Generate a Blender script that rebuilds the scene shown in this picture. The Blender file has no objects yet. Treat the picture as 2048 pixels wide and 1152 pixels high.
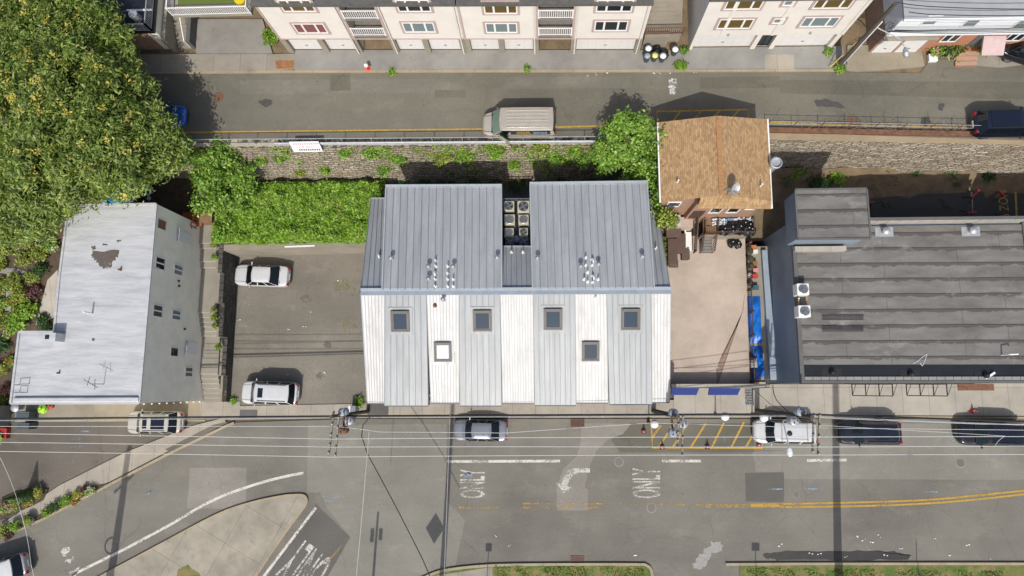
import bpy, math, random
import numpy as np
from mathutils import Vector, Matrix
random.seed(7); rng = np.random.default_rng(7)
sc = bpy.context.scene
COL = sc.collection
# ---------------------------------------------------------------- camera
F = 1365.33; NU, NV = 1085.0, 775.0; CAMH = 58.0      # measured on the 2048 px photograph: focal length, nadir point, height
_n = Vector(((NU-1024)/F, -(NV-576)/F, -1)).normalized()
_z = -_n; _x = (Vector((1, 0, 0)) - Vector((1, 0, 0)).dot(_z)*_z).normalized(); _y = _z.cross(_x)
RM = Matrix((_x, _y, _z))                               # camera -> world
cam = bpy.data.cameras.new('camera'); camo = bpy.data.objects.new('camera', cam); COL.objects.link(camo)
cam.sensor_width = 36; cam.lens = 24; cam.clip_end = 2000; cam.clip_start = .5
camo.matrix_world = Matrix.Translation((0, 0, CAMH)) @ RM.to_4x4()
sc.camera = camo
# ---------------------------------------------------------------- light
SUN = Vector((0.05, 1, -1.235)).normalized()
w = bpy.data.worlds.new('World'); sc.world = w; w.use_nodes = True
nt = w.node_tree; bg = nt.nodes['Background']
sky = nt.nodes.new('ShaderNodeTexSky'); sky.sky_type = 'NISHITA'; sky.sun_disc = False
sky.dust_density = 2.4; sky.air_density = .75; sky.ozone_density = .3; sky.sun_elevation = math.radians(51); sky.sun_rotation = math.radians(183)
nt.links.new(sky.outputs[0], bg.inputs[0]); bg.inputs[1].default_value = .15
sl = bpy.data.lights.new('sun', 'SUN'); sl.energy = 3.4; sl.angle = math.radians(.5); sl.color = (1, .965, .905)
so = bpy.data.objects.new('sun', sl); COL.objects.link(so); so.rotation_euler = SUN.to_track_quat('-Z', 'Y').to_euler(); so.location = (0, -20, 60)
sc.view_settings.view_transform = 'Standard'; sc.view_settings.look = 'None'; sc.view_settings.gamma = 1
sc.view_settings.exposure = .2
# ---------------------------------------------------------------- helpers
def ray(u, v): return RM @ Vector(((u-1024)/F, -(v-576)/F, -1))
def P(u, v, z=0.0):
    d = ray(u, v); t = (z-CAMH)/d.z
    return Vector((d.x*t, d.y*t, z))
def PW(u, v, A, B):                                     # a pixel on the vertical plane through plan points A, B
    d = ray(u, v); n = Vector((-(B[1]-A[1]), B[0]-A[0], 0))
    t = (n.x*A[0]+n.y*A[1])/(n.x*d.x+n.y*d.y)
    return Vector((d.x*t, d.y*t, CAMH+d.z*t))
def px(pts, z): return [P(u, v, z) for u, v in pts]
OFF = {}
def tag(o, label=None, cat=None, group=None, kind=None):
    if label: o['label'] = label
    if cat: o['category'] = cat
    if group: o['group'] = group
    if kind: o['kind'] = kind
    return o
def empty(name, loc, rz=0.0, label=None, cat=None, group=None):
    o = bpy.data.objects.new(name, None); COL.objects.link(o); o.empty_display_size = .3
    o.location = loc; o.rotation_euler = (0, 0, rz); OFF[o] = Vector(loc)
    return tag(o, label, cat, group)
class MB:
    def __init__(s): s.v = []; s.f = []; s.m = []; s.mi = 0
    def add(s, vs, fs):
        b = len(s.v); s.v += [tuple(q) for q in vs]; s.f += [tuple(i+b for i in f) for f in fs]; s.m += [s.mi]*len(fs); return s
    def poly(s, pts): return s.add(pts, [tuple(range(len(pts)))])
    def box(s, a, b):
        x0, y0, z0 = a; x1, y1, z1 = b
        return s.add([(x0,y0,z0),(x1,y0,z0),(x1,y1,z0),(x0,y1,z0),(x0,y0,z1),(x1,y0,z1),(x1,y1,z1),(x0,y1,z1)],
                     [(3,2,1,0),(4,5,6,7),(0,1,5,4),(1,2,6,5),(2,3,7,6),(3,0,4,7)])
    def hexa(s, lo, hi):                                # two rings of n points
        n = len(lo)
        return s.add(list(lo)+list(hi), [tuple(range(n))[::-1], tuple(range(n, 2*n))]+[(i,(i+1)%n,n+(i+1)%n,n+i) for i in range(n)])
    def prism(s, pts, z0, z1):
        pts = [(p[0], p[1]) for p in pts]
        ar = sum(pts[i][0]*pts[(i+1)%len(pts)][1]-pts[(i+1)%len(pts)][0]*pts[i][1] for i in range(len(pts)))
        if ar < 0: pts = pts[::-1]
        return s.hexa([(x, y, z0) for x, y in pts], [(x, y, z1) for x, y in pts])
    def slab(s, pts, t):                                # thick sheet, pts its top
        a = Vector((0, 0, 0)); n = len(pts); pts = [Vector(p) for p in pts]
        for i in range(n): a += pts[i].cross(pts[(i+1) % n])
        if a.z < 0: pts = pts[::-1]
        return s.hexa([p-Vector((0, 0, t)) for p in pts], pts)
    def bar(s, p, q, w, h=None, up=(0, 0, 1)):          # rectangular bar from p to q
        p = Vector(p); q = Vector(q); h = w if h is None else h
        d = (q-p).normalized(); u = Vector(up)
        if abs(d.dot(u)) > .99: u = Vector((0, 1, 0))
        r = d.cross(u).normalized()*w/2; u = r.cross(d).normalized()*h/2
        return s.hexa([p-r-u, p+r-u, p+r+u, p-r+u], [q-r-u, q+r-u, q+r+u, q-r+u])
    def tube(s, p, q, r0, r1=None, n=8, caps=True):
        p = Vector(p); q = Vector(q); r1 = r0 if r1 is None else r1
        d = (q-p).normalized(); u = Vector((0, 0, 1)) if abs(d.z) < .9 else Vector((1, 0, 0))
        a = d.cross(u).normalized(); b = d.cross(a)
        R = lambda c, r: [c+a*math.cos(t*2*math.pi/n)*r+b*math.sin(t*2*math.pi/n)*r for t in range(n)]
        fs = [(i,(i+1)%n,n+(i+1)%n,n+i) for i in range(n)]
        if caps: fs += [tuple(range(n))[::-1], tuple(range(n, 2*n))]
        return s.add(R(p, r0)+R(q, r1), [f[::-1] for f in fs])
    def path(s, pts, r, n=6):
        for i in range(len(pts)-1): s.tube(pts[i], pts[i+1], r, r, n)
        return s
    def lathe(s, c, prof, n=16, ax=(0, 0, 1)):          # prof: list of (r, h)
        c = Vector(c); d = Vector(ax).normalized(); u = Vector((1, 0, 0)) if abs(d.x) < .9 else Vector((0, 1, 0))
        a = d.cross(u).normalized(); b = d.cross(a); vs = []; fs = []
        for r, h in prof:
            for t in range(n): vs.append(c+d*h+a*math.cos(t*2*math.pi/n)*r-b*math.sin(t*2*math.pi/n)*r)
        for k in range(len(prof)-1):
            for t in range(n): fs.append((k*n+t, (k+1)*n+t, (k+1)*n+(t+1)%n, k*n+(t+1)%n))
        fs.append(tuple(range(n))); fs.append(tuple((len(prof)-1)*n+t for t in range(n))[::-1])
        return s.add(vs, [f[::-1] for f in fs])
    def ball(s, c, r, n=12, sz=1.0):
        pr = [(max(.001, math.sin(k*math.pi/8))*r, -math.cos(k*math.pi/8)*r*sz) for k in range(9)]
        return s.lathe(c, pr, n)
    def text(s, body, o, ex, ey, size, fit=None, bold=.0):        # flat lettering: o origin, ex/ey unit-ish vectors (metres per text unit)
        cu = bpy.data.curves.new('t', 'FONT'); cu.body = body; cu.size = 1; cu.offset = bold; ob = bpy.data.objects.new('t', cu)
        COL.objects.link(ob); dg = bpy.context.evaluated_depsgraph_get(); me = bpy.data.meshes.new_from_object(ob.evaluated_get(dg))
        vs = [v.co.copy() for v in me.vertices]; fs = [tuple(p.vertices) for p in me.polygons]
        bpy.data.objects.remove(ob); bpy.data.curves.remove(cu); bpy.data.meshes.remove(me)
        if not vs: return s
        x0 = min(v.x for v in vs); x1 = max(v.x for v in vs); y0 = min(v.y for v in vs); y1 = max(v.y for v in vs)
        ex = Vector(ex); ey = Vector(ey); o = Vector(o)
        if fit: kx, ky = fit[0]/(x1-x0), fit[1]/(y1-y0)
        else: kx = ky = size
        return s.add([o+ex*(v.x-x0)*kx+ey*(v.y-y0)*ky for v in vs], fs)
    def build(s, name, mats, parent=None, local=False, smooth=False, origin=None, bevel=0, thick=0):
        if not isinstance(mats, (list, tuple)): mats = [mats]
        off = Vector((0, 0, 0))
        if parent is not None and not local: off = OFF.get(parent, off)
        if parent is None and not local:
            if origin is None:
                A = np.array(s.v); origin = ((A[:,0].min()+A[:,0].max())/2, (A[:,1].min()+A[:,1].max())/2, A[:,2].min())
            off = Vector(origin)
        me = bpy.data.meshes.new(name); me.from_pydata([(v[0]-off.x, v[1]-off.y, v[2]-off.z) for v in s.v], [], s.f)
        for m in mats: me.materials.append(m)
        if len(mats) > 1: me.polygons.foreach_set('material_index', s.m)
        if smooth: me.shade_smooth() if hasattr(me, 'shade_smooth') else me.polygons.foreach_set('use_smooth', [True]*len(s.f))
        me.update()
        o = bpy.data.objects.new(name, me); COL.objects.link(o)
        if parent is not None:
            o.parent = parent; OFF[o] = OFF.get(parent, Vector((0, 0, 0)))
        else: o.location = off; OFF[o] = off
        if bevel:
            b = o.modifiers.new('b', 'BEVEL'); b.width = bevel; b.segments = 2; b.limit_method = 'ANGLE'; b.angle_limit = math.radians(40)
        return o
def copy_tree(o, parent=None):
    c = o.copy(); COL.objects.link(c); OFF[c] = OFF.get(o, Vector((0, 0, 0)))
    if parent is not None: c.parent = parent
    for ch in list(o.children): copy_tree(ch, c)
    return c
def struct(o): o['kind'] = 'structure'; return o
# ---------------------------------------------------------------- materials
def lin(c):
    if isinstance(c, str):
        c = [int(c[i:i+2], 16)/255 for i in (0, 2, 4)]; return tuple((x/12.92 if x <= .04045 else ((x+.055)/1.055)**2.4) for x in c)
    return c
class NT:
    def __init__(s, name):
        s.m = bpy.data.materials.new(name); s.m.use_nodes = True; s.t = s.m.node_tree; s.b = s.t.nodes['Principled BSDF']
    def n(s, t, **k):
        x = s.t.nodes.new(t)
        for a, b in k.items():
            if a in x.inputs: x.inputs[a].default_value = b
            else: setattr(x, a, b)
        return x
    def l(s, a, b): s.t.links.new(a, b)
    def pos(s): return s.n('ShaderNodeNewGeometry').outputs['Position']
    def obj(s): return s.n('ShaderNodeTexCoord').outputs['Object']
    def noise(s, vec, scale, detail=4, rough=.6):
        x = s.n('ShaderNodeTexNoise'); x.inputs['Scale'].default_value = scale; x.inputs['Detail'].default_value = detail; x.inputs['Roughness'].default_value = rough
        s.l(vec, x.inputs['Vector']); return x.outputs['Fac']
    def ramp(s, fac, stops):
        x = s.n('ShaderNodeValToRGB'); e = x.color_ramp.elements
        while len(e) < len(stops): e.new(.5)
        for i, (p, c) in enumerate(stops):
            e[i].position = p; c = lin(c) if not isinstance(c, (int, float)) else (c, c, c); e[i].color = (*c[:3], 1)
        s.l(fac, x.inputs[0]); return x.outputs[0]
    def mix(s, fac, a, b, mode='MIX'):
        x = s.n('ShaderNodeMix'); x.data_type = 'RGBA'; x.blend_type = mode
        for i, q in ((0, fac), (6, a), (7, b)):
            if isinstance(q, (int, float)): x.inputs[i].default_value = q
            elif isinstance(q, (tuple, str)): x.inputs[i].default_value = (*lin(q)[:3], 1)
            else: s.l(q, x.inputs[i])
        return x.outputs[2]
    def math(s, op, a, b=0.0):
        x = s.n('ShaderNodeMath'); x.operation = op
        for i, q in ((0, a), (1, b)):
            if isinstance(q, (int, float)): x.inputs[i].default_value = q
            else: s.l(q, x.inputs[i])
        return x.outputs[0]
    def map(s, vec, sc=(1, 1, 1), rot=(0, 0, 0), loc=(0, 0, 0)):
        x = s.n('ShaderNodeMapping'); x.inputs['Scale'].default_value = sc; x.inputs['Rotation'].default_value = rot; x.inputs['Location'].default_value = loc
        s.l(vec, x.inputs['Vector']); return x.outputs[0]
    def swz(s, vec, a, b, c=None):
        q = s.n('ShaderNodeSeparateXYZ'); s.l(vec, q.inputs[0]); r = s.n('ShaderNodeCombineXYZ')
        s.l(q.outputs[a], r.inputs[0]); s.l(q.outputs[b], r.inputs[1])
        if c is not None: s.l(q.outputs[c], r.inputs[2])
        return r.outputs[0]
    def bump(s, h, strength=.3, dist=.02):
        x = s.n('ShaderNodeBump'); x.inputs['Strength'].default_value = strength; x.inputs['Distance'].default_value = dist
        s.l(h, x.inputs['Height']); s.l(x.outputs[0], s.b.inputs['Normal'])
    def out(s, col, rough=.8, metal=0.0):
        if isinstance(col, (tuple, str)): s.b.inputs['Base Color'].default_value = (*lin(col)[:3], 1)
        else: s.l(col, s.b.inputs['Base Color'])
        s.b.inputs['Roughness'].default_value = rough; s.b.inputs['Metallic'].default_value = metal
        return s.m
def plain(name, col, rough=.7, var=.12, scale=3.0, metal=0.0, bump=0.0, fine=0.0):
    t = NT(name); c = lin(col); p = t.pos() if not name.endswith('_o') else t.obj()
    f = t.noise(p, scale, 5)
    lo = tuple(x*(1-var) for x in c); hi = tuple(min(1, x*(1+var)) for x in c)
    k = t.ramp(f, [(.3, lo), (.7, hi)])
    if fine: 
        g = t.noise(p, 40, 2); k = t.mix(fine, k, t.ramp(g, [(.35, (.25, .25, .25)), (.65, (1, 1, 1))]), 'MULTIPLY')
    if bump: t.bump(t.noise(p, scale*6, 3), bump)
    return t.out(k, rough, metal)
def asphalt(name, base, light=1.22, crack=.4, fine=.45, blot=.22):
    t = NT(name); p = t.pos(); c = lin(base)
    big = t.noise(p, .12, 5, .55); mid = t.noise(t.map(p, (.12, 1.0, 1)), .8, 5)
    k = t.ramp(big, [(.32, tuple(x*(1-blot) for x in c)), (.5, c), (.7, tuple(x*light for x in c))])
    k = t.mix(.5, k, t.ramp(mid, [(.3, .78), (.7, 1.0)]), 'MULTIPLY')
    k = t.mix(fine, k, t.ramp(t.noise(p, 22, 3, .7), [(.3, .45), (.7, 1.0)]), 'MULTIPLY')
    k = t.mix(.5, k, t.ramp(t.noise(p, 6.5, 4, .8), [(.3, .62), (.5, .9), (.72, 1.0)]), 'MULTIPLY'); k = t.mix(t.math('MULTIPLY', t.ramp(t.noise(p, 4.3, 3, .6), [(.66, 0.0), (.74, 1.0)]), .22), k, tuple(min(1, x*1.7) for x in c))
    cn = t.n('ShaderNodeTexNoise', Scale=.55, Detail=6.0); t.l(p, cn.inputs['Vector']); pd = t.mix(.85, p, cn.outputs['Color'], 'ADD')
    vo = t.n('ShaderNodeTexVoronoi'); vo.feature = 'DISTANCE_TO_EDGE'; vo.inputs['Scale'].default_value = .28; t.l(pd, vo.inputs['Vector'])
    cr = t.ramp(vo.outputs[0], [(0.0, 1.0), (.009, 0.0)])
    cm = t.math('MULTIPLY', cr, t.ramp(t.noise(p, .18, 2), [(.42, 0.0), (.56, 1.0)]))
    k = t.mix(t.math('MULTIPLY', cm, crack), k, tuple(x*.35 for x in c))
    st = t.ramp(t.noise(t.map(p, (.5, 1, 1)), .45, 6, .75), [(.52, 0.0), (.7, 1.0)]); k = t.mix(t.math('MULTIPLY', st, .3), k, tuple(x*.62 for x in c)); st2 = t.ramp(t.noise(t.map(p, (.6, 1, 1), loc=(31, 7, 0)), .6, 6, .75), [(.54, 0.0), (.7, 1.0)]); k = t.mix(t.math('MULTIPLY', st2, .3), k, tuple(min(1, x*1.35) for x in c))
    sp = t.ramp(t.noise(p, 1.7, 1, .4), [(.74, 0.0), (.78, 1.0)])
    k = t.mix(t.math('MULTIPLY', sp, .35), k, tuple(x*.4 for x in c))
    t.bump(t.noise(p, 60, 2), .25, .01)
    return t.out(k, .9)
def concrete(name, base, jx=1.5, jy=0.0, ox=0.0, oy=0.0, ang=0.0, stain=.3, var=.12):
    t = NT(name); p = t.pos(); c = lin(base)
    k = t.ramp(t.noise(p, .5, 6, .65), [(.3, tuple(x*(1-var*1.6) for x in c)), (.55, c), (.75, tuple(x*(1+var) for x in c))])
    k = t.mix(.25, k, t.ramp(t.noise(p, 25, 3), [(.3, .6), (.7, 1.0)]), 'MULTIPLY')
    st = t.ramp(t.noise(p, 1.3, 5, .7), [(.55, 0.0), (.75, 1.0)])
    k = t.mix(t.math('MULTIPLY', st, stain), k, tuple(x*.45 for x in c))
    if jx:
        b = t.n('ShaderNodeTexBrick'); b.offset = 0; b.inputs['Scale'].default_value = 1; b.inputs['Mortar Size'].default_value = .014
        b.inputs['Brick Width'].default_value = jx; b.inputs['Row Height'].default_value = jy or 50
        b.inputs['Color1'].default_value = (1, 1, 1, 1); b.inputs['Color2'].default_value = (.9, .9, .9, 1); b.inputs['Mortar'].default_value = (.3, .28, .25, 1)
        t.l(t.map(p, (1, 1, 1), (0, 0, ang), (ox, oy, 0)), b.inputs['Vector'])
        k = t.mix(.8, k, b.outputs[0], 'MULTIPLY')
    t.bump(t.noise(p, 45, 2), .15, .01)
    return t.out(k, .85)
def stone(name, axes, c1, c2, mortar, bw=.55, rh=.2, green=.25, dirt=.3, dist=.16):
    t = NT(name); p = t.pos(); q = t.swz(p, *axes)
    nz = t.n('ShaderNodeTexNoise', Scale=2.2, Detail=4.0); t.l(p, nz.inputs['Vector']); q2 = t.mix(dist, q, nz.outputs['Color'], 'ADD')
    b = t.n('ShaderNodeTexBrick'); b.offset = .43; b.squash = .7; b.squash_frequency = 3
    b.inputs['Scale'].default_value = 1; b.inputs['Brick Width'].default_value = bw; b.inputs['Row Height'].default_value = rh
    b.inputs['Mortar Size'].default_value = .035; b.inputs['Mortar Smooth'].default_value = .3; b.inputs['Bias'].default_value = -.1
    for n_, c in (('Color1', c1), ('Color2', c2), ('Mortar', mortar)): b.inputs[n_].default_value = (*lin(c), 1)
    t.l(q2, b.inputs['Vector'])
    k = t.mix(.8, b.outputs[0], t.ramp(t.noise(p, 2.2, 6, .7), [(.3, .35), (.6, 1.0)]), 'MULTIPLY')
    k = t.mix(t.math('MULTIPLY', t.ramp(t.noise(p, .55, 5, .7), [(.5, 0.0), (.62, 1.0)]), green), k, '4a5a24')
    k = t.mix(t.math('MULTIPLY', t.ramp(t.noise(p, .35, 5, .7), [(.48, 0.0), (.66, 1.0)]), dirt), k, '75664c')
    h = t.math('ADD', t.math('MULTIPLY', b.outputs[1], -1.0), t.noise(p, 9, 4))
    t.bump(h, .9, .08)
    return t.out(k, .92)
def bricks(name, axes, c1, c2, mortar, bw, rh, ms=.01, noise=.35, bump=.3, rough=.85, off=.5):
    t = NT(name); p = t.pos(); q = t.swz(p, *axes)
    b = t.n('ShaderNodeTexBrick'); b.offset = off; b.inputs['Scale'].default_value = 1; b.inputs['Brick Width'].default_value = bw; b.inputs['Row Height'].default_value = rh
    b.inputs['Mortar Size'].default_value = ms
    for n_, c in (('Color1', c1), ('Color2', c2), ('Mortar', mortar)): b.inputs[n_].default_value = (*lin(c), 1)
    t.l(q, b.inputs['Vector'])
    k = t.mix(noise, b.outputs[0], t.ramp(t.noise(p, 1.4, 5), [(.3, .55), (.7, 1.0)]), 'MULTIPLY')
    if bump: t.bump(b.outputs[1], -bump, .02)
    return t.out(k, rough)
def worn(name, col, wear=.5, scale=9.0):
    t = NT(name); p = t.pos()
    f = t.math('ADD', t.math('MULTIPLY', t.noise(p, scale, 5, .75), .65), t.math('MULTIPLY', t.noise(p, .9, 2), .35))
    a = t.ramp(f, [(wear-.03, 0.0), (wear+.03, 1.0)])
    k = t.ramp(t.noise(p, 4, 3), [(.3, tuple(x*.72 for x in lin(col))), (.7, lin(col))])
    m = t.out(k, .75); t.l(a, t.b.inputs['Alpha']); return m
def leafmat(name, stops, trans=.3, clump=.55, cs=.8, alt=None):
    t = NT(name); g = t.n('ShaderNodeNewGeometry')
    k = t.ramp(g.outputs['Random Per Island'], stops)
    k = t.mix(clump, k, t.ramp(t.noise(g.outputs['Position'], cs, 4, .65), [(.32, .35), (.62, 1.0)]), 'MULTIPLY')
    if alt: k = t.mix(t.math('MULTIPLY', t.ramp(t.noise(g.outputs['Position'], .7, 5, .75), [(.5, 0.0), (.68, 1.0)]), .6), k, alt)
    t.out(k, .55)
    tr = t.n('ShaderNodeBsdfTranslucent'); t.l(t.mix(.5, k, (.35, .5, .04)), tr.inputs[0])
    mx = t.n('ShaderNodeMixShader'); mx.inputs[0].default_value = trans
    o = t.t.nodes['Material Output']; t.l(t.b.outputs[0], mx.inputs[1]); t.l(tr.outputs[0], mx.inputs[2]); t.l(mx.outputs[0], o.inputs[0])
    return t.m
def paint(name, col, rough=.3, metal=0.0, coat=.6):
    t = NT(name); m = t.out(lin(col), rough, metal); t.b.inputs['Coat Weight'].default_value = coat; t.b.inputs['Coat Roughness'].default_value = .06
    p = t.obj(); k = t.ramp(t.noise(p, 2.0, 4), [(.3, tuple(x*.9 for x in lin(col))), (.7, lin(col))]); t.l(k, t.b.inputs['Base Color'])
    r = t.ramp(t.noise(p, 5, 4), [(.3, rough*.8), (.7, min(1, rough*1.4))]); t.l(r, t.b.inputs['Roughness'])
    return m
def gloss(name, col, rough=.05, spec=.6):
    t = NT(name); m = t.out(lin(col), rough); t.b.inputs['Specular IOR Level'].default_value = spec; return m
# ---------------------------------------------------------------- materials used in many places
M = {}
M['asph'] = asphalt('asphalt_lower', '79756b'); M['asph_up'] = asphalt('asphalt_upper', '716d60', blot=.18)
M['asph_up2'] = asphalt('asphalt_upper_dark', '676356', blot=.18); M['asph_up3'] = asphalt('asphalt_upper_pale', '767266', blot=.18); M['asph_lot'] = asphalt('asphalt_lot', '837d71', fine=.65, blot=.2); M['asph_dark'] = asphalt('asphalt_dark', '63605a', crack=.3)
M['asph_pale'] = asphalt('asphalt_pale', '858277', blot=.15, crack=.25); M['asph_old'] = asphalt('asphalt_old', '918c82', fine=.8)
M['asph_lane'] = asphalt('asphalt_lane', '6b645a', blot=.3); M['tar'] = asphalt('asphalt_tar', '454442', crack=.1); M['wet'] = plain('asphalt_wet', '302d29', .45, .2, 2, fine=.3)
M['walk'] = concrete('concrete_walk', '9c9486', 1.9, ox=.6); M['walk_up'] = concrete('concrete_walk_upper', '918a7d', 2.2, stain=.45)
M['walk_new'] = concrete('concrete_walk_new', 'a59f93', 2.1); M['walk_grey'] = concrete('concrete_grey', '87857f', 0, stain=.25)
M['drive'] = concrete('concrete_drive', '86837c', 0, stain=.5); M['drive_tan'] = concrete('concrete_drive_tan', '8d8471', 0, stain=.4)
M['island'] = concrete('concrete_island', '979080', 3.4, 3.4, ang=.5, stain=.6, var=.2); M['kerb'] = concrete('concrete_kerb', '9d9077', 2.6, stain=.35)
M['patio'] = concrete('concrete_patio', 'b0a192', 0, stain=.15); M['conc'] = concrete('concrete_plain', '8f897c', 0)
M['conc_dk'] = concrete('concrete_dark', '5c5c5a', 0); M['step'] = concrete('concrete_step', '8c8679', 0, stain=.3)
M['white'] = worn('road_white', 'cac6bb', .45); M['white_bad'] = worn('road_white_faded', 'c0bdb2', .49)
M['yellow'] = worn('road_yellow', 'b08d38', .42); M['yellow_bad'] = worn('road_yellow_faded', 'a88c4c', .53); M['blue_spray'] = worn('spray_blue', '87a3bd', .54)
M['dirt'] = plain('dirt', '77674f', .95, .3, 1.2, bump=.6, fine=.4); M['dirt_dk'] = plain('dirt_dark', '5a5043', .95, .3, 1.0, bump=.7, fine=.4)
M['soil'] = plain('soil', '4e4234', .95, .3, 2.0, bump=.6, fine=.4)
t = NT('grass'); p = t.pos()
k = t.mix(t.ramp(t.noise(p, .9, 5, .7), [(.42, 0.0), (.6, 1.0)]), '4d6326', '7f7148'); t.bump(t.noise(p, 30, 3), .8, .05); M['grass'] = t.out(k, .9)
M['metal'] = plain('metal_grey', '8d9296', .4, .08, 4, metal=.6); M['black'] = plain('black_metal', '1b1b1d', .5, .1); M['iron'] = plain('cast_iron', '4b463f', .7, .2, 8, bump=.3)
M['galv'] = plain('galvanised', 'a8abac', .45, .15, 5, metal=.4); M['white_pl'] = plain('white_plastic', 'd9d9d6', .45, .05); M['rust'] = plain('rust', '6b4a38', .8, .3, 7)
def strip(mb, pts, wd, z):
    q = [P(u, v, z) for u, v in pts]; n = len(q); L = []; R = []
    for i in range(n):
        d = (q[min(i+1, n-1)]-q[max(i-1, 0)]).normalized(); s = Vector((-d.y, d.x, 0))*wd/2; L.append(q[i]-s); R.append(q[i]+s)
    for i in range(n-1): mb.poly([L[i], L[i+1], R[i+1], R[i]])
    return mb
def kerb(name, pts, wd, z0, z1):
    q = [P(u, v, z1) for u, v in pts]; mb = MB()
    for i in range(len(q)-1):
        a = Vector((q[i].x, q[i].y, (z0+z1)/2)); b = Vector((q[i+1].x, q[i+1].y, (z0+z1)/2)); e = (b-a).normalized()*wd*.2
        mb.bar(a, b+(e if i < len(q)-2 else e*0), wd, z1-z0-.002*(i % 2))
    return struct(mb.build(name, M['kerb']))
def sheet(name, pts, z, mat): return struct(MB().poly(px(pts, z)).build(name, mat, origin=P(*pts[0], z)))
def slab(name, pts, z0, z1, mat):
    return struct(MB().prism(px(pts, z1), z0, z1).build(name, mat))
def smooth(pts, n=4):
    out = []
    for i in range(len(pts)-1):
        p0, p1, p2, p3 = pts[max(i-1, 0)], pts[i], pts[i+1], pts[min(i+2, len(pts)-1)]
        for k in range(n):
            t = k/n; out.append(tuple(.5*((2*p1[a])+(-p0[a]+p2[a])*t+(2*p0[a]-5*p1[a]+4*p2[a]-p3[a])*t*t+(-p0[a]+3*p1[a]-3*p2[a]+p3[a])*t**3) for a in (0, 1)))
    return out+[pts[-1]]
def ragged(pts, amp, n=6):                              # a closed outline with an uneven edge
    out = []; pts = list(pts)
    for i in range(len(pts)):
        a, b = pts[i], pts[(i+1) % len(pts)]
        for k in range(n): out.append((a[0]+(b[0]-a[0])*k/n+random.uniform(-amp, amp), a[1]+(b[1]-a[1])*k/n+random.uniform(-amp, amp)))
    return out
# ---------------------------------------------------------------- ground
UP = 7.0
struct(MB().poly([(-300, -300, -.06), (300, -300, -.06), (300, 22, -.06), (-300, 22, -.06)]).build('ground', M['dirt_dk'], origin=(0, 0, -.06)))
up = MB(); top = [(-300, 19.35), (-28, 19.35), (9, 19.05), (17.4, 19.5), (36.4, 18.6), (300, 18.6)]
up.prism(top+[(300, 300), (-300, 300)], -.5, UP-.06)
struct(up.build('hill', M['dirt']))
sheet('lower_street', [(-900, 1900), (-900, 845), (470, 845), (700, 838), (1290, 838), (1500, 838), (3000, 838), (3000, 1900)], 0.0, M['asph'])
sheet('upper_street', [(-900, 293), (-900, 142), (500, 146), (1480, 142), (1840, 146), (1862, 118), (3000, 100), (3000, 290), (2048, 281), (1800, 273), (1540, 264), (1200, 286), (640, 289)], UP, M['asph_up'])
sheet('driveway', [(-600, 815), (430, 815), (440, 850), (330, 880), (0, 1052), (-600, 1300)], .004, M['asph_lane'])
sheet('parking_lot', [(440, 480), (790, 470), (790, 822), (440, 816)], .06, M['asph_lot'])
# pavements
slab('pavement', [(400, 803), (480, 803), (480, 812), (700, 808), (780, 800), (1348, 800), (1348, 829), (700, 830), (400, 835)], -.05, .13, M['walk'])
slab('pavement', [(1348, 765), (2150, 760), (2150, 832), (1348, 829)], -.05, .134, M['walk_new'])
kerb('kerb', [(440, 838), (700, 834), (1290, 833)], .17, -.05, .14); kerb('kerb', [(1290, 833), (1500, 833), (2150, 836)], .17, -.05, .142)
slab('forecourt', [(30, 800), (410, 800), (410, 838), (30, 838)], -.05, .09, M['drive_tan'])
kerb('kerb', [(30, 842), (410, 841)], .14, -.05, .1)
low = [(452, 846), (330, 905), (190, 978), (80, 1035), (0, 1070), (-200, 1155)]
slab('pavement', [(448, 836), (390, 850), (318, 878), (250, 905), (120, 970), (0, 1050), (-200, 1140)]+low[::-1], -.05, .12, M['walk'])
kerb('kerb', [(468, 846)]+[(u+2, v+5) for u, v in low], .2, -.05, .15)
sheet('verge', [(425, 850), (458, 843), (345, 905), (330, 899)], .125, M['asph_lane'])
slab('pavement', [(-300, 152), (-300, 108), (400, 108), (545, 108), (590, 107), (590, 138), (560, 141)], UP-.05, UP+.13, M['walk_up'])
slab('pavement', [(590, 100), (1380, 100), (1380, 139), (590, 141)], UP-.05, UP+.126, M['drive'])
slab('pavement', [(1380, 95), (1685, 92), (1695, 137), (1380, 138)], UP-.05, UP+.13, M['walk_grey'])
slab('pavement', [(1695, 90), (1840, 90), (1850, 132), (1770, 140), (1712, 143), (1694, 140)], UP-.05, UP+.11, M['drive_tan'])
slab('pavement', [(1870, 95), (2150, 88), (2150, 116), (2000, 135), (1945, 130), (1940, 118), (1880, 112)], UP-.05, UP+.05, M['walk_up'])
kerb('kerb', [(-300, 150), (590, 142.5), (1380, 141), (1690, 140)], .18, UP-.05, UP+.15)
for a, b, m in ((604, 654, 'walk_grey'), (656, 790, 'walk_grey'), (862, 930, 'walk_grey'), (795, 860, 'drive'), (1148, 1272, 'drive'), (1530, 1588, 'walk')):
    sheet('pavement_panel', [(a, 109), (b, 109), (b, 138), (a, 138)], UP+.135, M[m])
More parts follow.
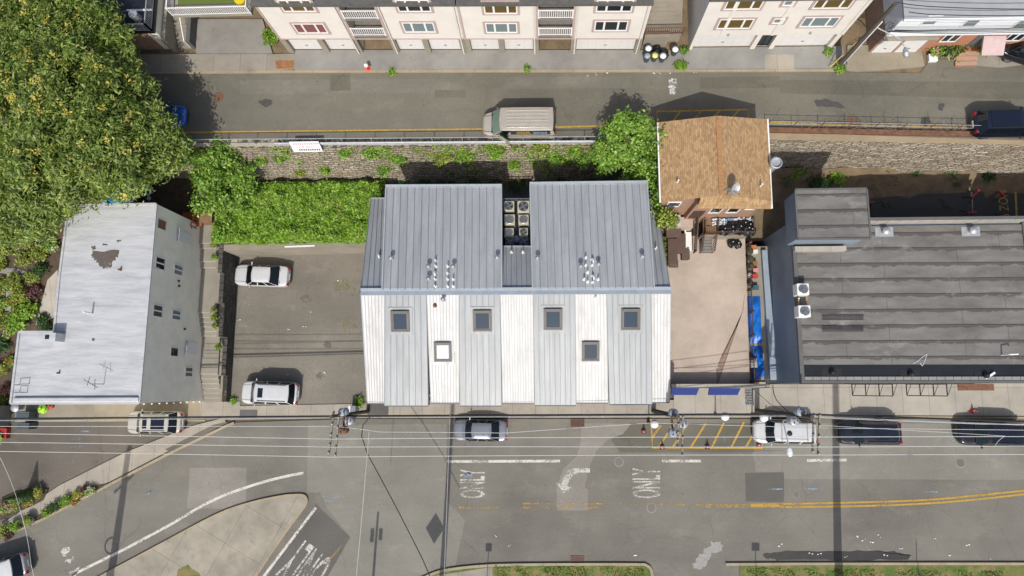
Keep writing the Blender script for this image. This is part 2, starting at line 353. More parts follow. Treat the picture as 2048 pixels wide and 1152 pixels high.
# repairs and stains on the asphalt
PZ = [.004, .006, .008, .010]
sheet('road_patch', [(616, 850), (893, 848), (892, 1000), (930, 1040), (905, 1160), (640, 1180), (702, 1075), (655, 1018), (640, 985), (614, 985)], .003, M['asph_pale'])
sheet('road_patch', [(520, 1180), (560, 1110), (632, 1008), (700, 1074), (640, 1180)], .005, M['asph_dark'])
sheet('road_patch', [(1163, 846), (1262, 848), (1246, 868), (1214, 880), (1192, 902), (1176, 940), (1170, 975), (1176, 980), (1176, 1021), (1114, 1021), (1113, 976), (1126, 938), (1152, 914), (1160, 890)], .004, M['asph_old'])
sheet('road_patch', [(1490, 946), (1568, 945), (1568, 1004), (1492, 1003)], .004, M['asph_dark']); sheet('road_patch', [(1505, 904), (1564, 902), (1563, 943), (1512, 945)], .004, M['asph_old'])
sheet('road_patch', ragged([(380, 937), (494, 935), (490, 1019), (374, 1017)], 1.2), .004, M['asph_old'])
sheet('road_patch', [(1262, 846), (1508, 846), (1508, 905), (1240, 905), (1222, 880)], .003, M['asph_up2']); sheet('road_patch', [(1530, 846), (2150, 848), (2150, 960), (1565, 958), (1564, 900), (1530, 900)], .0025, M['asph_pale'])
sheet('wet_patch', ragged([(1526, 1108), (1570, 1102), (1700, 1101), (1790, 1103), (1822, 1110), (1818, 1119), (1700, 1121), (1560, 1121), (1530, 1116)], 2), .007, M['wet'])
sheet('spill', ragged([(1385, 1128), (1400, 1108), (1412, 1098), (1424, 1084), (1442, 1082), (1446, 1098), (1420, 1110), (1415, 1130), (1392, 1140)], 3), .006, worn('spill_pale', '94918b', .38, 3))
sheet('spill', ragged([(1340, 158), (1352, 157), (1357, 170), (1350, 186), (1340, 188), (1338, 172)], 3), UP+.006, worn('spill_white', 'c9c7c2', .5, 6))
for pts in ([(1628, 200), (1650, 198), (1680, 204), (1686, 212), (1700, 222), (1690, 217), (1660, 214), (1632, 211)], [(1842, 236), (1858, 232), (1862, 242), (1854, 254), (1842, 246)], [(1876, 208), (1889, 206), (1886, 220), (1878, 221)], [(516, 203), (530, 198), (545, 201), (543, 210), (532, 216), (520, 208)]):
    sheet('oil_stain', ragged(pts, 1.5, 4), UP+.006, worn('stain_oil', '4a4743', .4, 5))
OIL = worn('stain_oil_lot', '6a625a', .5, 4); MOSS = worn('moss_thin', '7d7a45', .55, 3)
for i, (u, v, a, b_, g, m_) in enumerate(((612, 598, 12, 9, .06, OIL), (655, 690, 9, 7, .06, OIL), (640, 752, 10, 8, .06, OIL), (690, 575, 24, 22, .06, MOSS), (700, 650, 16, 20, .06, MOSS))):
    sheet('oil_stain' if m_ is OIL else 'moss', ragged([(u+math.cos(k*.785)*a, v+math.sin(k*.785)*b_) for k in range(8)], 2, 3), g+.0075+.0002*i, m_)
for pts in ([(1010, 155), (1260, 152), (1262, 176), (1010, 178)], [(480, 160), (900, 158), (900, 186), (480, 188)], [(870, 180), (930, 180), (932, 195), (868, 195)], [(660, 150), (700, 150), (702, 180), (660, 182)], [(1400, 155), (1560, 152), (1560, 175), (1400, 178)], [(1560, 160), (2100, 165), (2100, 200), (1560, 186)]):
    PH_ = globals().get('PH_', 0)+1; sheet('road_patch', ragged(pts, .6, 3), UP+.002+.0012*PH_, M['asph_up2'] if pts[0][0] > 1300 or pts[0][0] in (660, 870) else M['asph_up3'])
# ---------------------------------------------------------------- painted markings
mk = MB(); Z = .012
for pts in ([(893, 923), (1120, 922)], [(1324, 922), (1402, 922)], [(1614, 921), (1693, 920)], [(632, 1015), (522, 1160)], smooth([(345, 1047), (400, 1014), (450, 990), (520, 966), (570, 953), (607, 946)]), [(140, 1152), (250, 1098), (345, 1047)]):
    strip(mk, pts, .22, Z)
struct(mk.build('road_marking', M['white']))
mk = MB()
strip(mk, smooth([(1500, 1009), (1700, 1005), (1850, 1000), (1950, 991), (2060, 980)]), .15, Z); strip(mk, smooth([(1560, 1014), (1720, 1012), (1850, 1007), (1950, 999), (2060, 987)]), .15, Z)
strip(mk, [(1502, 1011), (1568, 1011)], .2, Z+.004)
for pts in ([(1302, 838), (1305, 895), (1526, 896), (1525, 878)], [(1322, 850), (1304, 876)], [(1348, 848), (1318, 893)], [(1374, 848), (1346, 894)], [(1412, 846), (1382, 894)], [(1448, 845), (1424, 894)], [(1488, 844), (1463, 894)], [(1508, 866), (1492, 894)]): strip(mk, pts, .16, Z+.002*(len(pts) == 2))
struct(mk.build('road_marking', M['yellow']))
mk = MB()
strip(mk, [(910, 1015), (1200, 1015)], .16, Z); strip(mk, [(1040, 1007), (1210, 1007)], .14, Z); strip(mk, [(1240, 1008), (1500, 1010)], .14, Z); strip(mk, [(1400, 1013), (1560, 1014)], .13, Z); strip(mk, [(697, 1076), (660, 1118), (636, 1160)], .14, Z)
struct(mk.build('road_marking', M['yellow_bad']))
mk = MB()
strip(mk, [(-300, 274), (370, 265), (700, 261), (965, 258), (1313, 249)], .13, UP+.012); strip(mk, [(1500, 244), (1700, 250), (1951, 256)], .13, UP+.012); strip(mk, [(1951, 256), (1953, 274)], .14, UP+.014)
for pts in ([(1314, 262), (1314, 223), (1496, 219), (1497, 250)], [(1338, 252), (1360, 224)], [(1380, 250), (1402, 222)], [(1415, 246), (1440, 221)], [(1455, 246), (1478, 220)]): strip(mk, pts, .13, UP+.012+.002*(len(pts) == 2))
struct(mk.build('road_marking', M['yellow']))
mk = MB()
def word(mb, o, right, upv, fw, fh, z): mb.text('ONLY', P(*o, z), (P(*right, z)-P(*o, z)).normalized(), (P(*upv, z)-P(*o, z)).normalized(), 1, fit=(fw, fh), bold=.014)
sc_ = (P(1000, 968, 0)-P(1100, 968, 0)).length/100
word(mk, (970, 996), (970, 940), (918, 996), 56*sc_, 51*sc_, Z); word(mk, (1321, 996), (1321, 938), (1265, 996), 58*sc_, 56*sc_, Z)
word(mk, (668, 1122), (588, 1062), (618, 1192), 3.3, 3.7, Z)
ar = [(1180, 936), (1180, 945), (1158, 945), (1146, 950), (1138, 962), (1134, 972), (1143, 974), (1138, 980), (1128, 990), (1122, 978), (1111, 964), (1122, 968), (1126, 955), (1136, 941), (1150, 936)]
mk.poly(px(ar, Z))
ar2 = [(120, 1100), (142, 1092), (138, 1106), (128, 1112)]; mk.poly(px(ragged(ar2, 3, 3), Z)); mk.poly(px(ragged([(128, 1122), (148, 1112), (140, 1128)], 3, 3), Z)); mk.poly(px([(138, 1145), (160, 1132), (152, 1152), (140, 1160)], Z))
struct(mk.build('road_marking', M['white_bad']))
mk = MB()
for pts in ([(665, 989), (672, 986), (679, 990), (678, 997), (670, 998), (664, 994)], [(645, 991), (663, 990), (663, 992), (645, 993)], [(650, 1001), (668, 1001), (668, 1003), (650, 1003)]): mk.poly(px(pts, Z))
for a, b in (((150, 862), (178, 863)), ((158, 872), (160, 890)), ((140, 894), (166, 893)), ((150, 910), (145, 926)), ((126, 955), (144, 955)), ((125, 968), (140, 966)), ((136, 952), (133, 968)), ((1535, 978), (1565, 978)), ((1577, 977), (1587, 977)), ((1608, 977), (1655, 979)), ((1846, 983), (1877, 984)), ((290, 985), (308, 982)), ((1900, 840), (1905, 878)), ((1895, 882), (1910, 882)), ((1355, 872), (1350, 862)), ((1445, 862), (1450, 885))): strip(mk, [a, b], .12, Z)
for u, v in ((300, 985), (935, 950)): mk.poly(px(ragged([(u-8, v-4), (u+8, v-5), (u+9, v+4), (u-7, v+5)], 2, 2), Z))
struct(mk.build('road_marking', M['blue_spray']))
# traffic island and southern verge
isl = smooth([(150, 1180), (300, 1100), (430, 1031), (500, 1006), (560, 993), (590, 990), (607, 991), (613, 999), (611, 1010), (598, 1028), (560, 1080), (500, 1170)], 4)
slab('traffic_island', isl+[(480, 1200), (120, 1200)], -.05, .16, M['island'])
kerb('kerb', isl, .17, -.05, .17)
sheet('grass_patch', ragged([(358, 1138), (375, 1131), (400, 1150), (395, 1165), (350, 1160)], 2), .168, M['grass'])
kz = smooth([(820, 1170), (860, 1150), (900, 1139), (985, 1131), (1120, 1129), (1270, 1129), (1293, 1131), (1303, 1142), (1306, 1170)], 3)
slab('grass_verge', kz+[(1306, 1300), (820, 1300)], -.05, .13, M['grass'])
kerb('kerb', kz, .2, -.05, .16)
slab('grass_verge', [(1480, 1131), (2200, 1131), (2200, 1300), (1480, 1300)], -.05, .13, M['grass'])
kerb('kerb', [(1452, 1129), (1600, 1128), (2200, 1128)], .2, -.05, .16)
slab('pavement', [(800, 1180), (860, 1153), (985, 1134), (985, 1200)], -.05, .135, M['walk_up'])
# ---------------------------------------------------------------- building materials
def pan(t, p, k):                                       # each pan its own tone, dirt streaks running down the slope
    x = t.n('ShaderNodeSeparateXYZ'); t.l(p, x.inputs[0]); wn = t.n('ShaderNodeTexWhiteNoise'); wn.noise_dimensions = '1D'
    t.l(t.math('FLOOR', t.math('MULTIPLY', x.outputs[0], 1.62)), wn.inputs['W'])
    k = t.mix(.5, k, t.ramp(wn.outputs['Value'], [(0, .82), (1, 1.0)]), 'MULTIPLY')
    k = t.mix(.55, k, t.ramp(t.noise(t.map(p, (5, .12, .5)), 1.3, 5, .7), [(.35, .7), (.6, 1.0)]), 'MULTIPLY')
    return t.mix(t.math('MULTIPLY', t.ramp(t.noise(p, .8, 6, .75), [(.55, 0.0), (.75, 1.0)]), .3), k, '7c7d7a')
t = NT('roof_grey'); p = t.pos()
k = t.ramp(t.noise(t.map(p, (1.2, .25, 1)), 1.1, 4), [(.3, '9c9fa0'), (.7, 'acaeaf')]); k = t.mix(.3, k, t.ramp(t.noise(p, 9, 4), [(.3, .75), (.7, 1.0)]), 'MULTIPLY')
k = pan(t, p, k); M['roof_grey'] = t.out(k, .45, .2)
t = NT('roof_grey_pale'); p = t.pos()
k = t.ramp(t.noise(t.map(p, (1.5, .2, 1)), 1.3, 5), [(.3, '858888'), (.7, '929595')]); k = pan(t, p, k); M['roof_pale'] = t.out(k, .5, .15)
t = NT('roof_white'); p = t.pos()
k = t.ramp(t.noise(t.map(p, (2.2, .25, 1)), 1.2, 5, .7), [(.3, 'acacaa'), (.55, 'c0c0be')]); k = pan(t, p, k); M['roof_white'] = t.out(k, .5)
M['cap'] = plain('ridge_cap', 'a4abb0', .4, .1, 2, metal=.2); M['dark_wall'] = plain('dark_cladding', '4a5056', .6, .1, 2); M['trim'] = plain('gutter_grey', '5a6065', .5, .1, 3)
M['pipe'] = plain('vent_white', 'd8d8d4', .5, .06); M['pipe_g'] = plain('vent_galvanised', '9a9c9d', .4, .2, 6, metal=.5)
M['sky_frame'] = plain('skylight_frame', '4b463f', .5, .1); M['glass_blue'] = gloss('skylight_glass', '223544', .05, .45); M['glass_white'] = gloss('skylight_glass_blind', 'b9bdc4', .1, .8)
M['glass'] = gloss('window_glass', '1c2428', .04, .8); M['glass_b'] = gloss('window_glass_curtain', '6d7a7c', .15, .6); M['glass_r'] = gloss('window_glass_red', '7a4a4a', .2, .6); M['glass_y'] = gloss('window_glass_amber', '5b4a22', .12, .7)  # glass_y is an even amber-brown pane
M['vinyl'] = plain('window_vinyl', 'dcdad6', .5, .04)
t = NT('silver_roof'); p = t.pos()
wv = t.noise(t.map(p, (.35, 1.6, 1)), 1.5, 6, .6)
k = t.ramp(wv, [(.3, 'a6a7a8'), (.5, 'b4b5b5'), (.72, 'c0c0c0')]); k = t.mix(.35, k, t.ramp(t.noise(p, 16, 3), [(.3, .7), (.7, 1.0)]), 'MULTIPLY')
wx = t.n('ShaderNodeTexWave'); wx.bands_direction = 'Y'; wx.inputs['Scale'].default_value = .3; wx.inputs['Distortion'].default_value = 1.0; wx.inputs['Detail'].default_value = 3; t.l(p, wx.inputs['Vector'])
t.bump(t.math('ADD', wv, t.math('MULTIPLY', wx.outputs[1], .2)), .45, .1)
sp_ = t.ramp(t.noise(p, 1.1, 3), [(.72, 0.0), (.76, 1.0)]); k = t.mix(t.math('MULTIPLY', sp_, .4), k, '77777a')
M['silver'] = t.out(k, .5, .15)
M['stain'] = worn('roof_stain', '5b524a', .40, 5)
M['stucco'] = plain('stucco_grey', 'efe9d6', .9, .07, 1.2, fine=.15); M['cream'] = plain('stucco_cream', 'd2ccc2', .9, .05, .9, fine=.1); M['mauve'] = plain('trim_mauve', 'a8948d', .8, .08)
M['soffit'] = plain('eave_grey', '55534e', .8, .2, 3); M['conc_wall'] = concrete('concrete_wall', '8f8778', 0, stain=.5)
M['garage'] = bricks('garage_panel', (0, 2), 'd0ceca', 'cdcbc6', 'bdbbb6', .62, .55, .015, .08, .3, .6, 0)
M['brickw'] = bricks('brick_tan', (0, 2), 'a5785a', '8e6247', '9b8f82', .24, .08, .012); M['brick_o'] = bricks('brick_orange', (0, 2), 'b0673d', '9a5433', 'a58b77', .24, .08, .012)
M['brick_y'] = bricks('brick_side', (1, 2), 'a57a58', '8d6548', '9b8f82', .5, .25, .02)
M['siding'] = bricks('siding_white', (0, 2), 'e2e5e6', 'dfe3e4', 'b4babd', 40, .2, .012, .08, .3, .6)
M['shingle'] = bricks('shingle_tan', (1, 0), 'b5956b', '967754', '836748', .26, .13, .008, .4, .4, .95)
M['shingle_gy'] = plain('roof_felt_grey', '9c9d9d', .9, .08, .9, fine=.2)
t = NT('rolled_roof'); p = t.pos()
sp3 = t.n('ShaderNodeSeparateXYZ'); t.l(p, sp3.inputs[0])
wob = t.noise(t.map(p, (.35, .35, 1)), .8, 2)
yy = t.math('ADD', t.math('MULTIPLY', sp3.outputs[1], 1/1.13), t.math('MULTIPLY', wob, .12)); fr_ = t.math('FRACT', yy)
edge = t.math('ADD', t.math('MULTIPLY', t.noise(t.map(p, (1, .6, 1)), 1.1, 5, .65), .62), -.13)
band = t.math('LESS_THAN', t.math('SUBTRACT', 1.0, fr_), edge); line_ = t.math('LESS_THAN', fr_, .045)
k = t.ramp(t.noise(t.map(p, (.5, 1.5, 1)), .8, 6, .65), [(.3, '5f5c58'), (.5, '706d68'), (.72, '7e7b76')])
k = t.mix(.4, k, t.ramp(t.noise(p, 18, 3), [(.3, .6), (.7, 1.0)]), 'MULTIPLY')
k = t.mix(t.math('MULTIPLY', band, .75), k, '454240'); k = t.mix(t.math('MULTIPLY', line_, .8), k, '35322f')
b = t.n('ShaderNodeTexBrick'); b.offset = .37; b.offset_frequency = 2; b.inputs['Scale'].default_value = 1; b.inputs['Brick Width'].default_value = 8.3; b.inputs['Row Height'].default_value = 1.13; b.inputs['Mortar Size'].default_value = .022
b.inputs['Color1'].default_value = (1, 1, 1, 1); b.inputs['Color2'].default_value = (.9, .9, .9, 1); b.inputs['Mortar'].default_value = (.45, .44, .42, 1); t.l(t.map(p, loc=(0, .07, 0)), b.inputs['Vector'])
k = t.mix(.8, k, b.outputs[0], 'MULTIPLY')
k = t.mix(t.math('MULTIPLY', t.ramp(t.noise(t.map(p, (.7, 1.2, 1), loc=(4, 9, 0)), .5, 6, .75), [(.58, 0.0), (.72, 1.0)]), .5), k, '9a958d')
k = t.mix(t.math('MULTIPLY', t.ramp(t.noise(t.map(p, loc=(14, 2, 0)), .35, 5, .7), [(.56, 0.0), (.68, 1.0)]), .35), k, '4e4b47')
t.bump(line_, -.3, .03); M['rolled'] = t.out(k, .9)
M['blue_wall'] = plain('cladding_blue_grey', '76828d', .55, .12, .5); M['tar_wet'] = plain('roof_tar', '1e1f22', .35, .25, .8)
M['wood'] = plain('deck_wood', '7c5f45', .8, .2, 3); M['wood_red'] = plain('wood_red', '9a5230', .75, .15, 3); M['wood_dk'] = plain('wood_brown_dark', '46342b', .7, .2, 3); M['wood_gy'] = plain('wood_grey', '75716b', .8, .12, 3)
M['awning'] = plain('awning_blue', '142a68', .7, .08, 2); M['tarp'] = plain('tarp_blue', '1d6bc4', .38, .15, 1.2, bump=.5); M['turf'] = plain('turf_green', '5d6b2b', .95, .1, 8, fine=.3)
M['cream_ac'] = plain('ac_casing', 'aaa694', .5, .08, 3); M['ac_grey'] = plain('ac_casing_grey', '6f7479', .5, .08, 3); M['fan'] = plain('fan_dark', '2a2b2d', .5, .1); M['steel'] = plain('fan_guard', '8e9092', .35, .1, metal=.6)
M['ramp_y'] = plain('yellow_table', 'd0b416', .5, .08)

M['seam'] = plain('roof_seam_grey', '6d757b', .5, .1, 3); M['seam_w'] = plain('roof_seam_white', '9b9b98', .5, .1, 3)
def ribbed(mb, a0, a1, b0, b1, n, rw=.05, rh=.045, thick=.08):
    mb.slab([a0, a1, b1, b0], thick)
    mb.mi = 1
    for i in range(n+1):
        f = i/n; p = a0.lerp(a1, f); q = b0.lerp(b1, f); mb.bar(p+Vector((0, 0, rh/2)), q+Vector((0, 0, rh/2)), rw, rh)
    mb.mi = 0
def window(parent, c, right, w_, h_, glass, panes=1, fr=.08, trim=None, deep=.07, ratio=None, out=None):
    c = Vector(c); r = Vector(right).normalized(); nrm = Vector((r.y, -r.x, 0)) if out is None else Vector(out); z = Vector((0, 0, 1)); mb = MB(); o = c+nrm*deep/2
    up_ = nrm
    def bb(p, q, wd): mb.bar(p, q, wd, deep, up=nrm)
    if trim is not None:
        tm = MB()
        for s_ in (-1, 1):
            tm.bar(o+z*s_*(h_/2+.09)-r*(w_/2+.16)-nrm*.01, o+z*s_*(h_/2+.09)+r*(w_/2+.16)-nrm*.01, .17, deep-.02, up=nrm); tm.bar(o+r*s_*(w_/2+.09)-z*(h_/2)-nrm*.01, o+r*s_*(w_/2+.09)+z*(h_/2)-nrm*.01, .16, deep-.02, up=nrm)
    for s_ in (-1, 1):
        bb(o+z*s_*(h_/2-fr/2)-r*w_/2, o+z*s_*(h_/2-fr/2)+r*w_/2, fr); bb(o+r*s_*(w_/2-fr/2)-z*(h_/2-fr), o+r*s_*(w_/2-fr/2)+z*(h_/2-fr), fr)
    xs = ratio or [i/panes for i in range(1, panes)]
    for f in xs: bb(o+r*(f-.5)*w_-z*(h_/2-fr), o+r*(f-.5)*w_+z*(h_/2-fr), fr*1.5)
    win = mb.build('window', M['vinyl'], parent)
    if trim is not None: tm.build('trim', trim, win)
    g = MB(); e = nrm*.018+c
    g.hexa([e-r*(w_/2-.03)-z*(h_/2-.03)-nrm*.012, e+r*(w_/2-.03)-z*(h_/2-.03)-nrm*.012, e+r*(w_/2-.03)+z*(h_/2-.03)-nrm*.012, e-r*(w_/2-.03)+z*(h_/2-.03)-nrm*.012],
           [e-r*(w_/2-.03)-z*(h_/2-.03), e+r*(w_/2-.03)-z*(h_/2-.03), e+r*(w_/2-.03)+z*(h_/2-.03), e-r*(w_/2-.03)+z*(h_/2-.03)])
    g.build('pane', glass, win); return win
def railing(mb, pts, h=1.0, gap=.14, r=.022, post=2.0):
    pts = [Vector(p) for p in pts]; z = Vector((0, 0, 1))
    for a, b in zip(pts, pts[1:]):
        L = (b-a).length; mb.bar(a+z*h, b+z*h, .07, .05); mb.bar(a+z*.1, b+z*.1, .05, .04)
        n = max(1, int(L/gap))
        for i in range(n+1):
            q = a.lerp(b, i/n); mb.bar(q+z*.1, q+z*(h-.02), r*2)
    for q in pts: mb.bar(q, q+z*(h+.06), .1)
    return mb
# ---------------------------------------------------------------- central house with standing-seam roofs
ZR = 9.7
B = empty('metal_roofed_house', P(1030, 620, 0), 0, 'big row of houses under grey and white striped metal roofs with six skylights', 'building')
xl, xr = P(724, 700, 8).x+.05, P(1338, 700, 8).x-.1; ys = P(1000, 800, 7).y+.35; yr = P(1000, 583, ZR).y; yn = P(1000, 392, 6.5).y-.25
xm0, xm1 = P(1004, 450, 8).x, P(1060, 450, 8).x
wb = MB()
for x0, x1 in ((xl, xm0), (xm1, xr)):
    pr = [(ys, -.05), (ys, 6.6), (yr, 9.4), (yn, 6.2), (yn, -.05)]; wb.hexa([(x0, a, b) for a, b in pr], [(x1, a, b) for a, b in pr])
pr = [(ys, -.05), (ys, 6.6), (yr, 9.4), (P(1000, 492, 8.2).y, 7.9), (P(1000, 492, 8.2).y, 6.0), (yn, 6.0), (yn, -.05)]
wb.hexa([(xm0+.002, a, b) for a, b in pr], [(xm1-.002, a, b) for a, b in pr])
wb.build('wall', M['dark_wall'], B)
for i in range(7):
    for zz in (2.0, 4.9):
        window(B, (xl+1.7+i*(xr-xl-3.4)/6, ys, zz), (1, 0, 0), 1.5, 1.3, M['glass'], 2)
R = lambda u: P(u, 585, ZR)
for i, (u0, u1, e0, e1, v, z, m, n) in enumerate([(722, 770, 735, 770, 806, 6.9, 'w', 5), (770, 853, 769, 856, 811, 7.45, 'g', 7), (853, 918, 862, 918, 806, 6.9, 'w', 7), (918, 1000, 920, 1003, 811, 7.45, 'g', 7), (1000, 1066, 1005, 1068, 806, 6.9, 'w', 8),
        (1066, 1150, 1070, 1152, 810, 7.45, 'g', 8), (1150, 1213, 1153, 1216, 805, 6.9, 'w', 7), (1213, 1302, 1219, 1304, 808, 7.45, 'g', 8), (1302, 1341, 1304, 1339, 804, 6.9, 'w', 4)]):
    mb = MB(); g = m == 'g'; dz = Vector((0, 0, .06 if g else 0))
    a0, a1, b0, b1 = R(u0)+dz, R(u1)+dz, P(e0, v, z), P(e1, v, z)
    ribbed(mb, a0, a1, b0, b1, n if g else int(n*1.5), .045, .04 if g else .05, .1)
    if g:                                               # cheeks down to the lower neighbours
        for a, b in ((a0, b0), (a1, b1)):
            c = a+Vector((.02 if a is a0 else -.02, 0, -.08)); d = b+Vector((.02 if a is a0 else -.02, .02, -.08)); mb.hexa([c+Vector((0, 0, -.02)), d+Vector((0, 0, -.75)), d+Vector((.03, 0, -.75)), c+Vector((.03, 0, -.02))], [c, d, d+Vector((.03, 0, 0)), c+Vector((.03, 0, 0))])
    rp = mb.build('roof_panel', [M['roof_pale'], M['seam']] if g else [M['roof_white'], M['seam_w']], B)
    gt = MB(); gt.bar(b0+Vector((0, -.03, -.12)), b1+Vector((0, -.03, -.12)), .1, .12); gt.build('gutter', M['trim'], rp)
mb = MB(); cp = [P(721, 583, ZR+.1), P(1342, 580, ZR+.1)]; mb.bar(cp[0]+Vector((0, -.12, 0)), cp[1]+Vector((0, -.12, 0)), .34, .05, up=(0, .28, 1)); mb.bar(cp[0]+Vector((0, .14, -.005)), cp[1]+Vector((0, .14, -.005)), .2, .05); mb.build('ridge_cap', M['cap'], B)
def wing(pts, zs, n, name='roof_panel', mat='roof_grey', thick=.1):
    a0, a1, b0, b1 = [P(u, v, z) for (u, v), z in zip(pts, zs)]; mb = MB(); ribbed(mb, a0, a1, b0, b1, n, .04, .05, thick)
    e = (Vector((0, 0, .06)))
    mb.bar(b0+e*.5, b1+e*.5, .1, .1); o = mb.build(name, [M[mat], M['seam']], B); return o
wing([(722, 581), (770, 581), (742, 397), (772, 397)], [ZR, ZR, 6.5, 6.5], 4)
wing([(1002, 579), (1064, 579), (1003, 493), (1062, 493)], [ZR, ZR, 8.2, 8.2], 6)
wing([(1304, 577), (1341, 579), (1292, 391), (1310, 390)], [ZR, ZR, 6.5, 6.5], 3)
for pts, n in (([(766, 580), (1003, 578), (773, 374), (1002, 373)], 16), ([(1066, 578), (1307, 576), (1061, 369), (1293, 366)], 16)):
    o = wing(pts, [ZR+.12, ZR+.12, 9.0, 9.0], n)
    a0, a1, b0, b1 = [P(u, v, z) for (u, v), z in zip(pts, [ZR, ZR, 9, 9])]; mb = MB(); dn = Vector((0, 0, -.11))
    i_ = Vector((.12, 0, 0)); j_ = Vector((0, -.2, 0)); top = [a0+i_+dn, a1-i_+dn, b1-i_+j_+dn, b0+i_+j_+dn]; mb.hexa([Vector((q.x, q.y, 6.3)) for q in top], top); mb.build('raised_wall', M['roof_grey'], B)
    ed = MB(); ed.bar(a0+Vector((-.03, 0, .14)), b0+Vector((-.03, 0, .04)), .09, .14); ed.bar(a1+Vector((.03, 0, .14)), b1+Vector((.03, 0, .04)), .09, .14); ed.bar(b0+Vector((-.07, .1, .02)), b1+Vector((.07, .1, .02)), .14, .16); ed.build('roof_edge', M['cap'], o)
def onroof(u, v, kind):                                 # point on one of the roof planes
    pl = {'n': (585, ZR+.12, 373, 9.0), 'w': (581, ZR, 395, 6.5), 'm': (579, ZR, 493, 8.2), 'g': (585, ZR+.06, 810, 7.45), 's': (585, ZR, 806, 6.9)}[kind]
    y0 = P(1000, pl[0], pl[1]).y; y1 = P(1000, pl[2], pl[3]).y; z = 8.5
    for _ in range(8):
        y = P(u, v, z).y; z = pl[1]+(pl[3]-pl[1])*(y-y0)/(y1-y0)
    return P(u, v, z)
def vent(u, v, kind, style=0):
    q = onroof(u, v, kind); mb = MB(); h = .5 if style != 2 else .38
    mb.lathe(q-Vector((0, 0, .06)), [(.13, 0), (.12, .08), (.06, .14)], 8)
    if style == 0: mb.tube(q, q+Vector((0, 0, h)), .05, n=8)
    elif style == 1: mb.tube(q, q+Vector((0, 0, h)), .07, n=8); mb.lathe(q+Vector((0, 0, h)), [(.08, 0), (.17, .02), (.17, .1), (.08, .18), (.01, .2)], 12)
    else: mb.tube(q, q+Vector((.02, -.02, h)), .06, n=8); mb.path([q+Vector((0, 0, h)), q+Vector((.05, -.16, h+.1)), q+Vector((.07, -.3, h-.02))], .055, 8)
    mb.build('vent_pipe', M['pipe'] if style != 1 else M['pipe_g'], B, smooth=False)
for u, v, kd, st in [(759, 510, 'w', 2), (785, 518, 'n', 1), (995, 517, 'n', 1), (1075, 518, 'n', 1), (1283, 515, 'n', 1), (1311, 497, 'w', 0), (859, 535, 'n', 1), (859, 559, 'n', 1), (872, 522, 'n', 0), (872, 533, 'n', 0), (870, 545, 'n', 2), (871, 559, 'n', 0), (871, 573, 'n', 0),
        (896, 533, 'n', 0), (896, 547, 'n', 0), (896, 559, 'n', 0), (896, 573, 'n', 0), (908, 535, 'n', 1), (907, 559, 'n', 0), (907, 573, 'n', 0), (1161, 534, 'n', 1), (1171, 516, 'n', 0), (1171, 531, 'n', 0), (1184, 519, 'n', 2), (1184, 531, 'n', 0), (1196, 530, 'n', 1), (1175, 545, 'n', 0), (1185, 552, 'n', 2), (1168, 559, 'n', 0), (1175, 564, 'n', 0), (1185, 565, 'n', 0), (1196, 559, 'n', 0),
        (1023, 505, 'm', 0), (1046, 505, 'm', 0), (888, 600, 's', 1), (1191, 596, 's', 0)]: vent(u, v, kd, st)
q = onroof(870, 611, 's'); mb = MB(); mb.lathe(q, [(.16, 0), (.13, .12), (.08, .2), (.01, .24)], 10); mb.build('vent_pipe', M['rust'], B)
SN = Vector((0, -(ZR-7.4), (P(0, 585, ZR).y-P(0, 810, 7.4).y))).normalized()
for u, v, kd, w_, gl in [(801, 642, 'g', 1.42, 'glass_blue'), (965, 641, 'g', 1.42, 'glass_blue'), (1106, 638, 'g', 1.42, 'glass_blue'), (1261, 638, 'g', 1.42, 'glass_blue'), (886, 703, 's', 1.34, 'glass_white'), (1181, 702, 's', 1.34, 'glass_blue')]:
    q = onroof(u, v, kd)-SN*.04; X = Vector((1, 0, 0)); Y = SN.cross(X); h = w_*.54; w2 = w_*.48
    fl = MB(); fl.hexa([q-X*(w2+.2)-Y*(h+.24), q+X*(w2+.2)-Y*(h+.24), q+X*(w2+.2)+Y*(h+.24), q-X*(w2+.2)+Y*(h+.24)], [q+SN*.1-X*(w2+.2)-Y*(h+.24), q+SN*.1+X*(w2+.2)-Y*(h+.24), q+SN*.1+X*(w2+.2)+Y*(h+.24), q+SN*.1-X*(w2+.2)+Y*(h+.24)])
    sk = MB()
    for a, b in ((-1, 0), (1, 0)): sk.bar(q+SN*.14+X*a*(w2-.07)-Y*h, q+SN*.14+X*a*(w2-.07)+Y*h, .13, .24, up=SN)
    sk.bar(q+SN*.16-X*(w2-.14)+Y*(h-.1), q+SN*.16+X*(w2-.14)+Y*(h-.1), .2, .3, up=SN); sk.bar(q+SN*.14-X*(w2-.14)-Y*(h-.07), q+SN*.14+X*(w2-.14)-Y*(h-.07), .13, .22, up=SN)
    s = sk.build('skylight', M['sky_frame'], B); fl.build('flashing', M['roof_pale'] if kd == 'g' else M['roof_white'], s)
    inn = MB()
    for a in (-1, 1): inn.bar(q+SN*.16+X*a*(w2-.17)-Y*(h-.13), q+SN*.16+X*a*(w2-.17)+Y*(h-.2), .06, .1, up=SN)
    inn.bar(q+SN*.16-X*(w2-.2)-Y*(h-.17), q+SN*.16+X*(w2-.2)-Y*(h-.17), .06, .1, up=SN); inn.build('inner_frame', M['wood_gy'], s)
    g = MB(); g.bar(q+SN*.17-Y*(h-.16), q+SN*.17+Y*(h-.18), (w2-.15)*2, .03, up=SN); g.build('pane', M[gl], s)
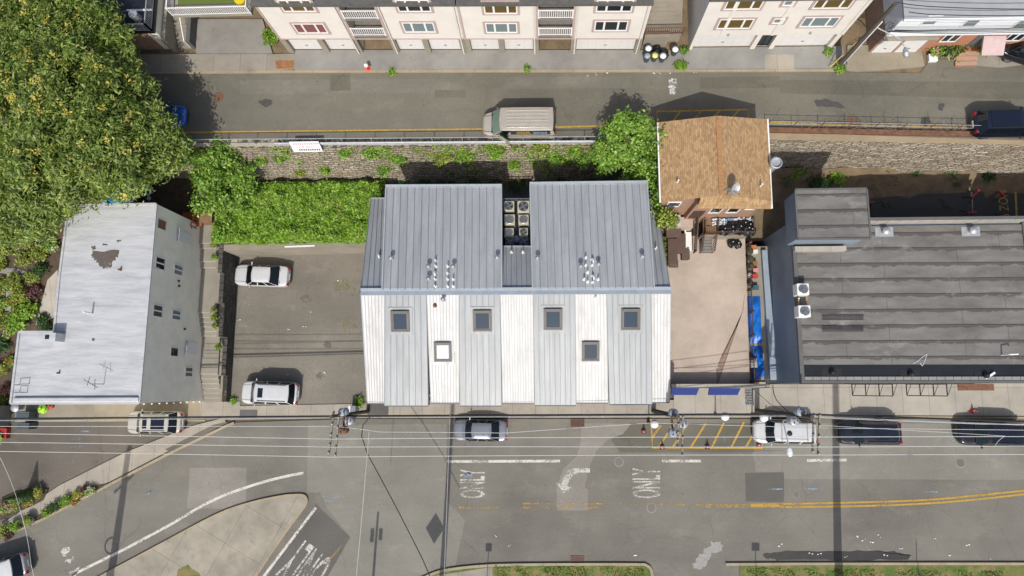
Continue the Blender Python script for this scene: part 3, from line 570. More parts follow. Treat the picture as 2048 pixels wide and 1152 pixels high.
# equipment well: condenser units
mb = MB(); mb.box((xm0+.05, P(1000, 491, 6).y, 6.0), (xm1-.05, yn, 6.06)); mb.build('well_floor', M['tar_wet'], B)
mb = MB(); railing(mb, [P(1006, 401, 6.6), P(1060, 401, 6.6)], .5, .3); mb.build('well_railing', M['trim'], B)
def ac(loc, s, h, mat, label, group, fanm='fan', top=True, yaw=0.0):
    r = empty('condenser_unit', loc, yaw, label, 'air conditioner', group)
    mb = MB(); mb.box((-s/2, -s/2, 0), (s/2, s/2, h)); c = mb.build('casing', M[mat], r, local=True, bevel=.05)
    mb = MB(); mb.lathe((0, 0, h+.002), [(s*.38, 0), (s*.40, .02), (s*.36, .035), (.02, .02)], 20); mb.build('fan_well', M[fanm], r, local=True)
    mb = MB()
    for k in range(4):
        a = k*math.pi/2+.3; u = Vector((math.cos(a), math.sin(a), 0)); w_ = Vector((-u.y, u.x, 0))
        mb.slab([u*.05+Vector((0, 0, h+.055)), u*s*.34-w_*s*.05+Vector((0, 0, h+.06)), u*s*.34+w_*s*.17+Vector((0, 0, h+.075)), u*.05+w_*s*.08+Vector((0, 0, h+.065))], .01)
    mb.lathe((0, 0, h+.05), [(s*.09, 0), (s*.07, .04), (.01, .05)], 10); mb.build('fan', M['steel'], r, local=True)
    mb = MB()
    for k in range(3): mb.path([Vector((math.cos(a_)*s*(.15+.12*k), math.sin(a_)*s*(.15+.12*k), h+.1)) for a_ in [i*math.pi/8 for i in range(17)]], .008, 4)
    for k in range(4): a = k*math.pi/4; mb.bar((math.cos(a)*s*.4, math.sin(a)*s*.4, h+.1), (-math.cos(a)*s*.4, -math.sin(a)*s*.4, h+.1), .012)
    mb.build('guard', M['steel'], r, local=True); return r
AL = ['beige condenser with dark fan at the back left corner of the roof well', 'largest condenser of the roof well, at the back right corner', 'beige condenser second from the back on the left of the roof well', 'beige condenser second from the back on the right of the roof well', 'beige condenser third from the back on the left of the roof well', 'small beige condenser third from the back on the right of the roof well', 'dark shaded condenser at the front left of the roof well', 'dark shaded condenser at the front right of the roof well beside a rag']
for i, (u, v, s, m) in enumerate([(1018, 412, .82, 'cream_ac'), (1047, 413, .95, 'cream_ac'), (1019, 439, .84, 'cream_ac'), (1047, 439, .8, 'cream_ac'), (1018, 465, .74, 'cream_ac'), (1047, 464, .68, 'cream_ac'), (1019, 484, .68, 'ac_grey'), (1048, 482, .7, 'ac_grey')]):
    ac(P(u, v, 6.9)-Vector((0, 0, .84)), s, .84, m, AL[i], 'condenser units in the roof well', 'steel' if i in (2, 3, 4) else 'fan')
tag(MB().lathe(P(1033, 479, 6.1)-Vector((0, 0, .04)), [(.3, 0), (.34, .1), (.25, .3), (.1, .36), (.01, .37)], 9).build('rag', plain('rag_blue', '8fa6c4', .8, .2)), 'crumpled pale blue rag between the front condensers of the roof well', 'rag')
# ---------------------------------------------------------------- white house on the left
ZH = 9.5
H = empty('silver_roofed_house', P(300, 640, 0), 0, 'long house with wrinkled silver painted flat roof and pale side wall', 'building')
rp = [(137, 411), (313, 408), (279, 806), (22, 807), (39, 664), (109, 664), (119, 556), (130, 470)]
rq = px(rp, ZH); ins = [Vector((q.x, q.y, q.z)) for q in rq]
MB().prism(rq, -.05, ZH-.12).build('wall', M['stucco'], H)
n_ = 60; mb = MB(); mb.prism(rq, ZH-.118, ZH); mb.build('roof', M['silver'], H)
mb = MB()
for i, (a, b) in enumerate(zip(rq, rq[1:]+rq[:1])):
    d = (b-a).normalized(); s = Vector((-d.y, d.x, 0))*.0
    mb.bar(a+Vector((0, 0, .03+.003*(i % 2))), b+Vector((0, 0, .03+.003*(i % 2))), .16, .1)
mb.build('roof_edge', M['silver'], H)
mb = MB(); mb.bar(P(26, 800, ZH+.12), P(278, 799, ZH+.12), .35, .2); mb.build('parapet_roll', M['silver'], H, bevel=.08)
for pts, a_ in (([(184, 502), (236, 500), (235, 515), (228, 522), (222, 535), (206, 538), (196, 524), (184, 516)], 2.5), ([(183, 493), (190, 491), (192, 498), (185, 499)], 1), ([(205, 488), (214, 487), (215, 490), (206, 491)], 1), ([(184, 676), (190, 677), (189, 682), (183, 681)], 1), ([(233, 480), (243, 479), (242, 483), (235, 484)], 1)):
    MB().poly(px(ragged(pts, a_), ZH+.004)).build('roof_stain', M['stain'], H)

A, Bq = rq[1], rq[2]; dE = (Bq-A).normalized()
for u, v, w_, h_, g, pn in [(323, 449, .85, 1.25, 'glass_r', 1), (320, 527, .95, 1.3, 'glass', 2), (356, 540, .85, 1.3, 'glass_b', 2), (315, 622, .95, 1.3, 'glass', 2), (352, 630, .8, 1.3, 'glass_b', 2), (348, 704, .75, 1.2, 'glass', 1), (377, 744, .8, 1.2, 'glass', 2)]:
    window(H, PW(u, v, A, Bq), dE, w_, h_, M[g], pn, .07, None, .06, out=(1, 0, 0))
for u, v in ((367, 474), (382, 696)):
    q = PW(u, v, A, Bq); mb = MB(); mb.box((q.x, q.y-.5, q.z-1.0), (q.x+.05, q.y+.5, q.z+1.0)); d_ = mb.build('door', M['vinyl'], H)
    mb = MB(); mb.box((q.x+.05, q.y-.55, q.z+1.0), (q.x+.25, q.y+.55, q.z+1.06)); mb.build('door_hood', M['galv'], d_)
for u, v in ((356, 562), (357, 572), (368, 658)): q = PW(u, v, A, Bq); MB().tube(q, q+Vector((.14, 0, 0)), .08).build('wall_vent', M['black'], H)
mb = MB()
for i in range(9): mb = MB(); mb.box((-28.98, -1.24, 8.9-i*1.02), (-28.87, -1.16, 8.97-i*1.02)); mb.build('corner_clip', M['vinyl'], H)
mb = MB(); q = P(284, 706, ZH); q = P(118, 676, ZH); mb.box((q.x-.45, q.y-.3, ZH), (q.x+.45, q.y+.3, ZH+1.0)); ch = mb.build('chimney', M['silver'], H)
mb = MB(); mb.box((q.x-.3, q.y-.15, ZH+1.0), (q.x+.0, q.y+.15, ZH+1.03)); mb.build('flue', M['black'], ch)
q = P(185, 627, ZH); MB().tube(q, q+Vector((0, 0, 1.0)), .06).build('vent_pipe', M['pipe'], H)
q = P(242, 540, ZH); MB().tube(q, q+Vector((0, 0, .3)), .08).build('vent_pipe', M['rust'], H)
q = P(119, 746, ZH); MB().tube(q, q+Vector((0, 0, .25)), .07).build('vent_pipe', M['iron'], H)
an = empty('roof_antenna', P(208, 768, ZH), 0, 'thin television antenna on the silver roof', 'antenna')
q = P(208, 768, ZH); mb = MB(); mb.tube(q, q+Vector((0, 0, 1.5)), .025); mb.build('mast', M['black'], an)
mb = MB(); mb.tube(q+Vector((-.55, .3, 1.45)), q+Vector((.55, -.25, 1.5)), .02); mb.tube(q+Vector((.35, -.4, 1.5)), q+Vector((.3, .35, 1.5)), .018); mb.tube(q+Vector((-.25, -.1, 1.46)), q+Vector((-.1, .5, 1.46)), .018); mb.build('boom', M['black'], an)
mb = MB(); a, b, c, d = P(27, 770, ZH+.6), P(27, 785, ZH+.6), P(42, 785, ZH+.6), P(46, 768, ZH+.6)
mb.path([a-Vector((0,0,.6)), a, d, d-Vector((0,0,.6))], .03); mb.path([b-Vector((0,0,.6)), b, c, c-Vector((0,0,.6))], .03); mb.build('ladder_rail', M['metal'], H)
# ---------------------------------------------------------------- upper street: cream terrace
FA, FB = P(580, 107, UP), P(1276, 107, UP); fd = (FB-FA).normalized(); fn = Vector((fd.y, -fd.x, 0)); UPV = Vector((0, 0, 1))
def fx(u, v=107): return (PW(u, v, FA, FB)-FA).dot(fd)      # distance along the facade
def fp(s, z, d=0.0): q = FA+fd*s+fn*d; return Vector((q.x, q.y, z))
EV = 14.15
def fbox(mb, s0, s1, z0, z1, d0, d1): return mb.hexa([fp(s0, z0, d1), fp(s1, z0, d1), fp(s1, z0, d0), fp(s0, z0, d0)], [fp(s0, z1, d1), fp(s1, z1, d1), fp(s1, z1, d0), fp(s0, z1, d0)])
def garage(parent, s0, s1, z1=9.3, back=-.32):
    mb = MB(); fbox(mb, s0, s1, UP+.13, z1, back-.06, back); g = mb.build('garage_door', M['garage'], parent)
    h = MB(); c = (s0+s1)/2; fbox(h, c-.1, c+.1, UP+.75, UP+.8, back, back+.04); h.build('handle', M['iron'], g)
def balcony(parent, s0, s1, z):
    mb = MB(); fbox(mb, s0, s1, z-.2, z, -1.55, .12); b = mb.build('balcony', M['wood_gy'], parent)  # floor tone kept dark as part of the recess shade
    r = MB(); railing(r, [fp(s0+.05, z, .06), fp(s1-.05, z, .06)], 1.0, .15); r.build('railing', M['vinyl'], b)
    w_ = MB(); fbox(w_, s0+.3, s1-.3, z, z+2.0, -1.5, -1.46); w_.build('balcony_door', M['glass_y'], b)
def townhouse(label, u0, u1, segs, rec, gar, wins, right_end=True):
    s0, s1 = fx(u0), fx(u1); r = empty('townhouse', fp((s0+s1)/2, UP), 0, label, 'house', 'cream terrace houses')
    mb = MB(); a, b = fx(rec[0]), fx(rec[1])
    fbox(mb, s0, a, 9.3, EV, -11, 0); fbox(mb, b, s1, 9.3, EV, -11, 0); fbox(mb, a+.002, b-.002, UP-.1, EV-.01, -11, -1.6)
    fbox(mb, s0+.01, a-.002, UP-.1, 9.298, -11, -.4); fbox(mb, b+.002, s1-.01, UP-.1, 9.298, -11, -.4)
    mb.build('wall', M['cream'], r)
    for u in segs:
        pm = MB(); s = fx(u); fbox(pm, s-.22, s+.22, UP-.1, 9.297, -.38, .0); pm.build('pillar', M['conc_wall'], r)
    for s, e in ((a-.16, a+.02), (b-.02, b+.16), (s0+.05, s0+.17)): tm = MB(); fbox(tm, s, e, 9.43, EV-.02, .003, .055); tm.build('facade_trim', M['mauve'], r)
    tm = MB(); fbox(tm, s0+.02, s1-.02, 9.3, 9.42, .003, .045); tm.build('facade_trim', M['mauve'], r)
    for s in (a-.28, b+.28, s1-.2): MB().tube(fp(s, UP+.2, .12), fp(s, EV-.1, .12), .055).build('downpipe', M['cream'], r)
    rb = MB(); fbox(rb, a+.05, b-.05, 9.0, EV-.1, -1.598, -1.56); rb.build('recess_shade_panel', M['wood'], r)  # brown back panel added so the recess interior reads as shaded
    for g in gar: garage(r, fx(g[0]), fx(g[1]))
    for z in (11.3, 13.7)[0:2]: balcony(r, a, b, z-1.35 if z > 12 else z-1.35)
    dd = MB(); fbox(dd, a+.5, b-.5, UP+.14, UP+2.2, -1.598, -1.55); dd.build('entry_door', M['ac_grey'], r)
    rf = MB(); fbox(rf, s0-.05, s1+.05, EV, EV+.28, -11.3, .22); rf.build('roof', M['soffit'], r)
    for u, v, w_, h_, g in wins: window(r, PW(u, v, FA, FB), fd, w_, h_, M[g], 3, .09, M['mauve'], .07, [.29, .71], out=fn)
    return r
townhouse('cream terrace house at the left end with red curtained window over two garage doors', 580, 934, (585, 656, 722, 795, 858, 929), (727, 790), ((588, 651), (661, 721), (797, 853), (863, 924)),
          ((594, 11, 2.35, 1.5, 'glass_y'), (621, 56, 2.35, 1.4, 'glass_r'), (827, 11, 2.35, 1.5, 'glass'), (838, 54, 2.35, 1.4, 'glass_b')))
townhouse('cream terrace house with white double garage and an open casement window', 934.6, 1276, (939, 1005, 1072, 1146, 1272), (1077, 1140.5), ((944, 1000), (1010, 1067), (1151, 1267)),
          ((1001, 15, 2.35, 1.5, 'glass_y'), (1003, 55, 2.35, 1.4, 'glass_b'), (1229, 11, 2.5, 1.5, 'glass'), (1222, 51, 2.4, 1.4, 'glass')))
# right-hand cream house
fa_, fb_ = P(1377, 101, UP), P(1662, 98, UP); FA0, FB0, fd0, fn0 = FA, FB, fd, fn
FA, FB = fa_, fb_; fd = (FB-FA).normalized(); fn = Vector((fd.y, -fd.x, 0))
r = empty('wide_cream_house', fp(5, UP), 0, 'cream house with black glazed front door between two wide white garages', 'house')
S = (FB-FA).length; mb = MB(); fbox(mb, 0, S, 9.25, EV, -11, 0); fbox(mb, .01, S-.01, UP-.1, 9.248, -11, -.35); mb.build('wall', M['cream'], r)
for u in (1379, 1503, 1540, 1655): mb = MB(); s = fx(u, 99); fbox(mb, max(0, s-.18), min(S, s+.18), UP-.1, 9.247, -.34, 0); mb.build('pillar', M['cream'], r)
garage(r, fx(1384, 99), fx(1498, 99), 9.24, -.28); garage(r, fx(1545, 99), fx(1650, 99), 9.24, -.28)
s0, s1 = fx(1506, 99), fx(1537, 99); mb = MB(); fbox(mb, s0, s1, UP+.13, 9.24, -.34, -.29); d_ = mb.build('front_door', M['glass'], r)
mb = MB(); fbox(mb, s0, s1, UP+1.9, UP+1.96, -.29, -.26); fbox(mb, (s0+s1)/2-.03, (s0+s1)/2+.03, UP+.13, UP+1.9, -.29, -.26); mb.build('door_bars', M['black'], d_)
for u, v, w_, h_, g, n_ in ((1489, 6, 2.5, 1.5, 'glass_y', 3), (1470, 47, 2.45, 1.35, 'glass_y', 3), (1578, 5, .75, .7, 'glass_b', 1), (1557, 41, .8, .7, 'glass_b', 1), (1668, 4, 2.5, 1.5, 'glass_y', 3), (1639, 43, 2.5, 1.35, 'glass_b', 3)):
    window(r, PW(u, v, FA, FB), fd, w_, h_, M[g], n_, .09, M['mauve'], .07, [.27, .73] if n_ == 3 else None, out=fn)
for s in (fx(1428, 99), fx(1525.5, 99), S-.13): mb = MB(); fbox(mb, s-.12, s+.12, 9.26, EV, .003, .05); mb.build('facade_trim', M['cream'], r)
for u, v in ((1456, 70), (1620, 66)): q = PW(u, v, FA, FB); mb = MB(); mb.lathe(q+fn*.05, [(.07, 0), (.1, .1), (.05, .25)], 8); mb.bar(q, q+fn*.12, .05); mb.build('wall_lamp', M['galv'], r)
mb = MB(); fbox(mb, -.1, S+.05, EV, EV+.28, -11.3, .2); mb.build('roof', M['soffit'], r)
# stair passage between the two terraces
r = empty('alley_stair', P(1330, 90, UP), 0, 'stained concrete stair and wall in the alley between two cream houses', 'stair')
mb = MB(); x0, x1 = P(1284, 100, UP).x, P(1358, 100, UP).x; y0 = P(1320, 100, UP).y
mb.box((x0, y0+.3, UP-.1), (x1-1.0, y0+.7, UP+1.5)); mb.build('front_wall', M['conc_wall'], r)
mb = MB()
for i in range(10): mb.box((x0, y0+.71+i*.3, UP-.1), (x1, y0+1.01+i*.3, UP+1.3+.1*i))
mb.box((x0, y0+3.71, UP-.1), (x1, y0+12, UP+2.3)); mb.build('steps', M['conc_wall'], r)
mb = MB(); railing(mb, [(x0, y0+.5, UP+1.5), (x1, y0+.5, UP+1.5)], 1.0, .16); mb.build('railing', M['rust'], r)
# far right row house
FA, FB = P(1736, 106, UP), P(2075, 101, UP); fd = (FB-FA).normalized(); fn = Vector((fd.y, -fd.x, 0)); S = (FB-FA).length+6
r = empty('white_sided_row_house', fp(6, UP), 0, 'low row house with white siding above orange brick and a grey flat roof', 'house')
s_b = fx(1838, 105)
mb = MB(); fbox(mb, 0, S, 9.75, 12.4, -13, .12); mb.build('upper_wall', M['siding'], r)
mb = MB(); fbox(mb, 0, s_b, UP-.1, 9.748, -13, 0); mb.build('brick_wall', M['brickw'], r); mb = MB(); fbox(mb, s_b+.002, S, UP-.1, 9.747, -13, -.05); mb.build('brick_wall', M['brick_o'], r)
mb = MB(); fbox(mb, -.1, S, 12.4, 12.55, -13.2, .3); rf = mb.build('roof', M['shingle_gy'], r); mb = MB(); fbox(mb, -.1, S, 12.33, 12.5, .303, .42); mb.build('gutter', M['siding'], rf)
mb = MB(); fbox(mb, -.05, s_b, 9.5, 9.62, 0, .35); mb.build('ledge', M['conc_wall'], r)
for u0, u1 in ((1741, 1780), (1786, 1828)): garage(r, fx(u0, 105), fx(u1, 105), 9.1, .045)
for u, v in ((1862, 37), (1944, 40), (2043, 45)): window(r, PW(u, v, FA, FB)+fn*.12, fd, 1.0, 1.25, M['glass_b'], 1, .08, None, .06, out=fn)
for u, v in ((1902, 75), (2032, 73)): window(r, PW(u, v, FA, FB), fd, 1.2, 1.2, M['glass'], 2, .08, None, .06, out=fn)
mb = MB(); s = fx(1948, 105); mb.hexa([fp(s-.8, 9.1, .0), fp(s+.8, 9.1, .0), fp(s+.8, 8.75, 1.25), fp(s-.8, 8.75, 1.25)], [fp(s-.8, 9.35, .0), fp(s+.8, 9.35, .0), fp(s+.8, 8.85, 1.25), fp(s-.8, 8.85, 1.25)]); mb.build('door_canopy', plain('canopy_pink', 'b09a98', .8, .08), r)
mb = MB(); fbox(mb, s-1.2, s-.3, UP+.7, UP+2.6, -.049, .0); mb.build('entry_door', M['conc_dk'], r)
mb = MB()
for i in range(4): fbox(mb, s-1.7, s-.1, UP-.1, UP+.7-i*.17, i*.32-.05, (i+1)*.32-.05)
mb.build('brick_steps', M['brick_o'], r)
FA, FB, fd, fn = FA0, FB0, fd0, fn0
# terraced deck over a dark garage, top left
x0, y0 = P(150, 95, UP).x, P(344, 103, UP).y; x1 = P(357, 106, UP).x; ZD = 10.1
r = empty('garage_with_roof_deck', (x1-4, y0, UP), 0, 'dark garage with a black roof deck, white stripes and metal railings', 'building')
mb = MB(); mb.box((x1-9.5, y0+.25, UP-.1), (x1-.4, y0+9, ZD-.25)); mb.build('wall', M['stucco'], r)
mb = MB(); mb.box((x1-9.7, y0+.0, ZD-.245), (x1-.3, y0+9.1, ZD)); mb.build('deck', M['tar_wet'], r)
mb = MB(); mb.box((x1-6.5, y0+.2, UP), (x1-1.2, y0+.248, UP+2.5)); mb.build('garage_door', M['brickw'], r)
mb = MB()
for a, b, y in ((-6.9, -3.9, 1.75), (-2.6, -.5, 1.75), (-6.9, -3.4, 3.0)): mb.box((x1+a, y0+y, ZD+.002), (x1+b, y0+y+.16, ZD+.012))
mb.build('white_stripe', M['vinyl'], r)
mb = MB(); railing(mb, [(x1-9.5, y0+.1, ZD), (x1-.45, y0+.1, ZD)], 1.0, .15); railing(mb, [(x1-.45, y0+.1, ZD), (x1-.45, y0+9, ZD)], 1.0, .15); railing(mb, [(x1-8.6, y0+1.5, ZD), (x1-8.2, y0+9, ZD)], 1.0, .15); mb.build('railing', M['galv'], r)
mb = MB(); mb.box((x1-.38, y0-.1, UP-.1), (x1-.05, y0+9, UP+2.0)); mb.build('side_wall', M['conc_wall'], r)
tag(MB().lathe((x1-1.6, y0+1.1, ZD+.002), [(.36, 0), (.36, .05), (.3, .7), (.34, .74), (.01, .75)], 14).build('round_table', M['galv']), 'round pale table on the black roof deck', 'table')
for i, (dx, lb) in enumerate(((-4.2, 'white garden chair against the roof deck railing, nearest the corner'), (-5.6, 'white garden chair against the roof deck railing, second from the corner'), (-6.4, 'white garden chair against the roof deck railing, nearest the tree'))):
    c = empty('garden_chair', (x1+dx, y0+.65, ZD), 0, lb, 'chair', 'chairs on the roof deck')
    mb = MB(); mb.box((-.24, -.22, .4), (.24, .24, .45)); mb.build('seat', M['white_pl'], c, local=True)
    mb = MB(); mb.hexa([(-.24, -.24, .45), (.24, -.24, .45), (.24, -.21, .45), (-.24, -.21, .45)], [(-.2, -.36, .9), (.2, -.36, .9), (.2, -.33, .9), (-.2, -.33, .9)]); mb.build('backrest', M['white_pl'], c, local=True)
    for a in (-.21, .21):
        for b in (-.19, .2): mb = MB(); mb.tube((a, b, 0), (a, b, .4), .022); mb.build('leg', M['white_pl'], c, local=True)
# balcony with green turf
ZB = 10.6; a, b = P(345, 32, ZB), P(503, 36, ZB); r = empty('turf_balcony', (a.x, a.y, UP), 0, 'raised balcony with green artificial turf and white railings', 'balcony')
mb = MB(); mb.box((a.x, a.y, ZB-.25), (b.x, a.y+9, ZB-.004)); mb.build('deck', M['conc'], r)
mb = MB(); mb.box((a.x+.35, a.y+.9, ZB-.003), (b.x-.35, a.y+9, ZB+.015)); mb.build('turf', M['turf'], r)
mb = MB(); railing(mb, [(a.x+.05, a.y+9, ZB), (a.x+.05, a.y+.05, ZB), (b.x-.05, a.y+.05, ZB), (b.x-.05, a.y+5, ZB)], 1.0, .16); mb.build('railing', M['vinyl'], r)
mb = MB(); mb.box((a.x+.2, a.y+3.5, UP-.1), (b.x-.2, a.y+9, ZB-.252)); mb.build('wall', M['stucco'], r)
for xx in (a.x+.2, b.x-.2): mb = MB(); mb.box((xx-.07, a.y+2.4, UP-.1), (xx+.07, a.y+2.55, ZB-.252)); mb.build('post', M['conc_dk'], r)
tag(MB().lathe(P(485, 6, ZB+.02), [(.3, 0), (.3, .04), (.42, .5), (.42, .55), (.01, .56)], 14).build('garden_tub', M['ramp_y']), 'round yellow tub on the green turf balcony', 'tub')
struct(MB().prism(px([(392, 38), (525, 38), (545, 107), (392, 107)], UP+.12), UP-.1, UP+.12).build('driveway', M['drive']))
r = empty('front_stair', P(372, 80, UP), 0, 'concrete stair with a white handrail beside the grey driveway', 'stair')
q = P(358, 98, UP); w_ = P(385, 98, UP).x-q.x; mb = MB()
for i in range(11): mb.box((q.x, q.y+i*.32, UP-.1), (q.x+w_, q.y+(i+1)*.32, UP+.17+.17*i))
mb.build('steps', M['step'], r)
mb = MB(); mb.tube((q.x+w_-.15, q.y+.1, UP+1.1), (q.x+w_-.15, q.y+3.4, UP+2.9), .04); mb.tube((q.x+w_-.15, q.y+.1, UP+.1), (q.x+w_-.15, q.y+.1, UP+1.1), .04); mb.tube((q.x+w_-.15, q.y+3.4, UP+1.9), (q.x+w_-.15, q.y+3.4, UP+2.9), .04); mb.build('handrail', M['vinyl'], r)
mb = MB(); mb.box((q.x+w_+.002, q.y, UP-.1), (q.x+w_+.3, q.y+3.5, UP+1.1)); mb.build('side_wall', M['conc_dk'], r)
# ---------------------------------------------------------------- brown house
r = empty('shingled_house', P(1430, 330, 7), 0, 'brick house with a tan shingle gable roof beside the upper street', 'house')
hx0, hx1, hy0, hy1, hm = 8.55, 16.36, 12.62, 19.12, 12.35; hs = 13.1
mb = MB(); sec = [(hx0+.35, 3.0), (hx0+.35, 9.95), (hm, 11.7), (hx1-.35, 9.95), (hx1-.35, 3.0)]
mb.hexa([(a, hs+.45, b) for a, b in sec][::-1], [(a, hy1-.3, b) for a, b in sec][::-1]); mb.box((hm-1.1, hy0+.5, 3.0), (hx1-.352, hs+.448, 9.7)); mb.build('wall', M['brickw'], r)
def sl(x): return 12.0-(1.9)*abs(x-hm)/(hx1-hm)
mb = MB(); mb.slab([(hx0, hs, 10.1), (hm, hs, 12), (hm, hy1-.35, 12), (hx0, hy1, 10.1)], .12)
mb.slab([(hm+.001, hs, 12), (hx1, hs, 10.1), (hx1, hy1+.1, 10.1), (hm+.001, hy1-.35, 12)], .12)
e0 = hm-1.25; mb.hexa([(e0, hy0, 10.1), (hx1, hy0, 9.75), (hx1, hs-.002, 9.98), (hm, hs-.002, 11.75), (e0, hs-.002, 11.2)], [(e0, hy0, 10.2), (hx1, hy0, 9.87), (hx1, hs-.002, 10.1), (hm, hs-.002, 11.9), (e0, hs-.002, 11.35)])
rf = mb.build('roof', M['shingle'], r)
mb = MB()
for i in range(20): y = hs+i*.27; mb.bar((hm-.0, y, 12.02), (hm, y+.26, 12.035), .32, .03)
mb.build('ridge_tiles', plain('ridge_brown', '99714a', .9, .15, 6), rf)
mb = MB()
for a, b in (((hx0-.05, hs, 10.06), (hx0-.05, hy1, 10.06)), ((hx1+.05, hy0, 9.9), (hx1+.05, hy1+.1, 10.06))): mb.bar(a, b, .1, .12)
mb.build('gutter', M['vinyl'], rf)
q = P(1354, 365, 10.6); mb = MB(); mb.tube(q-Vector((0, 0, .3)), q+Vector((0, 0, .55)), .06); mb.box((q.x-.2, q.y-.2, q.z-.2), (q.x+.2, q.y+.2, q.z-.05)); mb.build('vent_pipe', M['pipe'], r)
q = P(1521, 372, 10.6); mb = MB(); mb.tube(q-Vector((0, 0, .3)), q+Vector((0, 0, .5)), .06); mb.build('vent_pipe', M['pipe'], r)
for u, v, w_ in ((1385, 408, 1.1), ): window(r, (hm-2.5, hs+.45, 8.0), (1, 0, 0), 1.0, 1.3, M['glass'], 1)
for xx in (13.0, 14.3): window(r, (xx, hy0+.5, 7.8), (1, 0, 0), .9, 1.6, M['glass'], 1)
window(r, (15.4, hy0+.5, 8.2), (1, 0, 0), .7, .6, M['glass'], 1)
mb = MB(); mb.box((11.45, hy0+.44, 5.5), (12.3, hy0+.498, 7.6)); mb.build('front_door', M['wood_dk'], r)
ds = empty('satellite_dish', P(1456, 380, 11.9), 0, 'grey satellite dish on the ridge of the tan shingle roof', 'dish'); q = P(1456, 384, 11.85)
mb = MB(); mb.tube(q, q+Vector((.1, 0, .7)), .035); mb.tube(q+Vector((-.35, .1, 0)), q+Vector((.1, 0, .5)), .025); mb.tube(q+Vector((-.1, -.3, -.02)), q+Vector((.1, 0, .5)), .025); mb.build('mast', M['pipe_g'], ds)
mb = MB(); mb.lathe(q+Vector((.18, .06, .75)), [(.02, 0), (.2, .03), (.34, .1), (.42, .18), (.43, .18), (.34, .08), (.2, .01), (.02, -.02)], 20, (.55, -.5, .62)); mb.build('reflector', M['galv'], ds)
mb = MB(); mb.tube(q+Vector((.1, -.05, .6)), q+Vector((.5, -.45, .95)), .02); mb.build('feed_arm', M['iron'], ds)
fl = empty('metal_flue', (P(1556, 328, 9)).to_tuple(), 0, 'thick silver flue pipe bracketed to the side of the shingled house', 'flue'); q = P(1553, 325, 10.8); q.z = 10.8
mb = MB(); mb.lathe((q.x, q.y, 4.0), [(.3, 0), (.3, 6.6), (.42, 6.62), (.42, 6.8), (.36, 6.82), (.34, 6.6), (.01, 6.6)], 20); mb.build('pipe', M['galv'], fl)
mb = MB(); mb.bar((hx1-.3, q.y-.2, 9.0), (q.x-.25, q.y-.1, 9.0), .06); mb.bar((hx1-.3, q.y-.6, 9.0), (q.x, q.y-.28, 9.0), .06); mb.bar((hx1-.3, q.y+.2, 9.0), (q.x-.25, q.y+.1, 9.0), .06); mb.build('bracket', M['metal'], fl)
# ---------------------------------------------------------------- shop with concrete roof terrace
r = empty('shop_with_roof_terrace', P(1415, 640, 0), 0, 'single storey shop whose beige concrete roof serves as a terrace', 'building')
pt = px([(1343, 470), (1490, 470), (1501, 768), (1343, 768)], 3.5); x0 = 10.0
MB().prism([(x0, .25), (16.15, .25), (16.35, 12.1), (x0, 12.1)], -.05, 3.4).build('wall', M['conc_wall'], r)
MB().prism([(x0, .3), (16.15, .3), (16.35, 12.1), (x0, 12.1)], 3.402, 3.5).build('roof', M['patio'], r)
MB().poly([P(1434, 775, 3.504), P(1432, 740, 3.504), P(1443, 710, 3.504), P(1458, 680, 3.504), P(1480, 640, 3.504), P(1487, 618, 3.504)]).build('damp_patch', worn('patio_damp', '90796a', .42, 2), r)
cr = MB(); strip(cr, [(1434, 768), (1486, 620), (1489, 590)], .03, 3.508); cr.build('roof_seam', M['conc_dk'], r)
y = .25; mb = MB(); mb.box((x0-.1, y-.28, -.05), (17.3, y-.002, 4.55)); mb.build('front_wall', M['conc_wall'], r)
mb = MB(); mb.box((x0-.12, y-.3, 4.552), (17.32, y+.02, 4.64)); mb.build('coping', M['walk_new'], r)
for u0, u1 in ((1344, 1398), (1419, 1481)):
    a, b = P(u0, 782, 3.2).x, P(u1, 782, 3.2).x; ya = y-.29
    mb = MB(); mb.hexa([(a, ya, 3.0), (b, ya, 3.0), (b-.1, ya-.55, 2.6), (a, ya-.55, 2.6)], [(a, ya, 3.35), (b, ya, 3.35), (b-.1, ya-.55, 2.72), (a, ya-.55, 2.72)]); mb.build('awning', M['awning'], r)
mb = MB(); mb.box((11.2, y-.3, .1), (12.9, y-.281, 2.4)); mb.build('shop_window', M['glass'], r)
mb = MB(); mb.box((14.0, y-.3, .1), (14.9, y-.281, 2.3)); mb.build('shop_door', M['glass'], r)
sg = empty('blade_sign', P(1492, 800, 3), 0, 'upright black and white lettered sign board projecting from the shop front', 'sign')
mb = MB(); mb.box((16.05, y-1.6, 2.4), (16.1, y-.29, 4.3)); b_ = mb.build('board', M['white_pl'], sg)
mb = MB()
for i in range(6):
    for k in range(9):
        if random.random() < .75: mb.box((16.047, y-1.5+i*.2, 2.5+k*.195), (16.0495, y-1.5+i*.2+random.uniform(.05, .13), 2.5+k*.195+.13))
mb.build('lettering', plain('sign_ink', '23283a', .6, .1), b_)
mb = MB(); mb.bar((16.07, y-1.6, 4.35), (16.07, y-.29, 4.35), .06); mb.build('bracket', M['black'], sg)
# terrace fence on the right edge
r = empty('terrace_fence', (16.3, 6, 3.5), 0, 'brown metal picket fence along the right edge of the beige terrace', 'fence'); mb = MB(); mb2 = MB()
a, b = Vector((16.22, .35, 3.5)), Vector((16.4, 11.3, 3.5))
railing(mb, [a.lerp(b, i/6) for i in range(7)], 1.0, .13, .02); mb.build('pickets', M['wood_dk'], r)
for i in range(7): q = a.lerp(b, i/6); mb2.box((q.x-.07, q.y-.07, 3.5), (q.x+.07, q.y+.07, 4.7)); mb2.ball(q+Vector((0, 0, 1.25)), .13, 8)
mb2.build('post', M['wood_dk'], r)
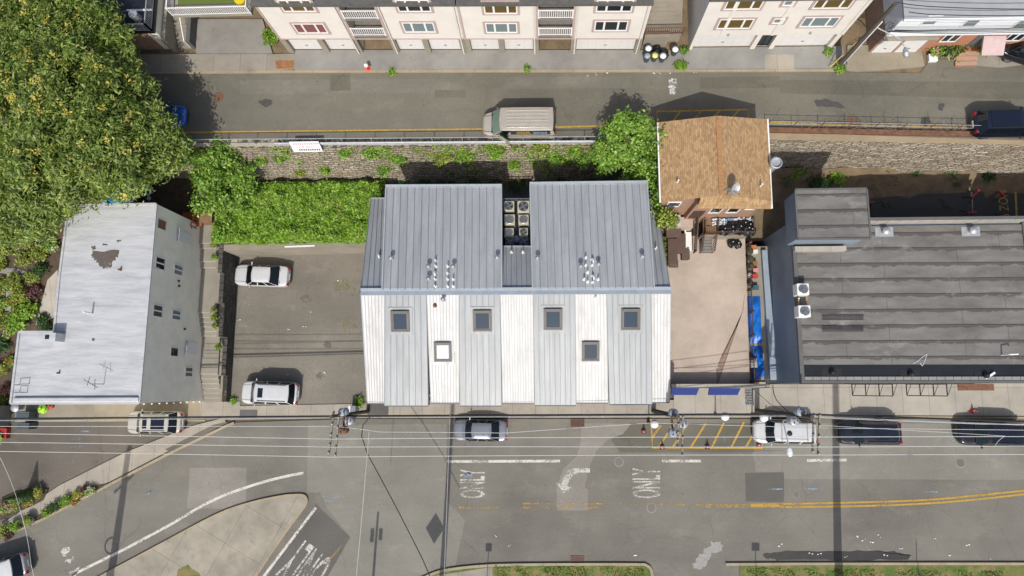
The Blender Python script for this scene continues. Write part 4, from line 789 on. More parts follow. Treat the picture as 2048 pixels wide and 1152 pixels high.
# raised deck in front of the brown house, stair down to the terrace
ZK = 5.4; r = empty('front_deck', (14.5, 12.3, 3.5), 0, 'raised deck with dark railings in front of the brick house', 'deck')
mb = MB(); mb.box((12.6, 11.75, ZK-.15), (16.3, 13.1, ZK)); mb.build('floor', M['wood'], r)
mb = MB(); mb.box((12.6, 11.8, 3.45), (16.25, 11.98, ZK-.152)); mb.build('front_wall', M['conc_wall'], r)
mb = MB(); railing(mb, [(12.65, 11.8, ZK), (14.4, 11.8, ZK), (16.25, 11.8, ZK), (16.25, 13.0, ZK)], .85, .13, .02); mb.build('railing', M['wood_dk'], r)
r = empty('wooden_stair', (12, 11, 3.5), 0, 'grey wooden stair with dark side rails going down to the beige terrace', 'stair'); xa, xb = P(1401, 500, 3.6).x, P(1422, 500, 3.6).x; y0 = P(1410, 506, 3.6).y; y1 = 13.1; ns_ = 11; mb = MB()
for i in range(ns_): mb.box((xa, y0+(y1-y0)*i/ns_, 3.4+i*.17), (xb, y0+(y1-y0)*(i+1)/ns_+.02, 3.6+i*.172))
mb.build('steps', M['wood_gy'], r); mb = MB()
for i in range(ns_): yq = y0+(y1-y0)*i/ns_; mb.box((xa, yq-.012, 3.602+i*.172), (xb, yq+.03, 3.612+i*.172))
mb.build('tread_shading', M['conc_dk'], r)  # dark strips added as shading lines along the tread edges
for xx in (xa-.07, xb+.07):
    mb = MB(); mb.bar((xx, y0, 4.5), (xx, y1-.3, 6.2), .09, .07)
    for i in range(14): f = i/13; mb.bar((xx, y0+(y1-.3-y0)*f, 3.5+1.75*f), (xx, y0+(y1-.3-y0)*f, 4.5+1.7*f), .05)
    mb.build('side_rail', M['wood_dk'], r)
r = empty('brick_porch', (10.6, 12, 3.5), 0, 'low concrete platform with balustrade left of the wooden stair', 'porch'); mb = MB(); mb.box((9.9, P(1380, 455, 5).y, 3.0), (P(1386, 450, 5).x, 13.3, 5.0)); mb.build('platform', M['patio'], r)
xq = P(1391, 470, 4.8).x; mb = MB(); railing(mb, [(xq, P(1391, 507, 3.6).y, 3.9), (xq, 13.2, 5.2)], 1.0, .16, .03); mb.build('balustrade', M['wood_dk'], r)
q = P(1378, 482, 4.0); mb = MB(); mb.box((q.x-.22, q.y-.75, 3.49), (q.x+.22, q.y+.75, 3.95)); mb.box((q.x-.36, q.y-.85, 3.49), (q.x-.222, q.y+.85, 4.1)); mb.build('white_frame', M['white_pl'], r)
q = P(1350, 441, 5.8); q.z = 5.0
ac(q, .9, .85, 'cream_ac', 'square beige condenser on the platform left of the wooden stair', None, 'steel')
bx = [(1347, 466, 1.15, .75, 1.1, 'wide brown storage bin at the back of the stack beside the grey roof'), (1345, 503, .72, 2.0, 1.0, 'long dark brown bin at the front left of the terrace'), (1362, 487, .7, 1.5, .8, 'middle brown bin next to the white frame on the terrace'), (1371, 509, .62, .8, .6, 'short square brown chest in front of the white frame'), (1347, 527, .7, .6, .35, 'small low brown box at the street end of the brown bins')]
for u, v, sx, sy, sz, lb in bx:
    q = P(u, v, 3.5+sz); c = empty('storage_bin', (q.x, q.y, 3.5), random.uniform(-.05, .05), lb, 'bin', 'brown bins on the terrace')
    mb = MB(); mb.hexa([(-sx*.46, -sy*.46, 0), (sx*.46, -sy*.46, 0), (sx*.46, sy*.46, 0), (-sx*.46, sy*.46, 0)], [(-sx/2, -sy/2, sz), (sx/2, -sy/2, sz), (sx/2, sy/2, sz), (-sx/2, sy/2, sz)]); mb.build('body', M['wood_dk'], c, local=True, bevel=.03)
    mb = MB(); mb.hexa([(-sx*.53, -sy*.53, sz+.002), (sx*.53, -sy*.53, sz+.002), (sx*.53, sy*.53, sz+.05), (-sx*.53, sy*.53, sz+.05)], [(-sx*.5, -sy*.5, sz+.08), (sx*.5, -sy*.5, sz+.08), (sx*.5, sy*.5, sz+.16), (-sx*.5, sy*.5, sz+.16)]); mb.build('lid', plain('bin_lid', '513e34', .55, .15), c, local=True)
# ---------------------------------------------------------------- dark flat-roofed building
ZT = 8.0; r = empty('dark_flat_roofed_building', P(1820, 620, 0), 0, 'dark flat roofed commercial building with lapped grey roofing and blue grey side wall', 'building')
bx0, bx1, by0, by1 = 18.42, 35.2, .32, 12.15
mb = MB(); mb.box((bx0, by0, -.05), (bx1, by1, ZT-.25)); mb.build('wall', M['blue_wall'], r)
mb = MB(); mb.box((bx0+.3, by0+1.3, ZT-.248), (bx1-.3, by1-.4, ZT-.1)); rf = mb.build('roof', M['rolled'], r)
mb = MB(); mb.box((bx0+.3, by0+.45, ZT-.248), (bx1-.3, by0+1.298, ZT-.12)); mb.build('tar_strip', M['tar_wet'], rf)
mb = MB(); mb.box((bx0-.02, by0-.03, ZT-.246), (bx1, by0+.16, ZT+.02)); mb.box((bx0-.02, by0+.162, ZT-.246), (bx0+.26, by1, ZT+.016)); mb.box((bx1-.3, by0+.162, ZT-.246), (bx1+.02, by1, ZT+.014)); mb.box((bx0+5, by1-.2, ZT-.246), (bx1-.302, by1+.02, ZT+.75)); mb.build('parapet', M['conc_dk'], r)
mb = MB(); n_ = 28
for i in range(n_): a = bx0+.3+(bx1-bx0-.7)*i/n_; mb.box((a, by0+.162, ZT-.246), (a+(bx1-bx0-.7)/n_-.03, by0+.44, ZT-.03+.003*(i % 2)))
mb.build('parapet_tiles', M['walk_grey'], r)
mb = MB(); n_ = 14
for i in range(n_): a = bx0+5.1+(bx1-bx0-5.5)*i/n_; mb.box((a, by1-.26, ZT-.1), (a+(bx1-bx0-5.5)/n_-.03, by1-.202, ZT+.68))
mb.build('parapet_panels', M['walk_new'], r)
pa, pb = P(1590, 379, 10.4), P(1741, 477, 10.4)
mb = MB(); mb.box((pa.x+.1, pb.y+.1, ZT-.1), (pb.x-.1, pa.y-.1, 10.2)); ph = mb.build('penthouse', M['blue_wall'], r)
mb = MB(); mb.box((pa.x, pb.y, 10.202), (pb.x, pa.y, 10.4)); mb.build('penthouse_roof', M['rolled'], ph)
mb = MB(); e = .0
for a, b in (((pa.x, pa.y), (pb.x, pa.y)), ((pa.x, pb.y), (pb.x, pb.y))): mb.bar((a[0], a[1], 10.4), (b[0], b[1], 10.4), .12, .12)
for x in (pa.x, pb.x): mb.bar((x, pb.y+.07, 10.398), (x, pa.y-.07, 10.398), .12, .12)
mb.build('roof_edge', M['conc_dk'], ph)
mb = MB(); mb.box((bx0, pb.y-.45, ZT-.1), (pb.x-.8, pb.y-.1, ZT+.4)); mb.build('flashing', M['walk_new'], r)
for u, v in ((1768, 464), (1941, 463)):
    q = P(u, v, ZT-.1); mb = MB(); mb.box((q.x-.65, q.y-.35, ZT-.098), (q.x+.65, q.y+.35, ZT-.07)); mb.lathe((q.x, q.y, ZT-.07), [(.2, 0), (.2, .3), (.28, .32), (.28, .42), (.1, .55), (.01, .56)], 14); mb.build('roof_vent', M['galv'], r)
for u, v in ((1663, 745), (1820, 748), (1970, 751)):
    q = P(u, v, ZT-.1); mb = MB(); mb.box((q.x-.7, q.y-.3, ZT-.12), (q.x+.7, q.y+.3, ZT-.1)); mb.lathe((q.x, q.y, ZT-.1), [(.2, 0), (.2, .25), (.1, .4), (.01, .42)], 12); mb.build('roof_vent', M['black'], r)
q = P(2003, 710, ZT-.1); mb = MB(); mb.path([q, q+Vector((0, 0, .9)), q+Vector((.5, .02, .95)), q+Vector((.52, .02, .8))], .05, 8); mb.build('vent_pipe', M['pipe'], r)
for u, v, n in ((1707, 634, 1), (1690, 648, 2), (1690, 660, 3)):
    pass
mb = MB()
for v in (634, 657):
    for k in range(5): a, b = P(1644, v-5+k*2.6, ZT-.08), P(1727, v-5+k*2.6, ZT-.08); mb.bar(a, b, .03, .03)
mb.build('roof_rack_strip', M['black'], rf)
mb = MB(); mb.path([P(u, v, ZT-.07) for u, v in ((1826, 727), (1836, 722), (1845, 714), (1854, 708), (1850, 720), (1845, 732), (1840, 726))], .018, 6); mb.build('sealant', M['white_pl'], rf)
mb = MB(); mb.bar(P(1972, 757, ZT+.05), P(1990, 745, ZT+.1), .14, .04); mb.build('loose_board', M['white_pl'], rf)
ac(P(1607, 578, ZT+.85)-Vector((0, 0, .95)), .85, .9, 'white_pl', 'pale condenser at the left edge of the dark flat roof, farther from the street', 'condensers on the dark flat roof', 'steel')
ac(P(1610, 622, ZT+.85)-Vector((0, 0, .95)), .85, .9, 'white_pl', 'pale condenser at the left edge of the dark flat roof, nearer the street', 'condensers on the dark flat roof', 'steel')
pr_ = empty('unit_frame', P(1603, 600, ZT), 0, 'yellowish timber frame between the two condensers on the dark roof', 'frame')
mb = MB(); a, b, c, d = P(1597, 585, ZT+.3), P(1613, 585, ZT+.3), P(1613, 628, ZT+.3), P(1597, 628, ZT+.3)
for p_, q_ in ((a, b), (c, d)): mb.bar(p_, q_, .1)
for p_, q_ in ((b, c), (d, a)): mb.bar(p_+Vector((0, .06, 0)), q_-Vector((0, .06, 0)) if 0 else q_, .09, .08)
mb.build('beam', plain('timber_yellow', '9c8350', .8, .15, 4), pr_)
mb = MB(); mb.tube(P(1598, 597, ZT+.1), P(1598, 597, ZT+.8), .05); mb.build('pipe', M['white_pl'], pr_)
for u0, u1, dr in ((1705, 1786, 1), (1814, 1895, 2)):
    f_ = empty('awning_frame', P((u0+u1)/2, 780, 3), 0, 'bare black awning frame jutting over the pavement, %s' % ('nearer the blade sign' if dr == 1 else 'nearer the black car with the cone'), 'awning frame', 'awning frames on the dark building')
    z = 2.9; a, b = P(u0, 791, z), P(u1, 792, z); y1 = by0-.04; mb = MB(); mb.bar(a, b, .07)
    for i in range(4): q = a.lerp(b, i/3); mb.bar((q.x, q.y+.04, z), (q.x, y1, z), .06)
    mb.bar((a.x-.04, y1-.03, z+.08), (b.x+.04, y1-.03, z+.08), .06); mb.build('frame', M['black'], f_)
    for i in range(4): q = a.lerp(b, i/3); MB().bar((q.x, q.y+.03, z+.04), (q.x, y1-.0, z+.75), .03).build('stay', M['black'], f_)
mb = MB(); mb.box((P(1920, 778, 3).x, by0-.55, 2.7), (P(1992, 778, 3).x, by0-.035, 2.8)); tag(mb.build('door_canopy', M['rust']), 'brown door canopy on the street side of the dark building', 'canopy')
mb = MB(); mb.box((bx0-.0, by0-.06, -.05), (bx1, by0-.032, 2.4)); mb.build('shopfront', M['conc_dk'], r)
r = empty('neighbour_building', (41, 6, 0), 0, 'dark walled building just past the right end of the dark flat roof', 'building'); MB().box((35.4, .4, -.05), (49, 12.2, 8.4)).build('wall', M['conc_dk'], r); MB().box((35.4, .4, 8.402), (49, 12.2, 8.8)).build('roof', M['tar_wet'], r)
# side passage with tarps between the terrace and the dark building
ZP = 2.5
slab_ = MB().prism([(16.42, .6), (18.4, .6), (18.4, 11.4), (16.42, 11.4)], -.05, ZP); tag(slab_.build('side_shed', M['conc']), 'narrow flat shed roof in the gap beside the dark building', 'shed')
def tarp(pts, label, seed):
    q = px(pts, ZP+.25); x0, x1 = min(p.x for p in q), max(p.x for p in q); y0, y1 = min(p.y for p in q), max(p.y for p in q); mb = MB(); n, m = 8, 22; vs = []
    rr = random.Random(seed)
    for j in range(m+1):
        for i in range(n+1):
            u, v = i/n, j/m; a = q[0].lerp(q[1], u); b = q[3].lerp(q[2], u); p_ = a.lerp(b, v)
            e = min(u, 1-u, v, 1-v)*6; p_.z = ZP+.03+min(1, e)*(.28+.14*math.sin(u*9+v*14+seed)+.08*rr.random()); vs.append(p_)
    fs = [(j*(n+1)+i, j*(n+1)+i+1, (j+1)*(n+1)+i+1, (j+1)*(n+1)+i) for j in range(m) for i in range(n)]; mb.add(vs, fs)
    return tag(mb.build('tarpaulin', M['tarp'], smooth=True), label, 'tarpaulin', 'blue tarpaulins beside the terrace fence')
tarp([(1495, 592), (1522, 592), (1526, 686), (1500, 686)], 'longer blue tarpaulin beside the terrace fence, farther from the street', 1); tarp([(1503, 692), (1526, 692), (1532, 752), (1506, 762)], 'shorter blue tarpaulin beside the terrace fence, nearest the street', 2)
tag(MB().prism(px([(1524, 500), (1534, 500), (1556, 760), (1541, 760)], 2.9), ZP, 2.9).build('gutter_ledge', plain('ledge_blue_grey', '8b97a3', .5, .1, 2)), 'pale blue grey ledge along the foot of the dark building side wall', 'ledge')
mb = MB(); mb.box((P(1496, 720, 3).x, P(1500, 735, 3).y, ZP+.3), (P(1513, 720, 3).x, P(1500, 716, 3).y, ZP+.7)); tag(mb.build('cabinet', M['galv'], bevel=.03), 'grey metal cabinet between fence and blue tarpaulin', 'cabinet')
for i, (u, v) in enumerate(((1498, 502), (1499, 518), (1500, 533))):
    mb = MB(); c = P(u, v, ZP+.8); mb.lathe((c.x, c.y, ZP), [(.24, 0), (.3, .8), (.33, .82), (.33, .88), (.18, .95), (.01, .97)], 14)
    tag(mb.build('barrel', plain('bin_green', '3d4a2b', .5, .1)), ['round green bin in the gap by the deck, farthest from the street', 'round green bin in the gap by the deck, middle of three', 'round green bin in the gap by the deck, nearest the tarpaulin'][i], 'bin', 'green bins in the gap')
jc = [('b0683e', 'orange brown crate'), ('d7d2c8', 'white box'), ('a8403a', 'red box'), ('8a5a38', 'tan wooden crate'), ('d8d6d2', 'white tub'), ('2b5a68', 'teal crate'), ('1d1d20', 'black sack'), ('c77d86', 'pink box')]
for i, (u, v, w_, j) in enumerate(((1508, 494, .4, 0), (1511, 503, .36, 1), (1509, 527, .4, 3), (1512, 540, .36, 7), (1500, 548, .34, 4), (1510, 552, .38, 2), (1502, 565, .5, 6), (1512, 575, .4, 5))):
    c = P(u, v, ZP+.4); mb = MB(); h_ = .3+.08*(i % 3); w2 = w_/2
    if j in (4, 6): mb.lathe((c.x, c.y, ZP), [(w2*.8, 0), (w2, h_*.5), (w2*.9, h_), (w2*.3, h_+.06), (.01, h_+.05)], 12)
    else: mb.box((c.x-w2, c.y-w2*.8, ZP), (c.x+w2, c.y+w2*.8, ZP+h_)); mb.box((c.x-w2-.02, c.y-w2*.8-.02, ZP+h_+.002), (c.x+w2+.02, c.y+w2*.8+.02, ZP+h_+.04))
    tag(mb.build('sack' if j == 6 else 'crate' if 'crate' in jc[j][1] else 'tub' if j == 4 else 'box', plain('junk_%d' % i, jc[j][0], .6, .12), bevel=.01), jc[j][1]+' among the clutter behind the terrace fence', jc[j][1].split()[-1])
# ---------------------------------------------------------------- retaining walls and terraces
M['stone_w'] = stone('stone_west', (0, 2), 'b8ad97', '8b7f6c', '5c5244', .6, .19, .25, .45, .09); M['stone_e'] = stone('stone_east', (0, 2), 'cdc2ae', '9c8d77', '4f4438', .9, .16, .03, .2, .12)
M['stone_dk'] = stone('stone_dark', (1, 2), '5c5a55', '3f3d3a', '2c2a28', .6, .25, .1, .2); M['band'] = concrete('concrete_band', '9a8a70', 0, stain=.5); M['rustcap'] = plain('rust_brown_cap', '6a4a35', .85, .35, 2.5, fine=.3)
def wallgrid(name, mat, xs, prof, label, cat='wall', amp=.06, back=.7, z0=-.05, parent=None):
    mb = MB(); vs = []; n = len(xs); m = len(prof)
    for x, dy in xs:
        for k, (y, z) in enumerate(prof): vs.append((x+random.uniform(-amp, amp)*.5, y+dy+random.uniform(-amp, amp), z+random.uniform(-amp, amp)*.3*(0 < k < m-1)))
    mb.add(vs, [(i*m+k, (i+1)*m+k, (i+1)*m+k+1, i*m+k+1) for i in range(n-1) for k in range(m-1)])
    yt, zt = prof[-1]
    mb.add([(x, yt+dy, zt) for x, dy in xs]+[(x, yt+dy+back, zt) for x, dy in xs]+[(x, yt+dy+back, z0) for x, dy in xs], [(i, i+1, n+i+1, n+i) for i in range(n-1)]+[(n+i, n+i+1, 2*n+i+1, 2*n+i) for i in range(n-1)])
    return tag(mb.build(name, mat, parent), label, cat)
prof = [(16.75+(18.62-16.75)*k/12, 2.3+(7.02-2.3)*k/12) for k in range(13)]
wx_ = lambda x: (18.95-18.65)*(-x)/20*.6
wallgrid('stone_retaining_wall', M['stone_w'], [(x, wx_(x)) for x in np.arange(-46, 8.6, .45)], prof, 'tall overgrown rubble stone retaining wall behind the hedge and the metal roofed houses')
SE = empty('stone_retaining_wall', (28, 18, 3.4), 0, 'pale stone retaining wall with rust stained concrete top right of the shingled house', 'wall')
prof = [(17.3+(18.45-17.3)*k/8, 1.9+(6.2-1.9)*k/8) for k in range(9)]
ex_ = lambda x: (36.4-x)/19*.75
wallgrid('stonework', M['stone_e'], [(x, ex_(x)) for x in np.arange(16.2, 46, .45)], prof, None, None, back=.3, parent=SE)
def along(name, x0, x1, yf, sec, mat, parent=None):
    mb = MB(); n = int((x1-x0)/2)+1; xs = np.linspace(x0, x1, n+1); m = len(sec)
    vs = [(x, y+yf(x), z) for x in xs for y, z in sec]; fs = [(i*m+k, (i+1)*m+k, (i+1)*m+(k+1) % m, i*m+(k+1) % m) for i in range(n) for k in range(m)]+[tuple(range(m))[::-1], tuple(n*m+k for k in range(m))]
    mb.add(vs, fs); return mb.build(name, mat, parent)
along('concrete_band', 16.3, 46, ex_, [(18.4, 6.15), (18.62, 7.0), (18.95, 7.0), (18.95, 6.15)], M['band'], SE)
along('rusty_cap', 16.3, 46, ex_, [(18.6, 7.005), (18.57, 7.25), (18.95, 7.32), (18.97, 7.005)], M['rustcap'], SE)
pf = empty('street_railing', (-10, 19, UP), 0, 'long pale pipe railing on a low parapet along the upper street', 'railing')
along('guard_beam', -20.8, 8.4, wx_, [(18.62, 7.42), (18.66, 7.48), (18.62, 7.58), (18.66, 7.68), (18.62, 7.75), (18.72, 7.78), (18.72, 7.42)], M['galv'], pf)
along('kerb_edge', -46, -20.9, wx_, [(18.72, 6.9), (18.72, 7.12), (18.98, 7.12), (18.98, 6.9)], M['walk_new'], pf)
mb = MB(); xs = list(np.arange(-46, 8.3, 2.35))
for i in range(len(xs)-1):
    a, b = Vector((xs[i], 18.85+wx_(xs[i]), 8.25)), Vector((xs[i+1], 18.85+wx_(xs[i+1]), 8.25)); mb.tube(a, b, .035, n=6)
mb.build('top_rail', M['galv'], pf)
for x in xs: MB().tube((x, 18.85+wx_(x), 7.0), (x, 18.85+wx_(x), 8.27), .035, n=6).build('post', M['galv'], pf)
pf = empty('chain_fence', (28, 19.3, UP), 0, 'rusty wire fence with thin posts overgrown by bare vines along the upper street', 'fence')
mb = MB(); xs = list(np.arange(17.2, 44, 2.0)); yy = lambda x: 19.02+ex_(x)
for i in range(len(xs)-1):
    for z in (8.3, 7.75): mb.tube((xs[i], yy(xs[i]), z), (xs[i+1], yy(xs[i+1]), z), .02, n=5)
mb.build('wire_rail', M['galv'], pf)
for x in xs: MB().tube((x, yy(x), 7.0), (x, yy(x), 8.4), .035, n=6).build('post', M['rust'], pf)
mb = MB()
for i in range(70):
    x = random.choice([19.5, 21.5, 23.5, 25, 26.5, 28, 30, 31.5])+random.gauss(0, .5); p_ = Vector((x, yy(x)+random.uniform(-.15, .1), 7.05)); d = Vector((random.gauss(0, .4), random.gauss(0, .2), 1))
    for k in range(5):
        q = p_+d.normalized()*random.uniform(.15, .35); mb.tube(p_, q, .014, .012, 4); p_ = q; d += Vector((random.gauss(0, .7), random.gauss(0, .35), random.gauss(0, .5)))
tag(mb.build('bare_vine', plain('twig_brown', '77634c', .9, .2, 5)), 'tangle of bare brown vines hanging on the wire fence', 'vine')
# banner on the railing
bn = empty('banner', P(607, 295, 7.6), 0, 'white banner with red and dark lettering on the street railing', 'banner')
x0, x1 = P(578, 292, 8.1).x, P(637, 292, 8.1).x; yb = 18.63+wx_(-19)
mb = MB(); mb.hexa([(x0, yb-.4, 7.0), (x1, yb-.4, 7.0), (x1, yb-.37, 7.0), (x0, yb-.37, 7.0)], [(x0, yb, 8.15), (x1, yb, 8.15), (x1, yb+.03, 8.15), (x0, yb+.03, 8.15)]); sh = mb.build('sheet', M['white_pl'], bn)
mb = MB(); W_ = x1-x0; ey = Vector((0, .4, 1.15)).normalized(); by = lambda z: yb-.4+.4*(z-7.0)/1.15
def btx(mb, s, z, w_, h_): mb.text(s, (x0+(W_-w_)/2, by(z)-.012, z), (1, 0, 0), ey, 1, fit=(w_, h_))
btx(mb, 'FOR RENT', 7.48, W_*.5, .2)
for k in range(12): mb.hexa([(x0+.25+k*W_*.075, by(7.85)-.012, 7.85), (x0+.35+k*W_*.075, by(7.85)-.012, 7.85), (x0+.35+k*W_*.075, by(7.85), 7.85), (x0+.25+k*W_*.075, by(7.85), 7.85)], [(x0+.25+k*W_*.075, by(8)-.012, 8), (x0+.35+k*W_*.075, by(8)-.012, 8), (x0+.35+k*W_*.075, by(8), 8), (x0+.25+k*W_*.075, by(8), 8)])
mb.build('lettering', plain('print_red', 'b08088', .6, .05), sh); mb = MB()
for k in range(10): mb.hexa([(x0+.5+k*W_*.075, by(7.15)-.012, 7.15), (x0+.6+k*W_*.075, by(7.15)-.012, 7.15), (x0+.6+k*W_*.075, by(7.15), 7.15), (x0+.5+k*W_*.075, by(7.15), 7.15)], [(x0+.5+k*W_*.075, by(7.35)-.012, 7.35), (x0+.6+k*W_*.075, by(7.35)-.012, 7.35), (x0+.6+k*W_*.075, by(7.35), 7.35), (x0+.5+k*W_*.075, by(7.35), 7.35)])
mb.build('lettering', plain('print_dark', '4a4a55', .6, .05), sh)
# hedge terrace
struct(MB().prism([(-27.4, 11.7), (-12.95, 11.7), (-12.95, 17.6), (-27.4, 17.6)], -.05, 3.0).build('terrace', M['soil']))
mb = MB(); mb.prism([(-26.6, 11.35), (-12.9, 11.7), (-12.9, 12.2), (-26.6, 11.85)], -.05, 3.02); tw = mb.build('terrace_wall', M['conc_wall']); tag(tw, 'beige concrete wall between the hedge and the small car park', 'wall')
tag(MB().prism([(P(570, 490, 3).x, 11.55), (P(630, 490, 3).x, 11.62), (P(630, 490, 3).x, 11.75), (P(570, 490, 3).x, 11.68)], 3.03, 3.07).build('board', M['white_pl']), 'long white board lying on the wall below the hedge', 'board')
struct(MB().prism([(-13, 14.9), (8.5, 14.9), (8.5, 17.4), (-13, 17.4)], -.05, 2.35).build('back_passage', M['conc_dk']))
struct(MB().prism([(8.6, 12.11), (16.42, 12.11), (16.42, 19.0), (8.6, 19.0)], -.05, 3.6).build('house_plot', M['soil']))
# slope and back lot on the right
xs = np.linspace(16.43, 46, 70); ys_ = np.linspace(12.1, 17.9, 26); vs = []
for x in xs:
    for y in ys_:
        z = np.interp(y, [12.1, 14.6, 15.6, 16.6, 17.3, 17.9], [1.3, 1.35, 1.5, 1.8, 2.2, 2.6]); k = min(1, max(0, (y-14.3)/1.2))
        z += k*(.28*math.sin(x*1.3)*math.sin(y*2.1+x*.6)+random.uniform(-.12, .12))
        if x < 22: z += .9*min(1, max(0, (y-13.6)/2))*(22-x)/5.6
        vs.append((x, y, z))
m = len(ys_); mb = MB(); mb.add(vs, [(i*m+k, (i+1)*m+k, (i+1)*m+k+1, i*m+k+1) for i in range(len(xs)-1) for k in range(m-1)])
struct(mb.build('slope', M['dirt'], smooth=True))
sheet('back_lot', [(1742, 452), (2200, 452), (2200, 392), (1950, 384), (1820, 390), (1742, 396)], 1.68, M['tar'])
mb = MB(); mb.text('G ZON', P(2020, 440, 1.69), (0, 1, 0), (-1, 0, 0), 1, fit=(2.5, .75)); strip(mb, [(2031, 384), (2034, 440)], .16, 1.69); struct(mb.build('road_marking', M['yellow']))
BR = plain('barrier_red', 'b8323a', .6, .15, 5)
for i, (u0, v0, u1, v1, lb) in enumerate(((1944, 396, 1957, 380, 'red barrier at the foot of the dirt slope, standing slanted'), (1997, 382, 2008, 393, 'red barrier next to the black sack in the back lot'), (1934, 425, 1952, 425, 'red barrier lying level near the parapet of the dark building'), (1993, 437, 2010, 429, 'red barrier beside the yellow lettering of the back lot'), (1738, 405, 1746, 404, 'red barrier next to the penthouse of the dark building'))):
    a, b = P(u0, v0, 2.6), P(u1, v1, 2.6); r = empty('barrier', ((a+b)/2-Vector((0, 0, 1))).to_tuple(), 0, lb, 'barrier', 'red barriers in the back lot')
    mb = MB(); mb.bar(a, b, .1, .22); mb.build('board', BR, r); d = (b-a).normalized(); s = Vector((-d.y, d.x, 0))
    for q in (a+d*.08, b-d*.08):
        for k in (-1, 1): MB().tube(q, q+s*k*.4-Vector((0, 0, .95)), .03, n=6).build('leg', M['black'], r)
# stair path beside the white house
r = empty('stepped_path', (-28.2, 5, 0), 0, 'stepped concrete path with landings climbing beside the pale house', 'path')
mb = MB(); X0, X1 = -28.9, -27.35; prof_ = [(-1.2, .12)]+[(-.9+i*.4, .12+.17*(i+1)) for i in range(6)]+[(4.3+i*.38, 1.14+.17*(i+1)) for i in range(6)]+[(10.0, 2.36), (10.5, 2.53), (11.6, 2.7), (12.0, 2.87)]
for i, (y, z) in enumerate(prof_):
    y2 = prof_[i+1][0] if i+1 < len(prof_) else 13.6; mb.box((X0+.001*i, y, -.05), (X1-.001*i, y2, z))
mb.build('steps', M['step'], r); mb = MB()
for i, (y, z) in enumerate(prof_[1:]): mb.box((X0+.03, y-.02, z-.14), (X1-.03, y-.001, z+.004)); mb.box((X0+.03, y-.001, z+.0005), (X1-.03, y+.06, z+.004))
mb.build('tread_shading', M['walk_new'], r)  # pale strips added to draw light and shade between the treads
mb = MB(); mb2 = MB()
for y0, y1, z in ((-1.2, 1.0, .9), (1.0, 4.2, 1.3), (4.2, 7.0, 2.2), (7.0, 9.5, 2.6), (9.5, 11.9, 3.05)):
    mb.box((-26.98, y0, -.05), (-26.62, y1-.003, z)); mb2.box((-27.34, y0, -.05), (-26.985, y1-.003, z-.35))
tag(mb.build('stone_side_wall', M['stone_dk']), 'dark stepped stone wall between the car park and the stepped path', 'wall'); mb2.build('side_bed', M['step'], r)
FOL = {}
def leaves(name, pts, nrm, size, asp, mat, parent=None, droop=.5, origin=None, local=False):
    pts = np.asarray(pts, float); n = len(pts); nrm = np.asarray(nrm, float)
    nr = nrm+rng.normal(0, droop, (n, 3)); nr /= np.linalg.norm(nr, axis=1)[:, None]+1e-9
    t = rng.normal(0, 1, (n, 3)); t -= nr*(t*nr).sum(1)[:, None]; t /= np.linalg.norm(t, axis=1)[:, None]+1e-9; b = np.cross(nr, t)
    s = (size*rng.uniform(.65, 1.35, n))[:, None]; w = s*asp
    off = np.array(origin if origin is not None else OFF.get(parent, (0, 0, 0)) if parent is not None and not local else (0, 0, 0), float)
    V = np.stack([pts-t*s*.5, pts+b*w*.5+nr*s*.05, pts+t*s*.5-nr*s*.12, pts-b*w*.5+nr*s*.05], 1).reshape(-1, 3)-off
    me = bpy.data.meshes.new(name); me.vertices.add(4*n); me.loops.add(4*n); me.polygons.add(n)
    me.vertices.foreach_set('co', V.astype(np.float32).ravel()); me.loops.foreach_set('vertex_index', np.arange(4*n, dtype=np.int32)); me.polygons.foreach_set('loop_start', np.arange(0, 4*n, 4, dtype=np.int32))
    me.update(calc_edges=True); me.materials.append(mat); o = bpy.data.objects.new(name, me); COL.objects.link(o)
    if parent is not None: o.parent = parent; OFF[o] = OFF.get(parent)
    else: o.location = off; OFF[o] = Vector(off)
    return o
L_BIG = leafmat('leaf_big_tree', [(0, '4d6626'), (.35, '6d8632'), (.7, '8ea048'), (1, 'b0ba64')], .32, .75, .9); L_HEDGE = leafmat('leaf_hedge', [(0, '4d7016'), (.4, '709c22'), (.8, '8fb436'), (1, 'abc754')], .33, .55, 2.2, '8a9640'); L_TREE = leafmat('leaf_tree', [(0, '4a6f1c'), (.4, '6b942a'), (.8, '8db040'), (1, 'aec862')])
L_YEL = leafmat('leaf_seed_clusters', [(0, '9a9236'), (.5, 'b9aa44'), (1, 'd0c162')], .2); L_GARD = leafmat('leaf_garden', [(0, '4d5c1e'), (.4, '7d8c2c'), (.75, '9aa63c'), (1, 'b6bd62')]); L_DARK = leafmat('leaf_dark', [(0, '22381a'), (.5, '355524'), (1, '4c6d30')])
L_PINK = leafmat('petal_pink', [(0, '8c2f4a'), (.5, 'c46a88'), (1, 'dfb4bd')], .2); L_RED = leafmat('petal_red', [(0, '8f2018'), (.6, 'c23a26'), (1, 'd8613c')], .2); L_WHT = leafmat('petal_white', [(0, 'b9a9a0'), (.5, 'd8d2c8'), (1, 'e6e0da')], .2); L_MAR = leafmat('leaf_maroon', [(0, '3a1f20'), (.6, '5b3133'), (1, '7a4a48')], .2)
BARK = plain('bark', '5c5045', .9, .25, 4, bump=.5); BARKG = plain('bark_grey', '8a8074', .9, .2, 4, bump=.4)
